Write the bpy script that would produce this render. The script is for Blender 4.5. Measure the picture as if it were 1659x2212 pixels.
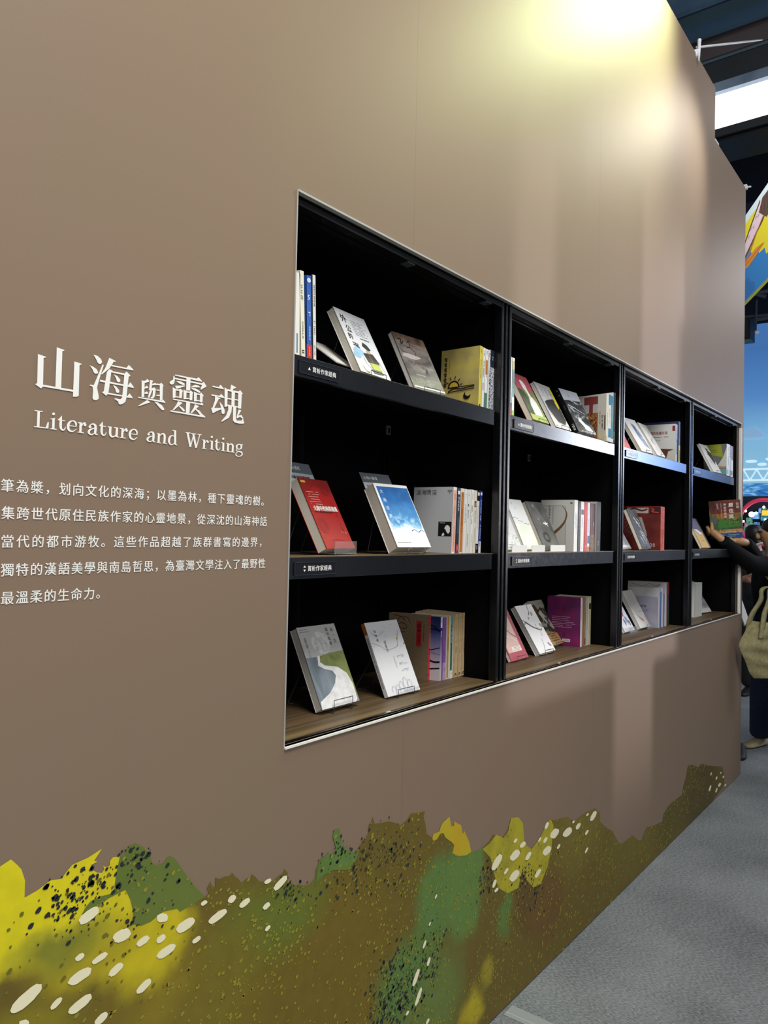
import bpy, bmesh, math, random
from mathutils import Vector, Matrix
from mathutils.geometry import tessellate_polygon

for o in list(bpy.data.objects):
    bpy.data.objects.remove(o)
SC = bpy.context.scene
COL = SC.collection

# ------------------------------------------------------------------ camera
YAW, PITCH, ROLL = 0.6523, 0.0263, 0.0215
fw = Vector((math.cos(YAW) * math.cos(PITCH), math.sin(YAW) * math.cos(PITCH), math.sin(PITCH)))
rt = Vector((math.sin(YAW), -math.cos(YAW), 0))
up = rt.cross(fw)
r2 = math.cos(ROLL) * rt + math.sin(ROLL) * up
u2 = -math.sin(ROLL) * rt + math.cos(ROLL) * up
cd = bpy.data.cameras.new('camera')
cam = bpy.data.objects.new('camera', cd)
COL.objects.link(cam)
cd.sensor_fit = 'HORIZONTAL'
cd.sensor_width = 36
cd.lens = 36 * 1661 / 1659
cd.clip_start = 0.02
mw = Matrix((r2, u2, -fw)).transposed().to_4x4()
mw.translation = (0, -1.25, 1.6)
cam.matrix_world = mw
SC.camera = cam

# ------------------------------------------------------------------ world, lamps, exposure
SC.view_settings.view_transform = 'Standard'
SC.view_settings.look = 'None'
SC.view_settings.exposure = 0.0
SC.view_settings.gamma = 1.0
SC.view_settings.use_curve_mapping = False
w = bpy.data.worlds.new('world')
SC.world = w
w.use_nodes = True
w.node_tree.nodes['Background'].inputs[0].default_value = (0.75, 0.85, 1.0, 1)
w.node_tree.nodes['Background'].inputs[1].default_value = 0.18


def lamp(name, kind, loc, target, energy, color, size=0.2, size_y=None, spot=None, blend=0.5):
    d = bpy.data.lights.new(name, kind)
    d.energy = energy
    d.color = color
    if kind == 'AREA':
        d.shape = 'RECTANGLE'
        d.size = size
        d.size_y = size_y or size
    else:
        d.shadow_soft_size = size
    if kind == 'SPOT':
        d.spot_size = math.radians(spot)
        d.spot_blend = blend
    o = bpy.data.objects.new(name, d)
    COL.objects.link(o)
    o.location = loc
    o.rotation_euler = (Vector(target) - Vector(loc)).to_track_quat('-Z', 'Y').to_euler()
    return o


lamp('hall_light', 'AREA', (0.2, -2.6, 6.5), (0.8, 0, 2.8), 340, (1.0, 0.98, 0.95), 3.0, 2.0)
lamp('front_hall_light', 'AREA', (-0.8, -5.5, 3.7), (1.6, 0, 1.6), 105, (1.0, 0.96, 0.92), 2.5, 1.5)
lamp('wash_spot', 'SPOT', (4.4, -0.62, 4.85), (3.0, 0, 3.6), 250, (0.88, 1.0, 0.55), 0.12, spot=70, blend=0.9)
lamp('wash_spot', 'SPOT', (3.5, -0.7, 4.9), (3.3, 0, 3.75), 24, (0.95, 1.0, 0.8), 0.15, spot=70, blend=1.0)
lamp('patch_spot', 'SPOT', (4.9, -0.7, 4.3), (4.15, 0, 3.55), 70, (1.0, 0.98, 0.84), 0.08, spot=62, blend=0.9)
lamp('downlight', 'SPOT', (2.0, -0.32, 6.2), (2.0, -0.05, 1.0), 190, (1.0, 0.95, 0.85), 0.05, spot=70, blend=0.8)
lamp('aisle_light', 'AREA', (9.5, -1.0, 4.6), (4.8, 0, 0.8), 28, (1.0, 0.94, 0.97), 0.8, 0.8)
lamp('banner_spot', 'SPOT', (7.6, 2.4, 7.0), (9.6, 0.7, 5.0), 420, (1.0, 0.98, 0.95), 0.1, spot=48, blend=0.5)
FLOOD = Vector((9.0, -5.2, 2.1))
FLOOD2 = Vector((9.6, -4.6, 2.3))
lamp('band_flood', 'SPOT', FLOOD, (4.0, 0, 1.9), 1000, (1.0, 0.95, 1.0), 0.03, spot=26, blend=0.6)  # unseen lamp added to throw light bands on the wall
lamp('band_flood', 'SPOT', FLOOD2, (4.2, 0, 2.2), 1300, (1.0, 0.95, 1.0), 0.02, spot=16, blend=0.6)  # second unseen lamp, added for one brighter band


# ------------------------------------------------------------------ materials
def lin(c):
    return c / 12.92 if c <= 0.04045 else ((c + 0.055) / 1.055) ** 2.4


def rgb(h):
    if isinstance(h, str):
        h = h.lstrip('#')
        return tuple(lin(int(h[i:i + 2], 16) / 255) for i in (0, 2, 4))
    return h


MATS = {}


def new_mat(name):
    m = bpy.data.materials.new(name)
    m.use_nodes = True
    nt = m.node_tree
    return m, nt, nt.nodes['Principled BSDF']


def mat(h, rough=0.5, metal=0.0, spec=0.5, emit=0.0, name=None, trans=0.0):
    key = (h, rough, metal, spec, emit, trans)
    if key in MATS:
        return MATS[key]
    m, nt, b = new_mat(name or 'plain_' + str(h).lstrip('#')[:12])
    c = (*rgb(h), 1)
    b.inputs['Base Color'].default_value = c
    b.inputs['Roughness'].default_value = rough
    b.inputs['Metallic'].default_value = metal
    b.inputs['Specular IOR Level'].default_value = spec
    if trans:
        b.inputs['Transmission Weight'].default_value = trans
        b.inputs['IOR'].default_value = 1.3
    if emit:
        b.inputs['Emission Color'].default_value = c
        b.inputs['Emission Strength'].default_value = emit
    # slight unevenness of the surface so nothing is perfectly flat
    n = nt.nodes.new('ShaderNodeTexNoise')
    n.inputs['Scale'].default_value = 60
    tc = nt.nodes.new('ShaderNodeTexCoord')
    nt.links.new(tc.outputs['Object'], n.inputs['Vector'])
    mr = nt.nodes.new('ShaderNodeMapRange')
    mr.inputs['To Min'].default_value = max(0.02, rough - 0.05)
    mr.inputs['To Max'].default_value = min(1, rough + 0.05)
    nt.links.new(n.outputs['Fac'], mr.inputs['Value'])
    nt.links.new(mr.outputs['Result'], b.inputs['Roughness'])
    MATS[key] = m
    return m


def noise_mat(name, stops, scale=(8, 8, 8), detail=4, rough=0.5, distort=0.0, grad=None, gmix=0.0, emit=0.0, spec=0.5):
    """colour ramp over noise; grad=(axis, lo, hi) adds a ramp along an object axis"""
    m, nt, b = new_mat(name)
    tc = nt.nodes.new('ShaderNodeTexCoord')
    mp = nt.nodes.new('ShaderNodeMapping')
    mp.inputs['Scale'].default_value = scale
    nt.links.new(tc.outputs['Object'], mp.inputs['Vector'])
    n = nt.nodes.new('ShaderNodeTexNoise')
    n.inputs['Scale'].default_value = 1
    n.inputs['Detail'].default_value = detail
    n.inputs['Distortion'].default_value = distort
    nt.links.new(mp.outputs['Vector'], n.inputs['Vector'])
    f = n.outputs['Fac']
    if grad:
        ax, lo, hi = grad
        sp = nt.nodes.new('ShaderNodeSeparateXYZ')
        nt.links.new(tc.outputs['Object'], sp.inputs[0])
        mr = nt.nodes.new('ShaderNodeMapRange')
        mr.inputs['From Min'].default_value = lo
        mr.inputs['From Max'].default_value = hi
        nt.links.new(sp.outputs[ax], mr.inputs['Value'])
        mx = nt.nodes.new('ShaderNodeMix')
        mx.inputs[0].default_value = gmix
        nt.links.new(f, mx.inputs[2])
        nt.links.new(mr.outputs['Result'], mx.inputs[3])
        f = mx.outputs[0]
    cr = nt.nodes.new('ShaderNodeValToRGB')
    els = cr.color_ramp.elements
    while len(els) < len(stops):
        els.new(0.5)
    for e, (p, h) in zip(els, stops):
        e.position = p
        e.color = (*rgb(h), 1)
    nt.links.new(f, cr.inputs['Fac'])
    nt.links.new(cr.outputs['Color'], b.inputs['Base Color'])
    if emit:
        nt.links.new(cr.outputs['Color'], b.inputs['Emission Color'])
        b.inputs['Emission Strength'].default_value = emit
    b.inputs['Roughness'].default_value = rough
    b.inputs['Specular IOR Level'].default_value = spec
    return m


WHITE = '#f4f4f0'
INK = '#1a1a1c'
PAPER = mat('#d8d2c2', 0.8, name='page_paper')
PAPERW = mat('#e9e6de', 0.8, name='page_paper_white')
BLACK = mat('#0a0b0d', 0.45, spec=0.35, name='black_matt_metal')
INSIDE = mat('#030304', 0.7, spec=0.1, name='black_cabinet_inside')
FRAME = mat('#090a0c', 0.25, spec=0.6, name='black_satin_frame')
FASCIA = mat('#4c4f54', 0.19, metal=0.85, spec=0.7, name='black_brushed_fascia')
WIRE = mat('#55575b', 0.3, metal=0.6, name='black_wire')
VINYL = mat('#f6f6f2', 0.6, name='white_vinyl')
ALU = mat('#b9b9b6', 0.4, metal=0.2, name='pale_aluminium')


# ------------------------------------------------------------------ mesh helpers
class MB:
    def __init__(self):
        self.v, self.f, self.mi, self.mats = [], [], [], []

    def m(self, mt):
        if mt not in self.mats:
            self.mats.append(mt)
        return self.mats.index(mt)

    def face(self, pts, mt):
        i = len(self.v)
        self.v += [tuple(p) for p in pts]
        self.f.append(tuple(range(i, i + len(pts))))
        self.mi.append(self.m(mt))

    def poly(self, pts, mt):
        """any simple polygon, concave ones triangulated"""
        if len(pts) <= 4 and len(pts) < 4:
            return self.face(pts, mt)
        i = len(self.v)
        vs = [Vector(p) for p in pts]
        self.v += [tuple(p) for p in vs]
        k = self.m(mt)
        for t in tessellate_polygon([vs]):
            self.f.append(tuple(i + j for j in t))
            self.mi.append(k)

    def box(self, lo, hi, mt):
        x0, y0, z0 = lo
        x1, y1, z1 = hi
        i = len(self.v)
        self.v += [(x0, y0, z0), (x1, y0, z0), (x1, y1, z0), (x0, y1, z0), (x0, y0, z1), (x1, y0, z1), (x1, y1, z1), (x0, y1, z1)]
        k = self.m(mt)
        for f in ((0, 3, 2, 1), (4, 5, 6, 7), (0, 1, 5, 4), (1, 2, 6, 5), (2, 3, 7, 6), (3, 0, 4, 7)):
            self.f.append(tuple(i + j for j in f))
            self.mi.append(k)

    def tube(self, pts, r, mt, n=8, cap=True):
        pts = [Vector(p) for p in pts]
        k = self.m(mt)
        base = len(self.v)
        prev = None
        for i, p in enumerate(pts):
            d = (pts[min(i + 1, len(pts) - 1)] - pts[max(i - 1, 0)]).normalized()
            a = d.cross(Vector((0.3, 0.2, 1))).normalized() if prev is None else (prev - d * prev.dot(d)).normalized()
            prev = a
            b = d.cross(a)
            rr = r[i] if isinstance(r, (list, tuple)) else r
            for j in range(n):
                t = 2 * math.pi * j / n
                self.v.append(tuple(p + (a * math.cos(t) + b * math.sin(t)) * rr))
        for i in range(len(pts) - 1):
            for j in range(n):
                q = base + i * n
                self.f.append((q + j, q + (j + 1) % n, q + n + (j + 1) % n, q + n + j))
                self.mi.append(k)
        if cap:
            self.f.append(tuple(base + j for j in range(n))[::-1])
            self.f.append(tuple(base + (len(pts) - 1) * n + j for j in range(n)))
            self.mi += [k, k]

    def ball(self, c, r, mt, n=12, sc=(1, 1, 1)):
        k = self.m(mt)
        base = len(self.v)
        h = n // 2
        for i in range(h + 1):
            a = math.pi * i / h
            for j in range(n):
                t = 2 * math.pi * j / n
                self.v.append((c[0] + r * sc[0] * math.sin(a) * math.cos(t), c[1] + r * sc[1] * math.sin(a) * math.sin(t), c[2] + r * sc[2] * math.cos(a)))
        for i in range(h):
            for j in range(n):
                self.f.append((base + i * n + j, base + (i + 1) * n + j, base + (i + 1) * n + (j + 1) % n, base + i * n + (j + 1) % n))
                self.mi.append(k)

    def build(self, name, parent=None, smooth=False, bevel=0.0, loc=None):
        me = bpy.data.meshes.new(name)
        me.from_pydata(self.v, [], self.f)
        for mt in self.mats:
            me.materials.append(mt)
        me.polygons.foreach_set('material_index', self.mi)
        if smooth:
            me.polygons.foreach_set('use_smooth', [True] * len(me.polygons))
        me.update()
        o = bpy.data.objects.new(name, me)
        COL.objects.link(o)
        if parent:
            o.parent = parent
        if loc:
            o.location = loc
        if bevel:
            bv = o.modifiers.new('bevel', 'BEVEL')
            bv.width = bevel
            bv.segments = 2
            bv.limit_method = 'ANGLE'
        return o


def tag(o, label=None, cat=None, group=None, kind=None):
    if label:
        o['label'] = label
    if cat:
        o['category'] = cat
    if group:
        o['group'] = group
    if kind:
        o['kind'] = kind
    return o


def empty(name, loc=(0, 0, 0), rot=(0, 0, 0)):
    o = bpy.data.objects.new(name, None)
    o.empty_display_size = 0.05
    COL.objects.link(o)
    o.location = loc
    o.rotation_euler = rot
    return o


GLYPH = {}
_tc = bpy.data.curves.new('glyph', 'FONT')
_to = bpy.data.objects.new('glyph', _tc)
COL.objects.link(_to)


def glyph(ch, bold=0.0):
    """triangles of one character in em units"""
    key = (ch, bold)
    if key not in GLYPH:
        _tc.body = ch
        _tc.size = 1.0
        _tc.offset = bold
        _tc.resolution_u = 3
        dg = bpy.context.evaluated_depsgraph_get()
        dg.update()
        ev = _to.evaluated_get(dg)
        me = ev.to_mesh()
        GLYPH[key] = ([tuple(v.co)[:2] for v in me.vertices], [tuple(p.vertices) for p in me.polygons])
        ev.to_mesh_clear()
    return GLYPH[key]


def put_glyph(mb, ch, fn, mt, bold=0.0):
    """fn maps glyph em coordinates (x, y) to a 3D point"""
    vs, fs = glyph(ch, 0.0)
    k = mb.m(mt)
    b_ = max(0.0, bold) * 0.8
    o3 = Vector(fn(0, 0))
    nn = (Vector(fn(1, 0)) - o3).cross(Vector(fn(0, 1)) - o3).normalized() * 0.00004
    for dx, dy, q in (((-b_, -b_ * 0.5, 0), (b_, b_ * 0.5, 1)) if b_ else ((0, 0, 0),)):
        i = len(mb.v)
        mb.v += [tuple(Vector(fn(x + dx, y + dy)) + nn * q) for x, y in vs]
        for f in fs:
            mb.f.append(tuple(i + j for j in f))
            mb.mi.append(k)


def smooth_path(pts, n=4):
    P = [Vector(p) for p in pts]
    out = []
    for i in range(len(P) - 1):
        a, b, c, d = P[max(i - 1, 0)], P[i], P[i + 1], P[min(i + 2, len(P) - 1)]
        for s in range(n):
            t = s / n
            out.append(0.5 * ((2 * b) + (c - a) * t + (2 * a - 5 * b + 4 * c - d) * t * t + (3 * b - a - 3 * c + d) * t ** 3))
    out.append(P[-1])
    return out


class Art:
    """flat printed marks on one face of a part; (u, v) run 0..1 over the face"""

    def __init__(self, mb, o, eu, ev, en, w, h):
        self.mb, self.o, self.eu, self.ev, self.en, self.w, self.h = mb, Vector(o), Vector(eu), Vector(ev), Vector(en), w, h
        self.k = 0
        self.rnd = random.Random(int(w * 1e5) + int(h * 1e4))

    def lay(self):
        self.k += 1

    def P(self, u, v):
        return self.o + self.eu * (u * self.w) + self.ev * (v * self.h) + self.en * (0.0002 + 0.00009 * self.k)

    def rect(self, u0, v0, u1, v1, c):
        self.lay()
        self.mb.face([self.P(u0, v0), self.P(u1, v0), self.P(u1, v1), self.P(u0, v1)], c if not isinstance(c, str) else mat(c, 0.5))

    def poly(self, pts, c):
        self.lay()
        self.mb.poly([self.P(*p) for p in pts], c if not isinstance(c, str) else mat(c, 0.5))

    def blob(self, u, v, ru, rv, c, n=14, ang=0.0, rag=0.0):
        ca, sa = math.cos(ang), math.sin(ang)
        pts = []
        for i in range(n):
            t = 2 * math.pi * i / n
            k = 1 + rag * (self.rnd.random() - 0.5)
            x, y = ru * self.w * math.cos(t) * k, rv * self.h * math.sin(t) * k
            pts.append((u + (x * ca - y * sa) / self.w, v + (x * sa + y * ca) / self.h))
        self.poly(pts, c)

    def line(self, pts, wd, c, smooth=True):
        self.lay()
        m_ = c if not isinstance(c, str) else mat(c, 0.5)
        q = [Vector((p[0] * self.w, p[1] * self.h)) for p in pts]
        if smooth and len(q) > 2:
            q = smooth_path(q, 5)
        L = []
        for i, p in enumerate(q):
            d = (q[min(i + 1, len(q) - 1)] - q[max(i - 1, 0)]).normalized()
            ww = wd if not isinstance(wd, (tuple, list)) else wd[0] + (wd[1] - wd[0]) * i / (len(q) - 1)
            nn = Vector((-d.y, d.x)) * ww / 2
            L.append((p + nn, p - nn))
        for (a, b), (c2, d2) in zip(L, L[1:]):
            self.mb.face([self.P(x.x / self.w, x.y / self.h) for x in (a, c2, d2, b)], m_)

    def rows(self, u0, u1, v0, n, dv, c, wd=0.0016, gap=0.3):
        """unreadable small print: broken lines"""
        self.lay()
        m_ = mat(c, 0.5)
        hw = wd / self.h / 2
        for i in range(n):
            u = u0
            end = u1 - (u1 - u0) * 0.35 * self.rnd.random()
            while u < end:
                l = (0.02 + 0.05 * self.rnd.random())
                if self.rnd.random() > gap * 0.4:
                    v = v0 - i * dv
                    self.mb.face([self.P(a, b) for a, b in ((u, v - hw), (min(u + l, end), v - hw), (min(u + l, end), v + hw), (u, v + hw))], m_)
                u += l + 0.008

    def cols(self, u, v0, v1, c, wd=0.004, dash=0.006):
        """unreadable vertical print: a column of small marks"""
        self.lay()
        m_ = mat(c, 0.5)
        v = v0
        hw = wd / self.w / 2
        dv = dash / self.h
        while v - dv > v1:
            a = self.rnd.uniform(0.7, 1.0)
            for (q0, q1, r0, r1) in ((-1, 1, 0.0, 0.2), (-0.8, -0.45, 0.25, 0.95), (0.35, 0.8, 0.35, 1.0), (-0.9, 0.9, 0.5, 0.66)):
                if self.rnd.random() < 0.8:
                    self.mb.face([self.P(u + hw * q0 * a, v - dv * r1 * 0.85), self.P(u + hw * q1 * a, v - dv * r1 * 0.85), self.P(u + hw * q1 * a, v - dv * r0 * 0.85), self.P(u + hw * q0 * a, v - dv * r0 * 0.85)], m_)
            v -= dv

    def text(self, s, u, v, size, c, vertical=False, track=1.0, bold=0.0, sx=1.0, jit=0.0):
        self.lay()
        m_ = mat(c, 0.5)
        x, y = u * self.w, v * self.h
        for ch in s:
            jx, jy = jit * size * (self.rnd.random() - 0.5), jit * size * (self.rnd.random() - 0.5)

            def fn(gx, gy, x=x, y=y, jx=jx, jy=jy):
                return self.P((x + jx + gx * size * sx) / self.w, (y + jy + gy * size) / self.h)
            put_glyph(self.mb, ch, fn, m_, bold)
            if vertical:
                y -= size * track
            else:
                adv = 1.0 if ord(ch) > 255 else 0.62
                x += size * sx * track * adv


# ------------------------------------------------------------------ books
def build_book(w, h, t, cover, spine_side='R', spine=None, front=None, spine_art=None, pages=None, back=None, thick=0.0011):
    """book Empty at its front bottom left corner, front cover facing -y; parts cover and page_block"""
    root = empty('book')
    cm = cover if not isinstance(cover, str) else mat(cover, 0.45)
    sm = cm if spine is None else (spine if not isinstance(spine, str) else mat(spine, 0.45))
    bmx = cm if back is None else (back if not isinstance(back, str) else mat(back, 0.45))
    mb = MB()
    mb.box((0, 0, 0), (w, thick, h), cm)
    mb.box((0, t - thick, 0), (w, t, h), bmx)
    if spine_side == 'R':
        mb.box((w - thick, 0, 0), (w, t, h), sm)
        sa = Art(mb, (w, 0, 0), (0, 1, 0), (0, 0, 1), (1, 0, 0), t, h)
    else:
        mb.box((0, 0, 0), (thick, t, h), sm)
        sa = Art(mb, (0, t, 0), (0, -1, 0), (0, 0, 1), (-1, 0, 0), t, h)
    if front:
        front(Art(mb, (0, 0, 0), (1, 0, 0), (0, 0, 1), (0, -1, 0), w, h))
    if spine_art:
        spine_art(sa)
    mb.build('cover', root)
    pb = MB()
    e = 0.0025
    x0, x1 = (e * 0.5, w - thick) if spine_side == 'R' else (thick, w - e * 0.5)
    pb.box((x0, thick, e * 0.5), (x1, t - thick, h - e * 0.5), pages or PAPERW)
    pb.build('page_block', root)
    return root


SEEN_GROUP = {}


def lean_book(label, group, x, y, z, yaw, tilt, w, h, t, cover, **k):
    r = build_book(w, h, t, cover, **k)
    r.location = (x, y, z)
    r.rotation_euler = (-math.radians(tilt), 0, math.radians(yaw))
    r.rotation_mode = 'XYZ'
    return tag(r, label, 'book', group)


def stand_book(label, group, x, y, z, yaw, d, h, t, cover, lean=0.0, **k):
    """spine facing the aisle (-y), front cover facing -x; (x, y) is the bottom spine corner"""
    r = build_book(d, h, t, cover, **k)
    a = math.radians(yaw) - math.pi / 2
    m = Matrix.Translation((x, y, z)) @ Matrix.Rotation(math.radians(lean), 4, 'Y') @ Matrix.Rotation(a, 4, 'Z') @ Matrix.Translation((-d, 0, 0))
    r.matrix_world = m
    return tag(r, label, 'book', group)


def wire_easel(label, x, y, z, yaw, w, tilt, t, lip=0.02, deep=0.15, group='wire book easels'):
    """bent wire easel: lips in front of the book, feet on the shelf, rear prop"""
    mb = MB()
    R = 0.0011
    s = math.tan(math.radians(tilt))
    for u in (0.25 * w, 0.75 * w):
        hb = 0.135
        yb = hb * s + t / math.cos(math.radians(tilt)) + 0.003
        pts = [(u, -0.007, lip), (u, -0.008, 0.006), (u, -0.004, R), (u, 0.02, R), (u, deep, R), (u, deep + 0.004, 0.006), (u, yb + 0.002, hb - 0.01), (u, yb, hb)]
        mb.tube(pts, R, WIRE, 6)
    mb.tube([(0.25 * w, -0.007, lip), (0.75 * w, -0.007, lip)], R, WIRE, 6)
    mb.tube([(0.25 * w, yb, hb), (0.75 * w, yb, hb)], R, WIRE, 6)
    mb.tube([(0.25 * w, deep, R), (0.75 * w, deep, R)], R, WIRE, 6)
    o = mb.build('wire_easel', None, True)
    o.location = (x, y, z)
    o.rotation_euler = (0, 0, math.radians(yaw))
    return tag(o, label, 'book stand', group)

# ------------------------------------------------------------------ the setting
def struct(o, label=None):
    o['kind'] = 'structure'
    if label:
        o['label'] = label
    return o


# carpet
m, nt, b = new_mat('grey_needle_felt_carpet')
tc = nt.nodes.new('ShaderNodeTexCoord')
n1 = nt.nodes.new('ShaderNodeTexNoise'); n1.inputs['Scale'].default_value = 220; n1.inputs['Detail'].default_value = 3
n2 = nt.nodes.new('ShaderNodeTexNoise'); n2.inputs['Scale'].default_value = 2.2; n2.inputs['Detail'].default_value = 3
mp = nt.nodes.new('ShaderNodeMapping'); mp.inputs['Scale'].default_value = (1.0, 0.35, 1.0); mp.inputs['Rotation'].default_value = (0, 0, 0.6)
nt.links.new(tc.outputs['Object'], mp.inputs['Vector'])
nt.links.new(mp.outputs['Vector'], n1.inputs['Vector'])
nt.links.new(tc.outputs['Object'], n2.inputs['Vector'])
ma = nt.nodes.new('ShaderNodeMath'); ma.operation = 'MULTIPLY_ADD'; ma.inputs[1].default_value = 0.45
nt.links.new(n2.outputs['Fac'], ma.inputs[0]); nt.links.new(n1.outputs['Fac'], ma.inputs[2])
cr = nt.nodes.new('ShaderNodeValToRGB')
cr.color_ramp.elements[0].position = 0.5; cr.color_ramp.elements[0].color = (*rgb('#4e5355'), 1)
cr.color_ramp.elements[1].position = 0.95; cr.color_ramp.elements[1].color = (*rgb('#8f9597'), 1)
nt.links.new(ma.outputs[0], cr.inputs['Fac'])
nt.links.new(cr.outputs['Color'], b.inputs['Base Color'])
b.inputs['Roughness'].default_value = 0.95
b.inputs['Specular IOR Level'].default_value = 0.1
bp = nt.nodes.new('ShaderNodeBump'); bp.inputs['Strength'].default_value = 0.35; bp.inputs['Distance'].default_value = 0.004
nt.links.new(n1.outputs['Fac'], bp.inputs['Height']); nt.links.new(bp.outputs['Normal'], b.inputs['Normal'])
CARPET = m
mb = MB()
mb.box((-4, -9, -0.05), (18, 6, 0.0), CARPET)
struct(mb.build('floor'), 'grey needle-felt carpet floor')
mb = MB()
CEIL = noise_mat('dark_ceiling', [(0.3, '#2a2526'), (0.7, '#3a3335')], (0.5, 0.5, 0.5), rough=0.9)
mb.box((-4, -9, 9.6), (18, 6, 9.7), CEIL)
struct(mb.build('ceiling'), 'dark hall ceiling')

# taupe printed exhibition wall with the bookcase opening
m, nt, b = new_mat('taupe_printed_wall')
tc = nt.nodes.new('ShaderNodeTexCoord')
n1 = nt.nodes.new('ShaderNodeTexNoise'); n1.inputs['Scale'].default_value = 330; n1.inputs['Detail'].default_value = 2
n2 = nt.nodes.new('ShaderNodeTexNoise'); n2.inputs['Scale'].default_value = 1.3; n2.inputs['Detail'].default_value = 4
nt.links.new(tc.outputs['Object'], n1.inputs['Vector']); nt.links.new(tc.outputs['Object'], n2.inputs['Vector'])
mx = nt.nodes.new('ShaderNodeMix'); mx.data_type = 'RGBA'
mx.inputs[6].default_value = (*rgb('#887563'), 1); mx.inputs[7].default_value = (*rgb('#917a66'), 1)
nt.links.new(n1.outputs['Fac'], mx.inputs[0])
mx2 = nt.nodes.new('ShaderNodeMix'); mx2.data_type = 'RGBA'; mx2.blend_type = 'MULTIPLY'; mx2.inputs[0].default_value = 0.12
nt.links.new(mx.outputs[2], mx2.inputs[6]); nt.links.new(n2.outputs['Color'], mx2.inputs[7])
# hairline panel seams in the print
sp = nt.nodes.new('ShaderNodeSeparateXYZ'); nt.links.new(tc.outputs['Object'], sp.inputs[0])
seam = None
for ax, at in ((0, 1.747), (0, 3.094), (0, 0.525), (0, 4.43), (0, -0.7)):
    s1 = nt.nodes.new('ShaderNodeMath'); s1.operation = 'SUBTRACT'; s1.inputs[1].default_value = at
    nt.links.new(sp.outputs[ax], s1.inputs[0])
    s2 = nt.nodes.new('ShaderNodeMath'); s2.operation = 'ABSOLUTE'; nt.links.new(s1.outputs[0], s2.inputs[0])
    s3 = nt.nodes.new('ShaderNodeMath'); s3.operation = 'LESS_THAN'; s3.inputs[1].default_value = 0.0012
    nt.links.new(s2.outputs[0], s3.inputs[0])
    if seam is None:
        seam = s3
    else:
        s4 = nt.nodes.new('ShaderNodeMath'); s4.operation = 'MAXIMUM'
        nt.links.new(seam.outputs[0], s4.inputs[0]); nt.links.new(s3.outputs[0], s4.inputs[1])
        seam = s4
mf = nt.nodes.new('ShaderNodeMath'); mf.operation = 'MULTIPLY'; mf.inputs[1].default_value = 0.35
nt.links.new(seam.outputs[0], mf.inputs[0])
mx3 = nt.nodes.new('ShaderNodeMix'); mx3.data_type = 'RGBA'; mx3.inputs[7].default_value = (*rgb('#5c4d42'), 1)
nt.links.new(mf.outputs[0], mx3.inputs[0]); nt.links.new(mx2.outputs[2], mx3.inputs[6])
nt.links.new(mx3.outputs[2], b.inputs['Base Color'])
b.inputs['Roughness'].default_value = 0.55
b.inputs['Specular IOR Level'].default_value = 0.3

WALL = m
OX0, OX1, OZ0, OZ1 = 1.279, 5.64, 1.103, 2.395
WX1, WT = 5.71, 0.03
mb = MB()
mb.box((-3.5, 0, 0.004), (OX0, WT, 4.37), WALL)
mb.box((OX0, 0, 0.004), (OX1, WT, OZ0), WALL)
mb.box((OX0, 0, OZ1), (4.896, WT, 4.37), WALL)
mb.box((4.896, 0, OZ1), (WX1, WT, 4.05), WALL)
mb.box((OX1, 0, 0.004), (WX1, WT, OZ1), WALL)
struct(mb.build('wall_front'), 'tall taupe brown exhibition wall with long bookcase opening')
mb = MB()
mb.box((WX1 - 0.03, WT, 0.004), (WX1, 0.55, 4.05), WALL)
struct(mb.build('wall_right'), 'return end of the exhibition wall')
mb = MB()
mb.box((-3.5, 0.9, 0.004), (4.9, 0.93, 4.3), INSIDE)
struct(mb.build('wall_back'), 'dark back of the exhibition wall')
# thin trim round the opening
mb = MB()
TRIMW = mat('#f1efe9', 0.35, name='white_trim')
mb.box((OX0 - 0.001, -0.005, OZ0 - 0.005), (OX1, 0.012, OZ0), TRIMW)
mb.box((OX0, -0.003, OZ1 - 0.004), (OX1, 0.012, OZ1 + 0.001), ALU)
mb.box((OX1 - 0.001, -0.004, OZ0 - 0.004), (OX1 + 0.014, 0.012, OZ1 - 0.03), TRIMW)
mb.box((OX0 - 0.003, -0.0015, OZ0), (OX0 + 0.0005, 0.012, OZ1), ALU)
struct(mb.build('trim_1'), 'thin pale edge trim round the bookcase opening')
# dark shadow-gap profile at the wall foot
mb = MB()
mb.box((-3.5, 0.002, 0.0), (WX1, 0.02, 0.006), BLACK)
struct(mb.build('baseboard_front'), 'thin black gap strip along the wall foot')

# ------------------------------------------------------------------ bookcases in the opening
WOOD = noise_mat('walnut_laminate', [(0.25, '#413222'), (0.5, '#5f4c34'), (0.75, '#7a6442')], (1.2, 45, 20), 5, 0.5, 0.6)
SH = (2.02, 1.537, 1.108)
PX = [1.23, 2.33, 3.43, 4.53, 5.63]
DEPTH = 0.42
UPTRI = [(-0.45, -0.35), (0.45, -0.35), (0, 0.45)]


def plate_text(mb, x, z, y, up_only):
    """triangle mark(s) and six characters on a holder, 15 x 3 cm"""
    ic = mat(WHITE, 0.5, name='white_print')
    cx = x + 0.0345
    if up_only:
        mb.face([(cx + a * 0.010, y, z + b_ * 0.0095) for a, b_ in UPTRI], ic)
    else:
        mb.face([(cx + a * 0.0095, y, z + 0.0048 + b_ * 0.0065) for a, b_ in UPTRI], ic)
        mb.face([(cx + a * 0.0095, y, z - 0.0048 - b_ * 0.0065) for a, b_ in UPTRI[::-1]], ic)
    gx = x + 0.045
    for ch in '賞析作家經典':
        put_glyph(mb, ch, lambda px, py, gx=gx: (gx + px * 0.0142, y, z - 0.0052 + py * 0.0142), ic, 0.018)
        gx += 0.0147


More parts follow.
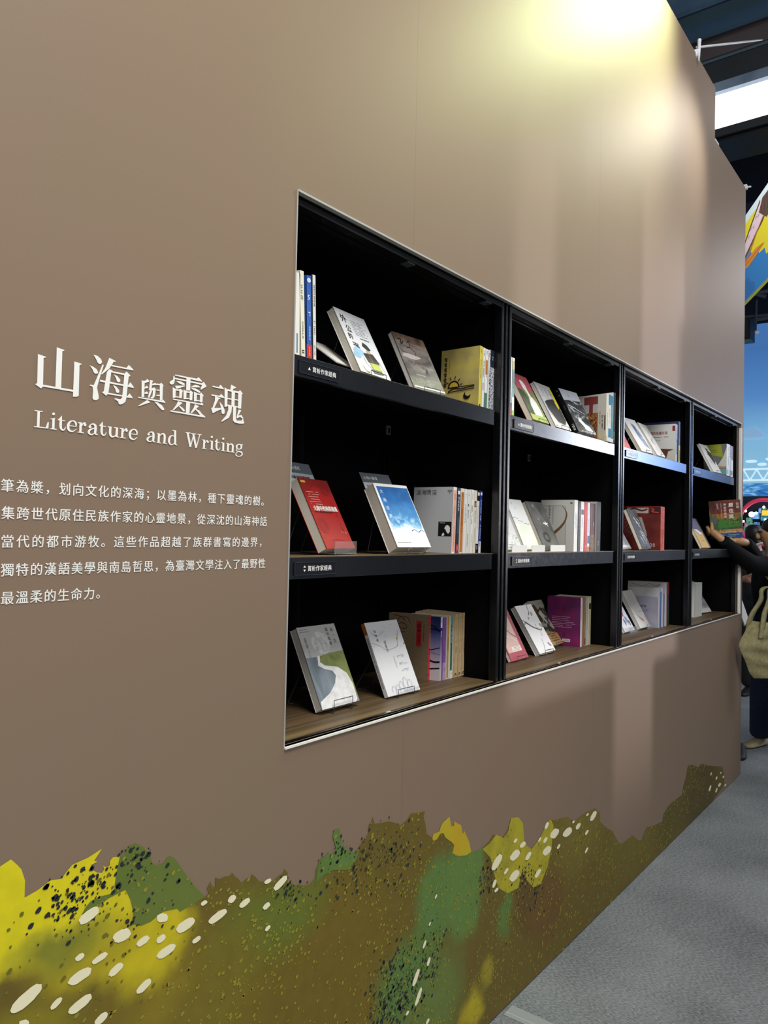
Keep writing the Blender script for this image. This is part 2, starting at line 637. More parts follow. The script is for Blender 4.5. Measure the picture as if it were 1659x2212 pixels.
ORD = ['nearest', 'second', 'third', 'farthest']
BAY = ['first', 'second', 'third', 'fourth']
for i in range(4):
    x0, x1 = PX[i], PX[i + 1]
    r = empty('bookcase', (x0, 0.014, 1.08))
    tag(r, ['black metal bookcase at the near end of the opening, red and blue books mid-shelf',
            'black metal bookcase second from the near end, black mountain book on its top shelf',
            'black metal bookcase third from the near end, thick red yearbook on its middle shelf',
            'black metal bookcase at the far end, where a person holds up a book'][i], 'bookcase', 'bookcases in the wall opening')
    L = x1 - x0
    y0 = 0.0

    def part(name, fn, bev=0.0):
        q = MB()
        fn(q)
        return q.build(name, r, bevel=bev)
    part('back_panel', lambda q: q.box((0.0, DEPTH - 0.01, 0.0), (L, DEPTH, 1.34), INSIDE))
    for sx in (0.0, L - 0.012):
        part('side_panel', lambda q: q.box((sx, 0.02, 0.0), (sx + 0.012, DEPTH - 0.01, 1.34), INSIDE))
    part('top_panel', lambda q: q.box((0.012, 0.012, 1.306), (L - 0.012, DEPTH - 0.01, 1.318), INSIDE))
    # front frame posts: profile with a groove, so each post shows two bright edges
    def post(q, s):
        a = 0.0 if s < 0 else L
        d = -s
        q.box((min(a, a + d * 0.006), 0.002, 0), (max(a, a + d * 0.006), 0.03, 1.33), FRAME)
        q.box((min(a + d * 0.006, a + d * 0.020), 0.012, 0), (max(a + d * 0.006, a + d * 0.020), 0.03, 1.33), INSIDE)
        q.box((min(a + d * 0.020, a + d * 0.036), 0.002, 0), (max(a + d * 0.020, a + d * 0.036), 0.03, 1.33), FRAME)
    part('frame_post', lambda q: post(q, -1), 0.0015)
    part('frame_post', lambda q: post(q, 1), 0.0015)
    part('frame_rail', lambda q: (q.box((0.036, 0.004, 1.292), (L - 0.036, 0.03, 1.312), FRAME), q.box((0.036, 0.034, 1.284), (L - 0.036, 0.05, 1.29), FRAME)))
    part('frame_rail', lambda q: (q.box((0.036, 0.0, 0.022), (L - 0.036, 0.008, 0.027), FRAME), q.box((0.036, 0.009, 0.012), (L - 0.036, 0.02, 0.0245), FRAME)))
    for q0 in (0.52, 0.965):
        part('clip', lambda q: q.box((q0, 0.006, 1.287), (q0 + 0.035, 0.04, 1.291), mat('#3a3d40', 0.4, name='grey_clip')))
    # rear upright with slot and hook
    part('rear_upright', lambda q: (q.box((L * 0.845, DEPTH - 0.03, 0.0), (L * 0.845 + 0.006, DEPTH - 0.01, 1.3), FRAME), q.box((L * 0.845 + 0.03, DEPTH - 0.03, 0.0), (L * 0.845 + 0.036, DEPTH - 0.01, 1.3), FRAME)))
    part('shelf_hook', lambda q: (q.box((L * 0.845 + 0.008, DEPTH - 0.034, 0.868), (L * 0.845 + 0.03, DEPTH - 0.028, 0.9), mat('#8c8f92', 0.4, name='grey_hook')), q.box((L * 0.845 + 0.015, DEPTH - 0.036, 0.874), (L * 0.845 + 0.023, DEPTH - 0.033, 0.892), INSIDE)))
    for j, z in enumerate(SH):
        zz = z - 1.08
        if j < 2:
            q = MB()
            q.box((0.04, 0.021, zz - 0.018), (L - 0.04, DEPTH - 0.012, zz - 0.003), INSIDE)
            q.box((0.04, 0.021, zz - 0.003), (L - 0.04, DEPTH - 0.012, zz - 0.002), WOOD)
            sh = q.build('shelf', r)
            q = MB()
            q.box((0.045, 0.012, zz - 0.053), (L - 0.06, 0.02, zz - 0.001), FASCIA)
            q.box((0.045, 0.02, zz - 0.053), (L - 0.06, 0.035, zz - 0.050), FASCIA)
            q.build('fascia', sh, bevel=0.0012)
            q = MB()
            lx = 0.092 if i == 0 else 0.077
            mid = zz - 0.0285
            q.box((lx, 0.0085, mid - 0.0155), (lx + 0.148, 0.0118, mid + 0.0155), mat('#1b1d22', 0.2, name='label_holder'))
            fr = mat('#3c4046', 0.25, name='label_holder_rim')
            for (a, b_, c, d) in ((0, -0.0155, 0.148, -0.0145), (0, 0.0145, 0.148, 0.0155), (0, -0.0155, 0.001, 0.0155), (0.147, -0.0155, 0.148, 0.0155)):
                q.box((lx + a, 0.0075, mid + b_), (lx + c, 0.0086, mid + d), fr)
            plate_text(q, lx, mid, 0.0083, j == 0)
            q.build('label_plate', sh)['label'] = 'black label plate with white lettering'
            if j == 1:
                q = MB()
                q.box((0.04, 0.0125, zz - 0.002), (L - 0.05, 0.10, zz), WOOD)
                q.build('shelf_edge', sh)
        else:
            q = MB()
            q.box((0.037, 0.009, zz - 0.004), (L - 0.037, DEPTH - 0.012, zz), WOOD)
            sh = q.build('shelf', r)
            q = MB()
            q.box((L * 0.42, 0.004, zz - 0.004), (L * 0.42 + 0.02, 0.0088, zz + 0.0005), mat('#c9c7c2', 0.4, name='small_sticker'))
            q.build('edge_clip', sh)

# ------------------------------------------------------------------ lettering on the wall
def dec(s):
    return [[tuple(int(c) / 10000 for c in p.split(',')) for p in poly.split(' ')] for poly in s.split('|')]


TITLE='6660,18874 6801,18855 6795,18839 6763,18829 6767,18364 6771,18340 6734,18303 6631,18356 6664,18384|6990,19055 7130,19037 7124,19021 7094,19005 7093,18361 6988,18363|7322,18875 7461,18859 7456,18843 7422,18826 7425,18287 7391,18262 7317,18251|6760,18373 7323,18373 7320,18338 6755,18340|7684,19067 7771,19058 7837,19016 7861,18967 7840,18930 7797,18920 7767,18943 7737,18996|7617,18862 7684,18849 7757,18816 7788,18769 7774,18741 7731,18729 7702,18748 7672,18801|7870,18923 7896,18918 7814,18643 7776,18492 7813,18340 7812,18288 7769,18258 7719,18254 7692,18283 7699,18414 7687,18490 7629,18500 7634,18518 7710,18523|8002,19071 8138,19036 8131,19021 8096,19015 8011,18876 7862,18737 7847,18747 7923,18860 7957,18946|8054,18951 8365,18954 8414,19018 8517,18944 8506,18928 8047,18925|8012,18866 8080,18848 8051,18810 8005,18416 7962,18369 7873,18422 7911,18441 7932,18597 7962,18801|8057,18838 8330,18840 8367,18887 8458,18822 8417,18794 8384,18401 8364,18317 8304,18268 8259,18252 8225,18256 8212,18301 8135,18337 8142,18351 8256,18348 8292,18387 8324,18809 8058,18811|7829,18639 8407,18633 8456,18698 8537,18619 8525,18603 7827,18605|7997,18432 8399,18428 8448,18489 8516,18422 8509,18407 7995,18402|8104,18786 8180,18766 8243,18710 8244,18676 8214,18655 8176,18665 8152,18721|8093,18590 8164,18569 8227,18512 8228,18474 8199,18454 8164,18464 8144,18518|8700,18788 8723,18773 8769,18780 8765,18467 8708,18458|8724,18766 8792,18791 8823,18823 8870,18798 8863,18776 8763,18733|8766,18653 8819,18695 8851,18667 8844,18653 8767,18631|8770,18554 8823,18585 8855,18561 8848,18542 8770,18534|8889,18817 8957,18812 8935,18768 8935,18748 9013,18781 9038,18752 9031,18741 8933,18721 8928,18646 8885,18619 8868,18630 8875,18678|8884,18639 8985,18689 9026,18662 9019,18634 9006,18524 8969,18467 8929,18465 8905,18475 8951,18515 8959,18624 8885,18612|8885,18612 8940,18614 8882,18471 8850,18473|9033,18771 9110,18777 9141,18806 9199,18765 9184,18742 9182,18469 9121,18460 9111,18750 9034,18744|9037,18657 9114,18663 9114,18645 9038,18637|9041,18553 9117,18565 9118,18546 9041,18532|8637,18454 9169,18460 9193,18487 9255,18439 9244,18426 8638,18434|8836,18424 8913,18391 8656,18278 8643,18289 8730,18348|8994,18414 9074,18412 9181,18367 9232,18306 9224,18282 9184,18276 9126,18311 9043,18381|9463,19023 9996,19032 10039,19071 10136,19006 10122,18989 9463,19002|9427,18996 9450,18993 9459,18898 9436,18832 9395,18811 9350,18817 9336,18849 9368,18882 9416,18911|9448,18958 10132,18962 10176,18998 10251,18920 10233,18903 10110,18823 10100,18843 10133,18927 9449,18931|9739,19002 9839,19005 9839,18765 9740,18749|9484,18902 9584,18912 9688,18888 9702,18862 9672,18847 9569,18861|9470,18800 9706,18845 9698,18824 9514,18748 9497,18749|9862,18846 9965,18906 10054,18896 10099,18871 9862,18832|9854,18824 9968,18831 10066,18801 10103,18772 10068,18752 9987,18775 9899,18796|9413,18759 9489,18744 9487,18570 9421,18553|9481,18735 9565,18742 9598,18766 9668,18724 9646,18706 9638,18579 9579,18570 9574,18716 9482,18708|9486,18595 9578,18601 9579,18584 9487,18573|9675,18756 9753,18740 9746,18579 9682,18565|9744,18736 9822,18741 9856,18768 9922,18729 9901,18711 9897,18576 9833,18567 9828,18714 9745,18708|9746,18603 9835,18609 9836,18593 9746,18579|9935,18759 10011,18743 10008,18572 9942,18562|10006,18735 10086,18740 10121,18770 10189,18709 10159,18699 10158,18580 10092,18563 10087,18712 10007,18707|10007,18600 10094,18603 10095,18585 10008,18576|9426,18540 10111,18544 10137,18569 10183,18533 10171,18514 9427,18517|9748,18519 9847,18527 9837,18307 9746,18304|9548,18510 9659,18488 9637,18468 9454,18314 9421,18312 9517,18436|9584,18425 9671,18389 9720,18354 9716,18328 9682,18318 9638,18356 9577,18403|9965,18509 10077,18482 10051,18464 9898,18315 9863,18315 9946,18442|9991,18420 10089,18391 10135,18352 10127,18328 10092,18317 10046,18357 9983,18398|9379,18303 10092,18303 10135,18347 10246,18286 10228,18270 9375,18275|10405,18957 10572,18956 10617,19014 10714,18942 10699,18928 10406,18931|10384,18773 10597,18777 10642,18823 10739,18762 10721,18747 10384,18748|10477,18751 10627,18730 10618,18714 10581,18705 10467,18502 10643,18527 10654,18499 10516,18436 10452,18395 10424,18394 10384,18490 10421,18502 10480,18664|10601,18653 10688,18592 10749,18498 10751,18432 10714,18407 10672,18413 10654,18499|10906,19062 11049,19026 11030,19008 10972,18984 10945,18927 10887,18933 10894,18994|10728,18974 10819,18944 10813,18580 10742,18567|10809,18950 11121,18948 11159,18987 11241,18922 11212,18902 11203,18591 11114,18586 11112,18909 10811,18913|10925,18946 11019,18947 11014,18624 10927,18627|10806,18765 11117,18774 11118,18752 10807,18739|10811,18625 11132,18626 11129,18603 10812,18595|10840,18607 10947,18607 10932,18479 10869,18351 10682,18241 10659,18250 10791,18385 10844,18511|10975,18619 11063,18616 11062,18377 11093,18321 11232,18336 11250,18386 11276,18390 11278,18337 11307,18310 11284,18277 11165,18262 11036,18269 10982,18307|11134,18566 11210,18555 11129,18431 11217,18457 11269,18404 11240,18385 11179,18410 11092,18366 11081,18387'
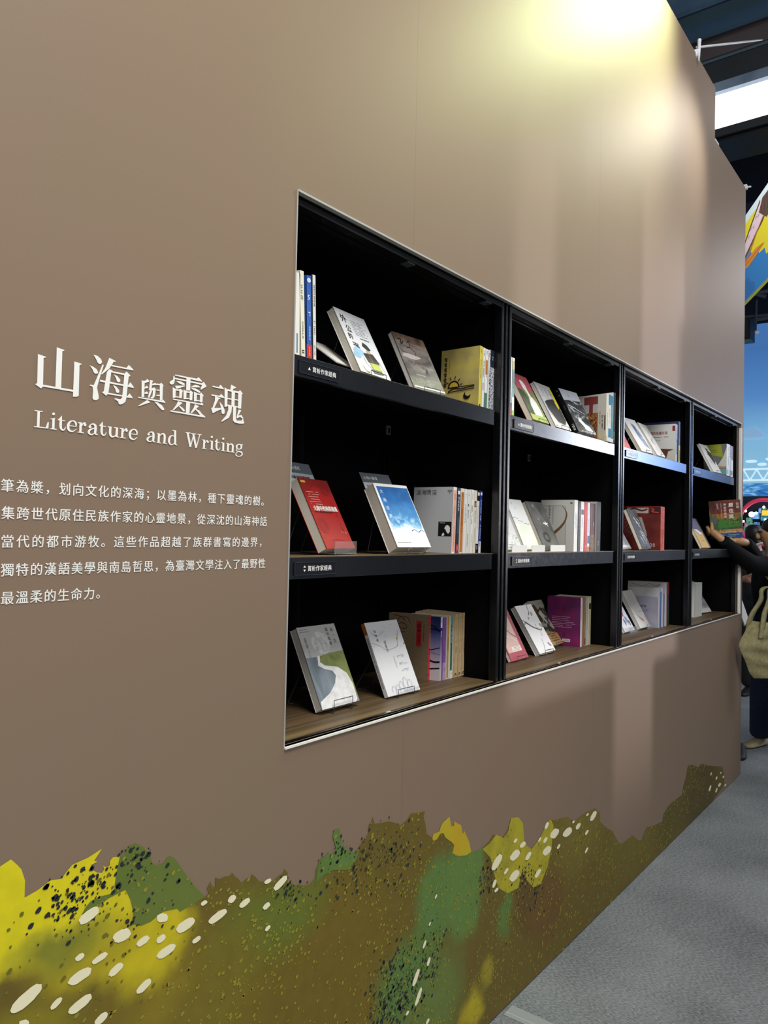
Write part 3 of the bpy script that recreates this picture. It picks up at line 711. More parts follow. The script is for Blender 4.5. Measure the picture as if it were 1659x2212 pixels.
LATIN='6684,17919 6683,17642 6729,17646 6730,17924|6633,17907 6777,17908 6779,17924 6635,17923|6634,17638 6886,17640 6887,17656 6636,17654|6837,17646 6871,17753 6893,17750 6887,17644|6998,17908 6996,17896 6988,17886 6976,17880 6963,17879 6953,17885 6946,17895 6946,17907 6952,17918 6962,17926 6974,17930 6986,17927 6995,17919|6951,17820 6952,17645 6997,17649 6996,17825|6916,17819 6950,17820 6997,17841 6998,17812 6925,17802|6921,17638 7034,17637 7036,17652 6922,17652|7113,17890 7111,17882 7124,17882 7124,17890|7111,17882 7108,17870 7125,17870 7124,17882|7108,17870 7105,17857 7126,17857 7125,17870|7105,17857 7101,17845 7126,17844 7126,17857|7101,17845 7097,17837 7127,17834 7126,17844|7097,17837 7092,17828 7128,17825 7127,17834|7092,17828 7087,17817 7129,17815 7128,17825|7087,17817 7083,17801 7129,17802 7129,17815|7083,17801 7082,17778 7129,17781 7129,17802|7082,17778 7081,17751 7128,17755 7129,17781|7081,17751 7081,17724 7128,17729 7128,17755|7081,17724 7083,17701 7129,17709 7128,17729|7083,17701 7086,17684 7130,17696 7129,17709|7086,17684 7091,17671 7131,17688 7130,17696|7091,17671 7097,17661 7133,17682 7131,17688|7097,17661 7105,17652 7135,17677 7133,17682|7105,17652 7114,17644 7139,17671 7135,17677|7114,17644 7126,17638 7144,17666 7139,17671|7126,17638 7139,17634 7149,17662 7144,17666|7139,17634 7153,17634 7152,17661 7149,17662|7153,17634 7166,17640 7156,17661 7152,17661|7166,17640 7177,17648 7163,17664 7156,17661|7177,17648 7185,17658 7170,17670 7163,17664|7185,17658 7192,17668 7176,17676 7170,17670|7192,17668 7196,17679 7181,17683 7176,17676|7196,17679 7199,17691 7185,17693 7181,17683|7199,17691 7201,17702 7187,17703 7185,17693|7201,17702 7202,17709 7189,17710 7187,17703|7050,17805 7185,17802 7187,17817 7052,17820|7051,17812 7119,17890 7121,17816|7246,17734 7397,17731 7398,17745 7247,17747|7400,17738 7403,17748 7382,17746 7384,17737|7403,17748 7406,17762 7379,17760 7382,17746|7406,17762 7408,17779 7375,17773 7379,17760|7408,17779 7407,17795 7372,17782 7375,17773|7407,17795 7401,17808 7368,17789 7372,17782|7401,17808 7392,17819 7364,17797 7368,17789|7392,17819 7381,17827 7359,17805 7364,17797|7381,17827 7370,17834 7353,17810 7359,17805|7370,17834 7359,17838 7347,17815 7353,17810|7359,17838 7346,17840 7339,17818 7347,17815|7346,17840 7334,17840 7331,17820 7339,17818|7334,17840 7321,17839 7323,17820 7331,17820|7321,17839 7307,17836 7314,17816 7323,17820|7307,17836 7293,17831 7304,17810 7314,17816|7293,17831 7279,17824 7295,17802 7304,17810|7279,17824 7265,17816 7288,17795 7295,17802|7265,17816 7253,17805 7283,17786 7288,17795|7253,17805 7243,17792 7278,17775 7283,17786|7243,17792 7233,17778 7274,17764 7278,17775|7233,17778 7226,17764 7271,17754 7274,17764|7226,17764 7221,17749 7269,17744 7271,17754|7221,17749 7219,17734 7268,17734 7269,17744|7219,17734 7218,17719 7267,17724 7268,17734|7218,17719 7219,17704 7268,17715 7267,17724|7219,17704 7223,17690 7270,17704 7268,17715|7223,17690 7228,17675 7272,17693 7270,17704|7228,17675 7236,17661 7275,17684 7272,17693|7236,17661 7246,17649 7278,17677 7275,17684|7246,17649 7260,17640 7283,17671 7278,17677|7260,17640 7276,17634 7292,17665 7283,17671|7276,17634 7291,17631 7302,17661 7292,17665|7291,17631 7306,17631 7311,17657 7302,17661|7306,17631 7320,17632 7320,17656 7311,17657|7320,17632 7334,17635 7330,17656 7320,17656|7334,17635 7346,17641 7339,17659 7330,17656|7346,17641 7359,17649 7350,17663 7339,17659|7359,17649 7372,17660 7361,17670 7350,17663|7372,17660 7384,17673 7375,17681 7361,17670|7384,17673 7395,17686 7387,17693 7375,17681|7395,17686 7403,17695 7395,17701 7387,17693|7455,17816 7455,17643 7501,17647 7500,17821|7421,17817 7454,17824 7501,17825 7499,17803 7429,17800|7424,17637 7544,17636 7546,17651 7426,17652|7505,17756 7510,17765 7492,17771 7488,17762|7510,17765 7517,17778 7498,17785 7492,17771|7517,17778 7524,17790 7505,17799 7498,17785|7524,17790 7531,17799 7513,17812 7505,17799|7531,17799 7537,17803 7524,17821 7513,17812|7537,17803 7544,17807 7535,17828 7524,17821|7544,17807 7551,17809 7545,17832 7535,17828|7551,17809 7554,17810 7556,17834 7545,17832|7554,17810 7553,17809 7568,17833 7556,17834|7553,17809 7553,17808 7575,17827 7568,17833|7553,17808 7555,17805 7579,17822 7575,17827|7555,17805 7557,17802 7581,17820 7579,17822|7590,17792 7587,17780 7579,17770 7567,17764 7554,17764 7544,17769 7537,17779 7537,17791 7542,17802 7553,17810 7566,17813 7578,17810 7587,17803|7686,17770 7684,17758 7675,17748 7663,17742 7650,17742 7639,17747 7633,17757 7632,17769 7638,17780 7649,17788 7661,17792 7674,17789 7683,17781|7648,17765 7656,17774 7642,17784 7634,17776|7656,17774 7667,17786 7653,17797 7642,17784|7667,17786 7679,17798 7666,17810 7653,17797|7679,17798 7690,17805 7680,17822 7666,17810|7690,17805 7700,17808 7694,17829 7680,17822|7700,17808 7710,17810 7708,17834 7694,17829|7710,17810 7720,17809 7723,17836 7708,17834|7720,17809 7728,17807 7737,17837 7723,17836|7728,17807 7733,17804 7751,17834 7737,17837|7733,17804 7737,17799 7764,17829 7751,17834|7737,17799 7740,17794 7776,17820 7764,17829|7740,17794 7742,17789 7786,17808 7776,17820|7742,17789 7744,17779 7791,17791 7786,17808|7744,17779 7745,17766 7794,17773 7791,17791|7745,17766 7745,17750 7795,17755 7794,17773|7745,17750 7745,17734 7795,17738 7795,17755|7745,17734 7745,17719 7794,17720 7795,17738|7745,17719 7743,17702 7791,17702 7794,17720|7743,17702 7742,17685 7788,17687 7791,17702|7742,17685 7743,17669 7787,17677 7788,17687|7743,17669 7748,17656 7787,17670 7787,17677|7748,17656 7756,17646 7787,17666 7787,17670|7756,17646 7766,17639 7788,17662 7787,17666|7766,17639 7777,17635 7789,17659 7788,17662|7777,17635 7789,17635 7793,17656 7789,17659|7789,17635 7802,17637 7802,17654 7793,17656|7802,17637 7812,17640 7812,17653 7802,17654|7812,17640 7819,17642 7819,17652 7812,17653|7760,17762 7749,17759 7753,17742 7765,17746|7749,17759 7733,17755 7737,17737 7753,17742|7733,17755 7714,17750 7720,17731 7737,17737|7714,17750 7697,17744 7706,17724 7720,17731|7697,17744 7681,17738 7693,17716 7706,17724|7681,17738 7665,17732 7681,17707 7693,17716|7665,17732 7650,17724 7672,17699 7681,17707|7650,17724 7636,17714 7667,17692 7672,17699|7636,17714 7626,17701 7664,17686 7667,17692|7626,17701 7620,17687 7662,17680 7664,17686|7620,17687 7617,17673 7661,17674 7662,17680|7617,17673 7618,17659 7661,17669 7661,17674|7618,17659 7624,17647 7661,17665 7661,17669|7624,17647 7633,17636 7663,17659 7661,17665|7633,17636 7644,17629 7666,17653 7663,17659|7644,17629 7656,17623 7671,17649 7666,17653|7656,17623 7670,17620 7678,17645 7671,17649|7670,17620 7685,17620 7688,17643 7678,17645|7685,17620 7700,17621 7698,17643 7688,17643|7700,17621 7715,17626 7708,17644 7698,17643|7715,17626 7730,17635 7719,17650 7708,17644|7730,17635 7744,17647 7732,17659 7719,17650|7744,17647 7756,17659 7744,17670 7732,17659|7756,17659 7764,17667 7753,17677 7744,17670|7899,17889 7897,17881 7910,17881 7910,17889|7897,17881 7894,17869 7910,17869 7910,17881|7894,17869 7890,17855 7911,17855 7910,17869|7890,17855 7886,17843 7911,17843 7911,17855|7886,17843 7882,17832 7913,17831 7911,17843|7882,17832 7877,17822 7914,17821 7913,17831|7877,17822 7873,17810 7916,17810 7914,17821|7873,17810 7870,17794 7917,17796 7916,17810|7870,17794 7868,17773 7917,17776 7917,17796|7868,17773 7867,17749 7917,17752 7917,17776|7867,17749 7867,17724 7916,17729 7917,17752|7867,17724 7869,17703 7916,17710 7916,17729|7869,17703 7871,17687 7917,17697 7916,17710|7871,17687 7875,17674 7918,17687 7917,17697|7875,17674 7881,17662 7919,17681 7918,17687|7881,17662 7889,17652 7921,17675 7919,17681|7889,17652 7900,17643 7925,17669 7921,17675|7900,17643 7912,17637 7931,17663 7925,17669|7912,17637 7926,17632 7937,17659 7931,17663|7926,17632 7942,17632 7940,17657 7937,17659|7942,17632 7955,17639 7944,17658 7940,17657|7955,17639 7966,17648 7951,17661 7944,17658|7966,17648 7973,17658 7959,17668 7951,17661|7973,17658 7980,17668 7965,17675 7959,17668|7980,17668 7985,17679 7970,17683 7965,17675|7985,17679 7988,17690 7974,17693 7970,17683|7988,17690 7990,17701 7977,17702 7974,17693|7990,17701 7992,17708 7979,17709 7977,17702|7840,17803 7974,17801 7976,17817 7842,17818|7841,17810 7904,17889 7907,17812|8043,17811 8042,17799 8091,17801 8092,17814|8042,17799 8041,17781 8090,17783 8091,17801|8041,17781 8040,17761 8089,17764 8090,17783|8040,17761 8040,17744 8088,17747 8089,17764|8040,17744 8039,17729 8088,17734 8088,17747|8039,17729 8039,17716 8088,17721 8088,17734|8039,17716 8040,17702 8089,17710 8088,17721|8040,17702 8042,17690 8090,17700 8089,17710|8042,17690 8044,17678 8091,17690 8090,17700|8044,17678 8048,17667 8092,17682 8091,17690|8048,17667 8053,17656 8094,17675 8092,17682|8053,17656 8061,17646 8096,17670 8094,17675|8061,17646 8070,17638 8100,17664 8096,17670|8070,17638 8081,17631 8105,17659 8100,17664|8081,17631 8095,17626 8109,17655 8105,17659|8095,17626 8110,17625 8114,17653 8109,17655|8110,17625 8126,17628 8122,17653 8114,17653|8126,17628 8141,17634 8134,17655 8122,17653|8141,17634 8156,17642 8146,17659 8134,17655|8156,17642 8168,17651 8156,17663 8146,17659|8168,17651 8178,17662 8163,17670 8156,17663|8178,17662 8185,17675 8170,17680 8163,17670|8185,17675 8190,17686 8176,17691 8170,17680|8190,17686 8193,17694 8180,17698 8176,17691|8012,17801 8091,17801 8093,17819 8014,17819|8178,17814 8174,17644 8223,17647 8227,17818|8141,17805 8225,17806 8227,17822 8143,17820|8192,17644 8245,17637 8249,17652 8196,17659|8297,17811 8292,17644 8339,17647 8344,17814|8260,17804 8342,17802 8345,17820 8263,17822|8266,17638 8390,17636 8392,17652 8268,17653|8349,17756 8354,17764 8338,17771 8333,17762|8354,17764 8362,17775 8345,17783 8338,17771|8362,17775 8371,17787 8352,17796 8345,17783|8371,17787 8378,17795 8360,17807 8352,17796|8378,17795 8384,17800 8369,17816 8360,17807|8384,17800 8390,17804 8379,17822 8369,17816|8390,17804 8396,17806 8388,17827 8379,17822|8396,17806 8398,17806 8399,17830 8388,17827|8398,17806 8396,17806 8411,17828 8399,17830|8396,17806 8397,17804 8419,17822 8411,17828|8397,17804 8399,17801 8423,17818 8419,17822|8399,17801 8402,17798 8426,17815 8423,17818|8434,17789 8431,17778 8423,17769 8411,17763 8398,17763 8387,17768 8381,17778 8381,17789 8386,17799 8397,17807 8409,17810 8421,17807 8430,17800|8483,17730 8637,17730 8638,17744 8484,17743|8641,17737 8643,17747 8620,17745 8622,17736|8643,17747 8646,17760 8618,17758 8620,17745|8646,17760 8647,17777 8614,17770 8618,17758|8647,17777 8646,17792 8611,17780 8614,17770|8646,17792 8639,17805 8606,17788 8611,17780|8639,17805 8630,17817 8601,17797 8606,17788|8630,17817 8619,17826 8595,17805 8601,17797|8619,17826 8607,17833 8589,17811 8595,17805|8607,17833 8594,17838 8582,17815 8589,17811|8594,17838 8580,17839 8575,17818 8582,17815|8580,17839 8567,17838 8566,17819 8575,17818|8567,17838 8554,17837 8557,17819 8566,17819|8554,17837 8541,17834 8547,17815 8557,17819|8541,17834 8527,17830 8538,17809 8547,17815|8527,17830 8512,17824 8530,17802 8538,17809|8512,17824 8499,17816 8523,17795 8530,17802|8499,17816 8487,17806 8517,17787 8523,17795|8487,17806 8476,17794 8512,17778 8517,17787|8476,17794 8467,17781 8508,17768 8512,17778|8467,17781 8460,17767 8505,17758 8508,17768|8460,17767 8454,17752 8503,17748 8505,17758|8454,17752 8451,17736 8502,17737 8503,17748|8451,17736 8450,17720 8501,17725 8502,17737|8450,17720 8452,17705 8502,17714 8501,17725|8452,17705 8455,17689 8504,17703 8502,17714|8455,17689 8462,17674 8506,17691 8504,17703|8462,17674 8470,17659 8510,17681 8506,17691|8470,17659 8482,17647 8514,17672 8510,17681|8482,17647 8496,17637 8521,17666 8514,17672|8496,17637 8512,17631 8530,17660 8521,17666|8512,17631 8528,17627 8540,17655 8530,17660|8528,17627 8544,17626 8550,17652 8540,17655|8544,17626 8558,17627 8558,17650 8550,17652|8558,17627 8572,17631 8567,17651 8558,17650|8572,17631 8584,17636 8577,17653 8567,17651|8584,17636 8597,17644 8587,17657 8577,17653|8597,17644 8610,17655 8599,17665 8587,17657|8610,17655 8623,17668 8613,17676 8599,17665|8623,17668 8635,17681 8626,17688 8613,17676|8635,17681 8643,17689 8635,17696 8626,17688|8919,17777 8916,17766 8908,17757 8896,17751 8883,17751 8872,17756 8866,17765 8865,17776 8871,17787 8881,17794 8894,17797 8906,17795 8915,17787|8880,17772 8888,17779 8875,17790 8867,17782|8888,17779 8900,17790 8888,17801 8875,17790|8900,17790 8914,17801 8902,17813 8888,17801|8914,17801 8925,17808 8915,17823 8902,17813|8925,17808 8935,17811 8929,17830 8915,17823|8935,17811 8945,17812 8943,17835 8929,17830|8945,17812 8954,17812 8957,17837 8943,17835|8954,17812 8960,17810 8970,17838 8957,17837|8960,17810 8966,17806 8984,17836 8970,17838|8966,17806 8970,17802 8997,17831 8984,17836|8970,17802 8972,17798 9010,17823 8997,17831|8972,17798 8974,17792 9019,17810 9010,17823|8974,17792 8975,17783 9025,17795 9019,17810|8975,17783 8977,17770 9028,17778 9025,17795|8977,17770 8977,17755 9029,17761 9028,17778|8977,17755 8977,17740 9029,17743 9029,17761|8977,17740 8977,17724 9028,17725 9029,17743|8977,17724 8975,17707 9025,17707 9028,17725|8975,17707 8974,17689 9022,17691 9025,17707|8974,17689 8975,17673 9021,17679 9022,17691|8975,17673 8980,17660 9020,17671 9021,17679|8980,17660 8986,17649 9020,17665 9020,17671|8986,17649 8995,17641 9021,17660 9020,17665|8995,17641 9007,17635 9021,17656 9021,17660|9007,17635 9021,17634 9025,17654 9021,17656|9021,17634 9035,17637 9034,17652 9025,17654|9035,17637 9046,17640 9044,17652 9034,17652|9046,17640 9053,17642 9052,17652 9044,17652|8993,17761 8981,17758 8985,17742 8997,17746|8981,17758 8964,17753 8968,17737 8985,17742|8964,17753 8944,17748 8950,17731 8968,17737|8944,17748 8926,17742 8935,17724 8950,17731|8926,17742 8910,17736 8922,17716 8935,17724|8910,17736 8893,17730 8910,17707 8922,17716|8893,17730 8877,17722 8900,17698 8910,17707|8877,17722 8863,17713 8895,17691 8900,17698|8863,17713 8853,17701 8892,17686 8895,17691|8853,17701 8847,17688 8891,17682 8892,17686|8847,17688 8845,17675 8890,17678 8891,17682|8845,17675 8846,17663 8890,17674 8890,17678|8846,17663 8852,17652 8890,17671 8890,17674|8852,17652 8862,17643 8892,17665 8890,17671|8862,17643 8873,17636 8896,17659 8892,17665|8873,17636 8886,17631 8900,17655 8896,17659|8886,17631 8899,17629 8908,17651 8900,17655|8899,17629 8913,17627 8918,17649 8908,17651|8913,17627 8929,17628 8928,17648 8918,17649|8929,17628 8945,17632 8938,17649 8928,17648|8945,17632 8960,17641 8950,17654 8938,17649|8960,17641 8976,17652 8965,17663 8950,17654|8976,17652 8989,17664 8979,17673 8965,17663|8989,17664 8998,17671 8989,17680 8979,17673|9099,17811 9097,17636 9146,17640 9148,17815|9079,17802 9141,17800 9144,17818 9082,17820|9081,17632 9183,17628 9185,17642 9083,17646|9150,17767 9157,17774 9143,17782 9137,17774|9157,17774 9167,17785 9152,17794 9143,17782|9167,17785 9178,17795 9162,17807 9152,17794|9178,17795 9188,17801 9174,17818 9162,17807|9188,17801 9197,17804 9188,17826 9174,17818|9197,17804 9207,17805 9202,17832 9188,17826|9207,17805 9215,17804 9218,17835 9202,17832|9215,17804 9220,17802 9235,17835 9218,17835|9220,17802 9223,17800 9250,17831 9235,17835|9223,17800 9226,17795 9263,17822 9250,17831|9226,17795 9230,17789 9273,17811 9263,17822|9230,17789 9232,17782 9281,17797 9273,17811|9232,17782 9234,17772 9284,17780 9281,17797|9234,17772 9234,17758 9285,17762 9284,17780|9234,17758 9234,17741 9284,17744 9285,17762|9234,17741 9234,17723 9284,17726 9284,17744|9234,17723 9233,17702 9283,17704 9284,17726|9233,17702 9231,17678 9281,17680 9283,17704|9231,17678 9230,17657 9280,17658 9281,17680|9230,17657 9229,17642 9279,17643 9280,17658|9213,17634 9315,17629 9318,17643 9216,17648|9476,17912 9485,17643 9536,17648 9527,17918|9439,17903 9524,17904 9526,17922 9441,17921|9499,17641 9556,17630 9562,17645 9505,17657|9493,17802 9485,17806 9476,17793 9485,17790|9485,17806 9473,17812 9464,17798 9476,17793|9473,17812 9457,17817 9451,17801 9464,17798|9457,17817 9441,17820 9440,17801 9451,17801|9441,17820 9424,17818 9431,17797 9440,17801|9424,17818 9407,17813 9420,17791 9431,17797|9407,17813 9389,17805 9411,17783 9420,17791|9389,17805 9373,17794 9405,17775 9411,17783|9373,17794 9361,17780 9400,17766 9405,17775|9361,17780 9351,17764 9395,17754 9400,17766|9351,17764 9344,17747 9392,17740 9395,17754|9344,17747 9339,17731 9389,17728 9392,17740|9339,17731 9337,17715 9387,17716 9389,17728|9337,17715 9336,17699 9387,17705 9387,17716|9336,17699 9339,17684 9387,17694 9387,17705|9339,17684 9343,17670 9389,17684 9387,17694|9343,17670 9350,17657 9391,17673 9389,17684|9350,17657 9360,17644 9395,17663 9391,17673|9360,17644 9371,17633 9399,17654 9395,17663|9371,17633 9384,17625 9404,17647 9399,17654|9384,17625 9399,17621 9411,17643 9404,17647|9399,17621 9414,17619 9419,17639 9411,17643|9414,17619 9430,17620 9429,17638 9419,17639|9430,17620 9445,17625 9439,17639 9429,17638|9445,17625 9461,17634 9451,17645 9439,17639|9461,17634 9476,17646 9465,17656 9451,17645|9476,17646 9490,17658 9479,17667 9465,17656|9490,17658 9499,17666 9488,17675 9479,17667|9758,17902 9877,17904 9879,17919 9760,17917|9886,17897 10021,17898 10023,17914 9888,17912|10055,17900 10157,17900 10159,17916 10057,17915|9783,17899 9864,17627 9912,17640 9831,17913|9899,17630 9968,17895 9947,17897 9877,17632|9923,17899 10007,17622 10056,17636 9972,17913|10045,17628 10123,17902 10101,17904 10024,17631|10207,17806 10204,17636 10252,17640 10255,17809|10174,17799 10256,17798 10258,17814 10177,17815|10180,17629 10302,17625 10304,17638 10183,17643|10263,17748 10269,17756 10252,17762 10248,17753|10269,17756 10277,17768 10259,17774 10252,17762|10277,17768 10285,17779 10266,17787 10259,17774|10285,17779 10293,17787 10274,17798 10266,17787|10293,17787 10298,17790 10283,17805 10274,17798|10298,17790 10302,17792 10292,17811 10283,17805|10302,17792 10305,17792 10302,17814 10292,17811|10305,17792 10306,17792 10312,17815 10302,17814|10306,17792 10307,17792 10323,17812 10312,17815|10307,17792 10311,17790 10331,17807 10323,17812|10311,17790 10315,17786 10336,17803 10331,17807|10315,17786 10318,17783 10339,17800 10336,17803|10354,17782 10351,17772 10343,17764 10331,17759 10319,17759 10308,17763 10302,17772 10302,17781 10307,17791 10317,17798 10330,17800 10342,17798 10350,17791|10455,17897 10452,17886 10443,17876 10430,17871 10416,17871 10404,17876 10397,17885 10396,17896 10402,17907 10414,17915 10428,17918 10442,17915 10451,17908|10407,17806 10408,17636 10457,17639 10457,17811|10372,17799 10454,17798 10456,17815 10375,17816|10375,17635 10486,17629 10489,17643 10377,17649|10562,17875 10561,17867 10575,17868 10575,17875|10561,17867 10558,17856 10575,17857 10575,17868|10558,17856 10555,17844 10576,17844 10575,17857|10555,17844 10552,17833 10577,17832 10576,17844|10552,17833 10547,17824 10578,17822 10577,17832|10547,17824 10542,17815 10579,17813 10578,17822|10542,17815 10536,17804 10581,17804 10579,17813|10536,17804 10532,17789 10582,17791 10581,17804|10532,17789 10530,17768 10582,17770 10582,17791|10530,17768 10529,17742 10580,17746 10582,17770|10529,17742 10529,17717 10580,17721 10580,17746|10529,17717 10530,17695 10580,17702 10580,17721|10530,17695 10533,17679 10581,17689 10580,17702|10533,17679 10538,17666 10583,17681 10581,17689|10538,17666 10544,17656 10585,17675 10583,17681|10544,17656 10553,17647 10588,17669 10585,17675|10553,17647 10564,17639 10593,17663 10588,17669|10564,17639 10577,17633 10598,17658 10593,17663|10577,17633 10592,17630 10604,17654 10598,17658|10592,17630 10607,17629 10607,17652 10604,17654|10607,17629 10621,17634 10610,17652 10607,17652|10621,17634 10631,17642 10617,17654 10610,17652|10631,17642 10640,17650 10625,17659 10617,17654|10640,17650 10646,17659 10631,17665 10625,17659|10646,17659 10652,17669 10636,17673 10631,17665|10652,17669 10656,17680 10641,17682 10636,17673|10656,17680 10659,17690 10644,17692 10641,17682|10659,17690 10661,17696 10647,17698 10644,17692|10505,17798 10636,17795 10639,17809 10508,17812|10506,17805 10568,17875 10571,17805|10761,17895 10758,17883 10749,17874 10735,17868 10720,17868 10708,17873 10701,17882 10700,17894 10707,17905 10719,17912 10733,17915 10747,17913 10757,17905|10712,17800 10712,17637 10763,17641 10763,17804|10681,17794 10759,17793 10762,17810 10684,17811|10681,17633 10802,17627 10805,17642 10684,17647|10840,17805 10840,17636 10891,17640 10891,17809|10818,17798 10888,17795 10891,17812 10821,17815|10820,17632 10935,17627 10937,17642 10823,17646|10892,17757 10899,17764 10884,17771 10879,17764|10899,17764 10908,17774 10892,17782 10884,17771|10908,17774 10919,17782 10902,17794 10892,17782|10919,17782 10928,17787 10915,17804 10902,17794|10928,17787 10936,17789 10929,17810 10915,17804|10936,17789 10945,17789 10944,17815 10929,17810|10945,17789 10953,17788 10960,17816 10944,17815|10953,17788 10958,17786 10977,17815 10960,17816|10958,17786 10962,17782 10991,17810 10977,17815|10962,17782 10966,17778 11004,17802 10991,17810|10966,17778 10969,17772 11014,17792 11004,17802|10969,17772 10971,17765 11022,17779 11014,17792|10971,17765 10973,17756 11025,17764 11022,17779|10973,17756 10973,17744 11026,17749 11025,17764|10973,17744 10973,17730 11025,17733 11026,17749|10973,17730 10972,17713 11024,17717 11025,17733|10972,17713 10972,17693 11024,17696 11024,17717|10972,17693 10971,17670 11023,17673 11024,17696|10971,17670 10970,17649 11022,17652 11023,17673|10970,17649 10970,17635 11022,17637 11022,17652|10949,17630 11052,17626 11055,17640 10952,17645|11166,17826 11154,17823 11164,17805 11174,17811|11154,17823 11136,17818 11149,17797 11164,17805|11136,17818 11115,17811 11136,17789 11149,17797|11115,17811 11098,17799 11131,17783 11136,17789|11098,17799 11087,17784 11130,17779 11131,17783|11087,17784 11084,17769 11129,17771 11130,17779|11084,17769 11085,17754 11130,17762 11129,17771|11085,17754 11088,17742 11132,17754 11130,17762|11088,17742 11095,17730 11134,17746 11132,17754|11095,17730 11105,17719 11138,17737 11134,17746|11105,17719 11118,17711 11142,17730 11138,17737|11118,17711 11131,17704 11148,17725 11142,17730|11131,17704 11146,17701 11154,17723 11148,17725|11146,17701 11162,17702 11162,17722 11154,17723|11162,17702 11176,17704 11173,17723 11162,17722|11176,17704 11190,17707 11183,17726 11173,17723|11190,17707 11205,17710 11194,17730 11183,17726|11205,17710 11221,17715 11205,17737 11194,17730|11221,17715 11238,17723 11212,17743 11205,17737|11238,17723 11252,17735 11215,17747 11212,17743|11252,17735 11260,17751 11216,17754 11215,17747|11260,17751 11263,17767 11217,17763 11216,17754|11263,17767 11262,17782 11216,17774 11217,17763|11262,17782 11258,17796 11214,17782 11216,17774|11258,17796 11248,17808 11212,17789 11214,17782|11248,17808 11235,17817 11207,17797 11212,17789|11235,17817 11222,17824 11201,17805 11207,17797|11222,17824 11209,17828 11195,17810 11201,17805|11209,17828 11196,17830 11191,17812 11195,17810|11196,17830 11184,17830 11184,17812 11191,17812|11184,17830 11175,17828 11177,17811 11184,17812|11175,17828 11169,17827 11171,17810 11177,17811|11228,17797 11235,17802 11223,17813 11216,17807|11235,17802 11246,17809 11234,17820 11223,17813|11246,17809 11256,17815 11245,17828 11234,17820|11256,17815 11260,17816 11259,17834 11245,17828|11260,17816 11256,17816 11273,17830 11259,17834|11256,17816 11257,17814 11280,17823 11273,17830|11257,17814 11259,17808 11284,17817 11280,17823|11259,17808 11261,17804 11286,17814 11284,17817|11113,17723 11107,17718 11123,17710 11128,17716|11107,17718 11100,17709 11117,17702 11123,17710|11100,17709 11092,17699 11111,17694 11117,17702|11092,17699 11088,17689 11110,17689 11111,17694|11088,17689 11089,17679 11112,17686 11110,17689|11089,17679 11094,17670 11115,17683 11112,17686|11094,17670 11103,17662 11120,17680 11115,17683|11103,17662 11117,17656 11127,17678 11120,17680|11117,17656 11136,17653 11140,17678 11127,17678|11136,17653 11157,17653 11159,17679 11140,17678|11157,17653 11177,17653 11181,17681 11159,17679|11177,17653 11194,17651 11203,17680 11181,17681|11194,17651 11208,17648 11222,17677 11203,17680|11208,17648 11222,17644 11241,17673 11222,17677|11222,17644 11233,17640 11258,17667 11241,17673|11233,17640 11239,17636 11273,17657 11258,17667|11239,17636 11244,17631 11282,17644 11273,17657|11244,17631 11247,17623 11286,17630 11282,17644|11247,17623 11249,17615 11285,17615 11286,17630|11249,17615 11248,17608 11279,17600 11285,17615|11248,17608 11243,17600 11267,17587 11279,17600|11243,17600 11233,17590 11251,17575 11267,17587|11233,17590 11220,17581 11233,17565 11251,17575|11220,17581 11207,17574 11215,17558 11233,17565|11207,17574 11193,17569 11197,17553 11215,17558|11193,17569 11178,17567 11178,17551 11197,17553|11178,17567 11162,17567 11160,17550 11178,17551|11162,17567 11148,17568 11142,17551 11160,17550|11148,17568 11134,17571 11125,17554 11142,17551|11134,17571 11120,17576 11107,17559 11125,17554|11120,17576 11109,17582 11092,17566 11107,17559|11109,17582 11102,17587 11080,17575 11092,17566|11102,17587 11100,17591 11075,17586 11080,17575|11100,17591 11100,17598 11075,17598 11075,17586|11100,17598 11102,17606 11080,17610 11075,17598|11102,17606 11106,17614 11086,17620 11080,17610|11106,17614 11112,17621 11095,17631 11086,17620|11112,17621 11121,17630 11107,17640 11095,17631|11121,17630 11131,17638 11118,17648 11107,17640|11131,17638 11139,17644 11126,17654 11118,17648'
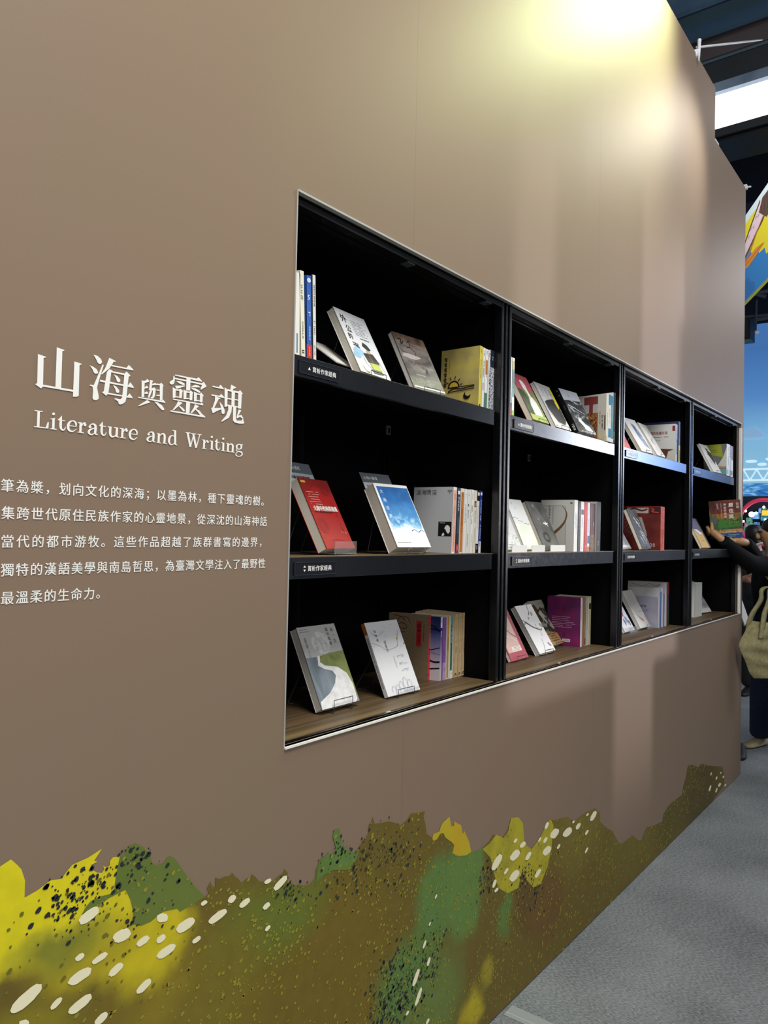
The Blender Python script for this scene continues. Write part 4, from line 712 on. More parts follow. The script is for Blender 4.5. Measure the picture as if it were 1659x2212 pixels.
OUTLINE='6320,10458 6491,10515 6605,10384 6674,10290 6742,10088 6743,9805 6957,9845 7189,9935 7389,9893 7473,9972 7587,10069 7886,10095 8162,10166 8012,9999 8081,9963 7952,9944 7939,9885 8082,9768 8177,9731 8223,9777 8198,9852 8254,9809 8333,9811 8337,9894 8393,9941 8541,9914 8623,9917 8692,10024 8752,10035 8853,10062 8924,9982 9064,9909 9155,9828 9192,9766 9221,9654 9252,9569 9362,9474 9543,9475 9595,9549 9669,9555 9764,9495 9863,9371 10003,9156 10289,8764 10580,8441 10680,8484 10623,8600 10713,8712 10746,8605 10844,8539 10836,8744 10943,8675 11113,8673 11243,8645 11307,8689 11376,8583 11467,8520 11583,8370 11693,8426 11831,8396 11874,8466 11994,8357 12091,8239 12206,8192 12353,8090 12547,8092 12692,8148 12841,8168 12879,8244 12994,8134 13001,7937 13266,7738 13696,7589 13939,7671 13949,7871 14013,7924 14055,8022 14176,8095 14318,8088 14402,8156 14493,8032 14694,8121 14553,8470 14588,8631 14796,8609 14832,8425 14868,8260 15120,7969 15435,7792 15682,7973 15968,8128 15992,8364 16090,8376 16152,8521 16225,8317 16532,8251 16881,8193 17097,8098 17428,7932 17721,7999 17905,8121 18293,8036 18610,7994 18535,7859 18640,7607 18714,7317 19005,7118 19059,7215 19376,7190 19456,7328 19580,7407 19923,7482 20022,7165 20183,7118 20196,7256 20425,7120 20610,7019 20712,6727 20802,6796 21098,6371 21253,6007 21496,5931 21987,5927 22390,5979 22643,6131 23238,5799 23668,6011 23826,6283 24339,6235 24417,6212 24773,5889 24865,5286 25086,5027 25453,4784 26036,4933 26481,5201 26707,5372 27019,5420 27263,5283 28088,5155 28602,5047 29140,4682 29952,4745 30420,4728 31293,4656 31907,4321 31922,3930 32665,3445 33318,3136 34237,2297 34933,2167 35888,2173 36649,1732 37167,1533 37547,1812 37938,1963 38759,1771 40336,1549 40472,1884 41368,2112 43617,2059 43936,2526 44436,2908 44594,3326 45300,3319 46787,2826 47356,2910 48752,2488 50431,2052 52207,1649 52690,957 52714,347'
PATCH='8541,9914 8469,9610 8432,9283 8160,9318 7974,9307 7870,9235 7798,9125 8011,9142 8119,9143 8322,9223 8679,9252 8787,9041 8863,8782 8854,8554 9046,8450 9256,8443 9540,8529 9875,8464 9954,8374 10580,8441 10289,8764 10003,9156 9863,9371 9764,9495 9669,9555 9595,9549 9543,9475 9362,9474 9252,9569 9192,9766 9064,9909 8853,10062 8692,10024 8623,9917|19005,7118 19059,7215 19376,7190 19456,7328 19580,7407 19923,7482 20022,7165 20183,7118 20196,7256 20425,7120 20610,7019 20712,6727 20802,6796 21098,6371 21253,6007 20924,6000 20460,6128 20141,6309 20221,6543 20039,6692 19727,6902 19592,7081 19421,7108 19258,6997 19050,7014|22651,4997 22514,5399 21960,5870 22375,5919 22858,6073 23373,5798 23691,5950 23875,6332 24417,6212 24773,5889 24865,5286 25086,5027 25453,4784 26036,4933 26481,5201 26707,5372 27019,5420 27270,5110 27138,4328 26844,3742 26247,3274 25650,3350 24912,3991 24761,4297 24506,3750 23702,3846 23048,4260|20302,5528 19943,5697 19566,5411 19543,4869 18240,5178 17703,5381 17490,5164 16992,5065 16655,4789 16258,4589 16085,3901 16177,3143 20462,1057 20905,1355 22155,1263 23485,1953 24369,2225 24228,2971 23879,3260 23443,3111 22771,4028 22120,5011 21945,5716 21596,5851 21213,5801 20756,5517|13972,7530 14013,7924 14055,8022 14176,8095 14318,8088 14402,8156 14493,8032 14694,8121 14553,8470 14588,8631 14796,8609 14832,8425 14868,8260 15120,7969 15435,7792 15623,7832 15443,7573 15137,7477 14593,7657 14192,7641|22020,5851 22514,5399 22651,4997 22606,4534 23182,4031 24375,3607 24761,4297 25493,3664 25960,2912 26301,1794 25440,1157 24432,2014 24254,3212 22810,3983 22180,4682 21920,5356'
OVALS=[(0.7937,0.9066,0.0183,0.0063,0.006,-0.0087),(0.8633,0.8439,0.0174,0.0017,0.0061,-0.0111),(0.9091,0.815,0.0131,0.0031,0.0046,-0.0068),(0.9525,0.8422,0.0129,-0.0027,0.0024,-0.009),(1.0089,0.8061,0.0203,0.0046,0.0074,-0.0103),(1.0928,0.7921,0.0244,0.0046,0.0058,-0.0081),(0.9506,0.8028,0.0094,0.0033,0.0049,-0.0062),(1.0379,0.7658,0.0099,0.0023,0.0036,-0.0049),(0.9637,0.7733,0.0206,0.0036,0.0056,-0.0085),(0.7781,0.84,0.0078,0.0025,0.0034,-0.005),(0.8183,0.8215,0.0147,0.003,0.0034,-0.0056),(0.7796,0.8062,0.0211,0.0042,0.0057,-0.0094),(0.8522,0.7863,0.0137,0.0057,0.0052,-0.0068),(0.6828,0.8124,0.0248,0.0113,0.007,-0.01),(0.7816,0.7567,0.021,0.0061,0.0057,-0.0085),(0.7365,0.7793,0.0095,0.0052,0.0037,-0.0048),(0.9144,0.7284,0.015,0.0065,0.0054,-0.0068),(0.8248,0.7111,0.0113,0.0048,0.0051,-0.0068),(0.6802,0.7734,0.0081,-0.0027,0.001,-0.0056),(1.0549,0.8333,0.0075,0.0013,0.003,-0.0044),(1.1304,0.814,0.0086,0.0043,0.0065,-0.0065),(1.1675,0.7922,0.0134,0.0044,0.0057,-0.0065),(1.2351,0.8151,0.0096,0.001,0.0033,-0.0048),(1.2753,0.7972,0.0193,0.009,0.0074,-0.0069),(1.2331,0.7615,0.0095,0.0034,0.0053,-0.0056),(1.2387,0.7103,0.0072,0.0032,0.0042,-0.0041),(2.2914,0.5148,0.0288,0.016,0.018,-0.0106),(2.2764,0.4501,0.0091,0.0109,0.0091,-0.0046),(2.291,0.4241,0.0115,0.0029,0.0067,-0.005),(1.925,0.5341,0.004,0.0054,0.0036,-0.002),(1.8946,0.4663,0.0039,0.0041,0.0035,-0.0021),(1.8694,0.4181,0.0065,0.009,0.0054,-0.0031),(1.8928,0.3593,0.0061,0.0101,0.0063,-0.0037),(1.8295,0.3416,0.014,0.0186,0.0082,-0.0051),(1.8436,0.2817,0.0146,0.0193,0.0076,-0.0048),(1.7901,0.2617,0.0063,0.0034,0.0047,-0.0038),(1.8936,0.1884,0.0067,0.0053,0.0053,-0.0038),(2.419,0.4979,0.0296,0.0074,0.0192,-0.0134),(2.5207,0.4624,0.0176,0.0084,0.0126,-0.0073),(2.4765,0.5157,0.0173,0.0043,0.0121,-0.0082),(2.4206,0.5463,0.01,0.0042,0.0081,-0.0048),(2.4175,0.4282,0.0281,0.0085,0.02,-0.0135),(2.5989,0.3752,0.0207,0.009,0.0132,-0.0078),(2.6729,0.4336,0.028,0.0066,0.0213,-0.0138),(2.737,0.4778,0.0282,0.0084,0.0242,-0.0144),(2.8537,0.448,0.0344,0.006,0.0225,-0.0146),(2.6672,0.5274,0.0113,0.0096,0.0118,-0.0053),(2.6574,0.4771,0.0122,0.0065,0.0111,-0.0059),(2.6096,0.4932,0.0089,0.0056,0.0069,-0.0035),(2.7742,0.4176,0.0114,0.0055,0.0089,-0.0047),(2.9562,0.4416,0.0179,0.0073,0.0143,-0.0075),(3.046,0.3908,0.014,0.006,0.0101,-0.0051),(3.0458,0.319,0.013,0.0072,0.0087,-0.0043),(3.1126,0.4391,0.0271,0.0123,0.0194,-0.0094),(3.05,0.462,0.0114,0.0017,0.0072,-0.0045),(2.9103,0.4717,0.0088,0.0022,0.0072,-0.0042),(2.3569,0.464,0.0128,0.0059,0.008,-0.0049),(4.9256,0.1011,0.0201,0.0126,0.0179,-0.006),(5.0747,0.0521,0.0169,0.0099,0.0167,-0.0056),(5.1483,0.0672,0.022,0.0061,0.0242,-0.009),(5.074,0.1266,0.0149,0.0061,0.0162,-0.0056),(4.9472,0.1817,0.008,0.0081,0.0123,-0.0036),(5.2393,0.0952,0.0112,0.0049,0.0151,-0.005),(5.1768,0.1347,0.0088,0.0037,0.0127,-0.0042),(5.29,0.0307,0.0184,0.0031,0.016,-0.0064)]
GS = 0.0228
LINES = [(0.611, 1.211, 1.6545), (0.6135, 1.2085, 1.6098), (0.614, 1.2085, 1.5635), (0.6155, 1.2065, 1.5168), (0.617, 0.8125, 1.4710)]


Y0 = -0.0011


def wall_polys(name, polys, mt, label, cat, thick=True):
    mb = MB()
    for p in polys:
        mb.poly([(x, Y0 - 0.00002 * len(mb.f) ** 0.5, z) for x, z in p], mt)
    o = mb.build(name)
    return tag(o, label, cat)


wall_polys('wall_lettering', dec(TITLE), VINYL, 'large white Chinese title characters on the taupe wall', 'lettering')
WORDS = {'Literature': [], 'and': [], 'Writing': []}
for p in dec(LATIN):
    cx = sum(q[0] for q in p) / len(p)
    WORDS['Literature' if cx < 0.874 else 'and' if cx < 0.968 else 'Writing'].append(p)
for wd, ps in WORDS.items():
    wall_polys('wall_lettering', ps, VINYL, 'white serif word %s under the Chinese title on the taupe wall' % wd, 'lettering')
PARA = ['筆為槳，划向文化的深海；以墨為林，種下靈魂的樹。', '集跨世代原住民族作家的心靈地景，從深沈的山海神話', '當代的都市游牧。這些作品超越了族群書寫的邊界，', '獨特的漢語美學與南島哲思，為臺灣文學注入了最野性', '最溫柔的生命力。']
for s, (xa, xb, za), od in zip(PARA, LINES, ('first', 'second', 'third', 'fourth', 'short last')):
    mb = MB()
    adv = (xb - xa) / len(s)
    for k, ch in enumerate(s):
        gx = xa + k * adv
        put_glyph(mb, ch, lambda px, py, gx=gx, za=za: (gx + px * GS, Y0, za + py * GS), VINYL, 0.012)
    tag(mb.build('wall_lettering'), od + ' line of small white Chinese text beside the bookcase', 'lettering', 'paragraph lines on the wall')

# ------------------------------------------------------------------ printed foliage mural along the wall foot
BLOBS = [  # cx, cz, rx, rz, colour, softness
    (0.95, 0.42, 0.75, 0.50, '#7c6c22', 0.6), (1.35, 0.45, 0.55, 0.42, '#71601f', 0.6), (1.25, 0.72, 0.25, 0.14, '#677128', 0.7),
    (0.70, 0.96, 0.26, 0.13, '#ddd01a', 0.35), (0.45, 1.02, 0.35, 0.16, '#ddd01a', 0.4), (0.86, 0.90, 0.09, 0.14, '#d6c81e', 0.5), (0.93, 0.815, 0.13, 0.115, '#c7b71d', 0.5), (0.80, 0.83, 0.16, 0.06, '#aa9c22', 0.8),
    (0.74, 0.875, 0.13, 0.05, '#85852a', 0.8), (0.70, 0.76, 0.12, 0.06, '#857a22', 0.8), (0.98, 0.68, 0.12, 0.10, '#8b7a22', 0.8), (1.10, 0.62, 0.2, 0.2, '#776a22', 0.8),
    (1.95, 0.52, 0.15, 0.17, '#5d7d3f', 0.45), (1.80, 0.34, 0.20, 0.17, '#5c7a3b', 0.5), (2.10, 0.50, 0.14, 0.20, '#62803f', 0.4), (1.95, 0.22, 0.2, 0.2, '#67783a', 0.7),
    (1.47, 0.85, 0.10, 0.06, '#5f7c36', 0.6),
    (2.52, 0.34, 0.11, 0.22, '#654f25', 0.5), (2.70, 0.22, 0.22, 0.20, '#6b5126', 0.7), (2.36, 0.33, 0.06, 0.12, '#5b7a3d', 0.6), (2.15, 0.10, 0.09, 0.10, '#b3a324', 0.7), (2.25, 0.18, 0.06, 0.06, '#97892a', 0.8),
    (3.0, 0.45, 0.35, 0.25, '#776a2c', 0.6), (3.6, 0.25, 0.5, 0.3, '#6f6426', 0.7), (4.2, 0.2, 0.4, 0.3, '#5d5524', 0.7), (4.75, 0.15, 0.5, 0.5, '#574a22', 0.6)]
m, nt, b = new_mat('mural_print')
tc = nt.nodes.new('ShaderNodeTexCoord')
nz = nt.nodes.new('ShaderNodeTexNoise'); nz.inputs['Scale'].default_value = 9; nz.inputs['Detail'].default_value = 6
nt.links.new(tc.outputs['Object'], nz.inputs['Vector'])
sub = nt.nodes.new('ShaderNodeVectorMath'); sub.operation = 'SUBTRACT'; sub.inputs[1].default_value = (0.5, 0.5, 0.5)
nt.links.new(nz.outputs['Color'], sub.inputs[0])
scl = nt.nodes.new('ShaderNodeVectorMath'); scl.operation = 'SCALE'; scl.inputs[3].default_value = 0.12
nt.links.new(sub.outputs[0], scl.inputs[0])
ad = nt.nodes.new('ShaderNodeVectorMath'); ad.operation = 'ADD'
nt.links.new(tc.outputs['Object'], ad.inputs[0]); nt.links.new(scl.outputs[0], ad.inputs[1])
last = None
for cx, cz, rx, rz, colr, soft in BLOBS:
    a = nt.nodes.new('ShaderNodeMapping'); a.vector_type = 'TEXTURE'
    a.inputs['Location'].default_value = (cx, 0, cz); a.inputs['Scale'].default_value = (rx, 1e3, rz)
    nt.links.new(ad.outputs[0], a.inputs['Vector'])
    ln_ = nt.nodes.new('ShaderNodeVectorMath'); ln_.operation = 'LENGTH'; nt.links.new(a.outputs[0], ln_.inputs[0])
    mr = nt.nodes.new('ShaderNodeMapRange'); mr.interpolation_type = 'SMOOTHSTEP'
    mr.inputs['From Min'].default_value = 1.0; mr.inputs['From Max'].default_value = 1.0 - soft
    nt.links.new(ln_.outputs['Value'], mr.inputs['Value'])
    mx = nt.nodes.new('ShaderNodeMix'); mx.data_type = 'RGBA'
    mx.inputs[7].default_value = (*rgb(colr), 1)
    nt.links.new(mr.outputs['Result'], mx.inputs[0])
    if last is None:
        mx.inputs[6].default_value = (*rgb('#6a5b24'), 1)
    else:
        nt.links.new(last, mx.inputs[6])
    last = mx.outputs[2]
# mottled watercolour grain
nz2 = nt.nodes.new('ShaderNodeTexNoise'); nz2.inputs['Scale'].default_value = 28; nz2.inputs['Detail'].default_value = 5
nt.links.new(tc.outputs['Object'], nz2.inputs['Vector'])
mr = nt.nodes.new('ShaderNodeMapRange'); mr.inputs['To Min'].default_value = 0.82; mr.inputs['To Max'].default_value = 1.18
nt.links.new(nz2.outputs['Fac'], mr.inputs['Value'])
vm = nt.nodes.new('ShaderNodeVectorMath'); vm.operation = 'SCALE'
nt.links.new(last, vm.inputs[0]); nt.links.new(mr.outputs['Result'], vm.inputs[3])
nt.links.new(vm.outputs[0], b.inputs['Base Color'])
b.inputs['Roughness'].default_value = 0.62
b.inputs['Specular IOR Level'].default_value = 0.35
MURAL = m
mb = MB()
out = dec(OUTLINE)[0]
OUTL = [(-2.0, 0.9), (-0.6, 1.08), (0.2, 0.98), (0.4, 1.03)] + out + [(4.99, 0.006), (-2.0, 0.006)]
mb.poly([(x, Y0, z) for x, z in OUTL], MURAL)


def inside(x, z, P):
    c = False
    j = len(P) - 1
    for i in range(len(P)):
        if (P[i][1] > z) != (P[j][1] > z) and x < (P[j][0] - P[i][0]) * (z - P[i][1]) / (P[j][1] - P[i][1]) + P[i][0]:
            c = not c
        j = i
    return c


PT = dec(PATCH)
GREENP = noise_mat('mural_green', [(0.3, '#5f722c'), (0.7, '#6c7a33')], (9, 9, 9), 5, 0.62)
OCHREP = noise_mat('mural_ochre', [(0.3, '#c39a1c'), (0.7, '#b8ac1f')], (9, 9, 9), 5, 0.62)
LEAFP = noise_mat('mural_leaf_yellow', [(0.3, '#9c9226'), (0.5, '#b5a923'), (0.75, '#85812c')], (7, 7, 7), 6, 0.62)
SPIKEP = noise_mat('mural_spike_green', [(0.3, '#567233'), (0.7, '#64833b')], (9, 9, 9), 5, 0.62)
for k, (idx, mt) in enumerate(((0, GREENP), (1, OCHREP), (2, LEAFP), (4, SPIKEP))):
    mb.poly([(x, Y0 - 0.0003 - 0.0001 * k, z) for x, z in PT[idx]], mt)
rnd = random.Random(5)
DOT = mat('#948c2c', 0.62, name='mural_yellow_dot')
DOTD = mat('#6e6a1e', 0.62, name='mural_olive_dot')
DOTK = mat('#222b2b', 0.62, name='mural_black_dot')
CREAM = mat('#f3ecc8', 0.62, name='mural_cream_spot')


def dot(x, z, r, mt, y, st=1.0, n=7, ang=0.6):
    ca, sa = math.cos(ang), math.sin(ang)
    pts = []
    for i in range(n):
        t = 2 * math.pi * i / n
        q = r * rnd.uniform(0.75, 1.2)
        px, pz = q * math.cos(t) * st, q * math.sin(t)
        pts.append((x + px * ca - pz * sa, y, z + px * sa + pz * ca))
    mb.face(pts, mt)


YSOFT = [(0.70, 0.96, 0.24, 0.13), (0.92, 0.82, 0.13, 0.12), (0.75, 0.86, 0.2, 0.06)]
CL = [(rnd.uniform(0.6, 5.0), rnd.uniform(0.02, 1.0), rnd.uniform(0.03, 0.14)) for _ in range(300)]
cnt = 0
for cx, cz, cr_ in CL:
    for _ in range(int(14 + 900 * cr_ * cr_ * 3)):
        x, z = rnd.gauss(cx, cr_), rnd.gauss(cz, cr_ * 0.8)
        if not inside(x, z, OUTL) or z < 0.01:
            continue
        if inside(x, z, PT[1]):
            continue
        yel = any(((x - a) / c) ** 2 + ((z - b_) / d) ** 2 < 1 for a, b_, c, d in YSOFT) and not inside(x, z, PT[0])
        if yel and rnd.random() < 0.55:
            continue
        rr = rnd.choice((0.0013, 0.0018, 0.0024, 0.0031, 0.004)) * (1.0 if x < 2.6 else 1.25)
        dot(x, z, rr, DOTD if yel else DOT, Y0 - 0.0008, rnd.uniform(1, 1.5))
        cnt += 1
BK = [(0.76, 0.96, .03, 60), (0.77, 0.925, .03, 45), (0.80, 0.95, .05, 50), (0.90, 0.98, .035, 60), (0.89, 0.855, .02, 16), (0.95, 0.93, .06, 40), (1.59, .74, .07, 140), (1.47, .80, .04, 70), (1.30, .78, .03, 40),
      (1.74, .71, .05, 90), (1.73, .40, .06, 130), (1.84, .315, .06, 150), (1.68, .33, .05, 140), (1.9, .37, .06, 90), (1.75, .30, .04, 90), (2.24, .50, .03, 70), (2.24, .46, .05, 50), (2.56, .32, .05, 80), (2.5, .40, .04, 60), (2.9, .55, .03, 30), (3.0, .62, .02, 20), (1.35, .75, .04, 30), (4.75, .25, .2, 60)]
for cx, cz, s, nn in BK:
    for _ in range(nn):
        x, z = rnd.gauss(cx, s), rnd.gauss(cz, s * 0.8)
        if z > 0.01 and x < 5 and inside(x, z - 0.012, OUTL):
            dot(x, z, rnd.choice((0.0012, 0.0016, 0.002, 0.003, 0.0045)), DOTK, Y0 - 0.001, rnd.uniform(1, 1.4))
for oi, (cx, cz, ax, az, bx, bz) in enumerate(OVALS):
    pts = []
    for i in range(22):
        t = 2 * math.pi * i / 22
        k = rnd.uniform(0.94, 1.06)
        c, s = math.cos(t), math.sin(t)
        c = math.copysign(abs(c) ** 0.8, c)
        s = math.copysign(abs(s) ** 0.8, s)
        pts.append((cx + (ax * c + bx * s) * k, Y0 - 0.0012 - 0.000004 * oi, cz + (az * c + bz * s) * k))
    mb.poly(pts, CREAM)
tag(mb.build('foliage_mural'), 'printed mural of yellow, olive and green foliage with cream spots along the wall foot', 'mural')

# pale tape on the carpet
mb = MB()
TAPE = mat('#8d9494', 0.5, name='grey_tape')
mb.poly([(2.335, -0.012, 0.0012), (2.40, -0.012, 0.0012), (2.385, -0.9, 0.0012), (2.325, -0.9, 0.0012)], TAPE)
mb.box((2.352, -0.9, 0.0012), (2.356, -0.012, 0.0016), mat('#a7adab', 0.5, name='tape_ridge'))
tag(mb.build('floor_tape'), 'pale grey tape strip stuck across the carpet by the wall foot', 'tape')

# ------------------------------------------------------------------ books: cover and spine designs
T, M_, B_ = SH


def spn(base, blocks=(), cols=(), texts=()):
    """spine art: blocks (v0, v1, colour[, u0, u1]); cols (u, v0, v1, colour, width); texts (string, v, size, colour)"""
    def fn(a):
        for q in blocks:
            u0, u1 = (q[3], q[4]) if len(q) > 3 else (0, 1)
            a.rect(u0, q[0], u1, q[1], q[2])
        for q in cols:
            a.cols(q[0], q[1], q[2], q[3], q[4] if len(q) > 4 else 0.005, q[5] if len(q) > 5 else 0.007)
        for s, v, sz, c in texts:
            a.text(s, 0.5 - sz * 0.5 / a.w, v, sz, c, vertical=True, track=1.1, bold=0.02)
    return fn


SKYPH = noise_mat('sea_sky_print', [(0.28, '#f2f7fa'), (0.38, '#9fcbea'), (0.47, '#3f8ccb'), (0.6, '#2f77bb'), (0.8, '#2a5fa0')], (34, 34, 34), 7, 0.4, 1.0, grad=(2, 0.035, 0.19), gmix=0.5)
PHOTO = noise_mat('misty_photo_print', [(0.22, '#262322'), (0.42, '#3b3837'), (0.54, '#7d756f'), (0.62, '#8d837c'), (0.78, '#5d4c40')], (18, 18, 32), 5, 0.35, 1.2, grad=(2, 0.0, 0.2), gmix=0.35)
YELM = noise_mat('mottled_yellow_print', [(0.3, '#a89a62'), (0.5, '#bfb067'), (0.7, '#cdbb5c')], (18, 18, 18), 4, 0.4)
MOONM = noise_mat('moon_print', [(0.35, '#b9bab8'), (0.6, '#e6e6e2')], (60, 60, 60), 5, 0.4)
HILLM = noise_mat('painted_hill_print', [(0.3, '#5f6a72'), (0.6, '#8a979f')], (25, 25, 9), 5, 0.4, 1.0)
GREENM = noise_mat('painted_field_print', [(0.3, '#5e6f33'), (0.6, '#8d9653'), (0.8, '#3c4a24')], (24, 24, 18), 5, 0.4, 0.6)
WAVEW = noise_mat('painted_white_print', [(0.3, '#d8d9d6'), (0.6, '#f4f4f1')], (40, 40, 40), 5, 0.4)
KRAFT = noise_mat('kraft_board', [(0.3, '#75624a'), (0.7, '#8a7557')], (160, 160, 160), 3, 0.8)
DUSK = noise_mat('dusk_print', [(0.2, '#cfc6cc'), (0.45, '#9a94b4'), (0.75, '#2f3f86'), (0.95, '#232a5c')], (6, 6, 6), 2, 0.35, grad=(2, 0.0, 0.21), gmix=0.9)
BEIGE = noise_mat('beige_cloth', [(0.3, '#bfa57a'), (0.7, '#d3bb91')], (140, 140, 60), 3, 0.8)
SPECK = noise_mat('speckled_print', [(0.44, '#1d2233'), (0.52, '#d9dbe2')], (240, 240, 160), 2, 0.4)
PALEG = noise_mat('pale_green_print', [(0.35, '#eef0ea'), (0.62, '#dfe8cd'), (0.75, '#c9d8a6')], (11, 11, 14), 4, 0.5)
DKGREY = noise_mat('dark_grey_print', [(0.3, '#4f504d'), (0.7, '#6d6d68')], (18, 18, 18), 4, 0.5)
MOUNT = noise_mat('black_mountain_print', [(0.40, '#17191c'), (0.55, '#3d4146'), (0.68, '#c9cdd3')], (20, 20, 34), 5, 0.35, 1.5)
FLORAL = noise_mat('dark_floral_print', [(0.35, '#1d3a3f'), (0.47, '#5b4c2d'), (0.52, '#2a4a3c'), (0.62, '#d5d3c6')], (26, 26, 26), 3, 0.45, 1.5)
PURP = noise_mat('purple_print', [(0.3, '#4a1b52'), (0.55, '#7c1f5e'), (0.75, '#a3305f')], (9, 9, 9), 4, 0.4)
PATT = noise_mat('woven_pattern_print', [(0.38, '#5d2c26'), (0.5, '#c2883f'), (0.56, '#3c2a26'), (0.68, '#b5724a')], (50, 50, 50), 2, 0.4, 0.5)
REDY = noise_mat('dim_red_print', [(0.3, '#57211f'), (0.7, '#74302b')], (14, 14, 14), 4, 0.3)
TEALG = noise_mat('jungle_print', [(0.3, '#6b3a1e'), (0.42, '#b46a28'), (0.52, '#3f6a2c'), (0.62, '#2c5a2f'), (0.75, '#7b2f20')], (24, 24, 24), 4, 0.4, 1.2, grad=(2, 0.2, 0.05), gmix=0.3)
LAV = noise_mat('lavender_print', [(0.3, '#8b8799'), (0.7, '#a9a8b6')], (8, 8, 8), 2, 0.45)
SHEEN = noise_mat('red_foil', [(0.4, '#b23a26'), (0.6, '#e0674a')], (60, 60, 30), 3, 0.3)


# ---- first bookcase, top shelf
G1 = 'books on the top shelf of the nearest bookcase'


def fa(a):
    a.text('外', 0.09, 0.80, 0.030, INK, bold=0.03)
    a.text('公', 0.13, 0.645, 0.027, INK, bold=0.03)
    a.text('的', 0.10, 0.53, 0.022, INK, bold=0.03)
    a.text('海', 0.13, 0.36, 0.031, INK, bold=0.03)
    a.rows(0.40, 0.86, 0.86, 9, 0.028, '#8b8d8f', 0.0013)
    a.rows(0.5, 0.85, 0.585, 1, 0.03, '#4f5255', 0.003, 0.5)
    a.blob(0.22, 0.34, 0.16, 0.07, '#a9d0e6', rag=0.4)
    a.blob(0.12, 0.27, 0.10, 0.05, '#8fc0dd', rag=0.4)
    a.poly([(0.44, 0.46), (0.50, 0.525), (0.62, 0.50), (0.70, 0.43), (0.60, 0.40)], '#39463a')
    a.poly([(0.50, 0.40), (0.64, 0.40), (0.66, 0.35), (0.52, 0.35)], '#c8b79b')
    a.poly([(0.36, 0.335), (0.70, 0.365), (0.80, 0.24), (0.74, 0.16), (0.42, 0.20)], '#2d3034')
    a.poly([(0.52, 0.35), (0.58, 0.352), (0.62, 0.17), (0.55, 0.17)], '#6a5330')
    a.poly([(0.44, 0.19), (0.74, 0.205), (0.80, 0.09), (0.52, 0.07)], '#b9c24e')
    a.poly([(0.40, 0.09), (0.74, 0.10), (0.80, 0.045), (0.46, 0.03)], '#4b4f52')
    a.line([(0.3, 0.26), (0.34, 0.15), (0.46, 0.10)], 0.002, INK)
    a.line([(0.80, 0.26), (0.86, 0.12), (0.84, 0.05)], 0.002, INK)
    a.line([(0.14, 0.10), (0.2, 0.03), (0.3, 0.02)], 0.003, '#55595c')


def fb(a):
    a.rect(0, 0, 1, 1, PHOTO)
    a.rect(0, 0.86, 1, 1, noise_mat('brown_sky_print', [(0.3, '#4a372b'), (0.7, '#8d7663')], (30, 30, 30), 4, 0.35))
    a.line([(0.12, 0.88), (0.2, 0.90), (0.16, 0.80), (0.26, 0.86)], 0.004, '#151312')
    a.line([(0.36, 0.84), (0.46, 0.90), (0.42, 0.78), (0.52, 0.70), (0.50, 0.62)], 0.003, '#1d1a19')
    a.line([(0.30, 0.75), (0.40, 0.77)], 0.003, '#1d1a19')
    a.blob(0.35, 0.60, 0.30, 0.05, '#b9b2ab', rag=0.5)
    a.line([(0.62, 0.30), (0.67, 0.42), (0.70, 0.30)], 0.005, '#241f1e')
    a.rows(0.18, 0.7, 0.27, 1, 0.03, '#e9e6e2', 0.0016)
    a.rows(0.15, 0.95, 0.205, 5, 0.02, '#c9c4be', 0.001)
    a.rect(0.03, 0.03, 1.0, 0.055, '#e6e3dd')


def fc(a):
    a.rect(0, 0, 1, 1, YELM)
    for k, v in enumerate((0.84, 0.755, 0.67, 0.585, 0.50, 0.415)):
        a.line([(0.09, v), (0.12, v + 0.025), (0.16, v + 0.01)], 0.004, '#3a301a')
        a.line([(0.10, v - 0.02), (0.15, v - 0.012), (0.13, v - 0.04)], 0.003, '#3a301a')
        a.line([(0.125, v + 0.02), (0.12, v - 0.035)], 0.003, '#3a301a')
    a.cols(0.235, 0.82, 0.36, '#7a6a2a', 0.003, 0.008)
    arc = [(0.36 + 0.135 * math.cos(t), 0.36 + 0.135 * math.sin(t) * 0.75) for t in [math.pi * k / 10 for k in range(11)]]
    a.poly(arc, '#d3b13a')
    a.line(arc, 0.0055, '#1b1408')
    for t in (0.25, 0.8, 1.4, 2.0, 2.6):
        a.line([(0.36 + 0.165 * math.cos(t), 0.365 + 0.13 * math.sin(t)), (0.36 + 0.23 * math.cos(t), 0.365 + 0.185 * math.sin(t))], 0.003, '#1b1408')
    a.line([(0.22, 0.36), (0.9, 0.37)], 0.003, '#1b1408')
    a.line([(0.22, 0.295), (0.38, 0.345), (0.55, 0.325), (0.72, 0.345), (0.9, 0.352)], 0.004, '#1b1408')
    a.line([(0.22, 0.285), (0.9, 0.315)], 0.003, '#1b1408')
    a.poly([(0.66, 0.27), (0.62, 0.21), (0.65, 0.16), (0.71, 0.145), (0.78, 0.165), (0.82, 0.22), (0.74, 0.195), (0.68, 0.215)], '#120d08')
    a.rows(0.1, 0.6, 0.075, 2, 0.02, '#6a5a20', 0.002)


lean_book('white book with a seated man in a green hat and a column of brush writing', G1, 1.590, 0.052, T + 0.012, 4.7, 27.8, 0.152, 0.213, 0.024, '#eef0f1', front=fa, pages=PAPER)
lean_book('grey-brown book with a misty mountain photo cover on the top shelf', G1, 1.857, 0.064, T + 0.010, -4.9, 27.8, 0.152, 0.211, 0.017, '#4e463f', front=fb)
TS = dict(y=0.046, z=T, yaw=-0.5, lean=2.2)


def sb(label, group, x, y, z, yaw, d, h, t, cover, lean=0.0, **k):
    return stand_book(label, group, x, y, z, yaw, d, h, t, cover, lean, **k)


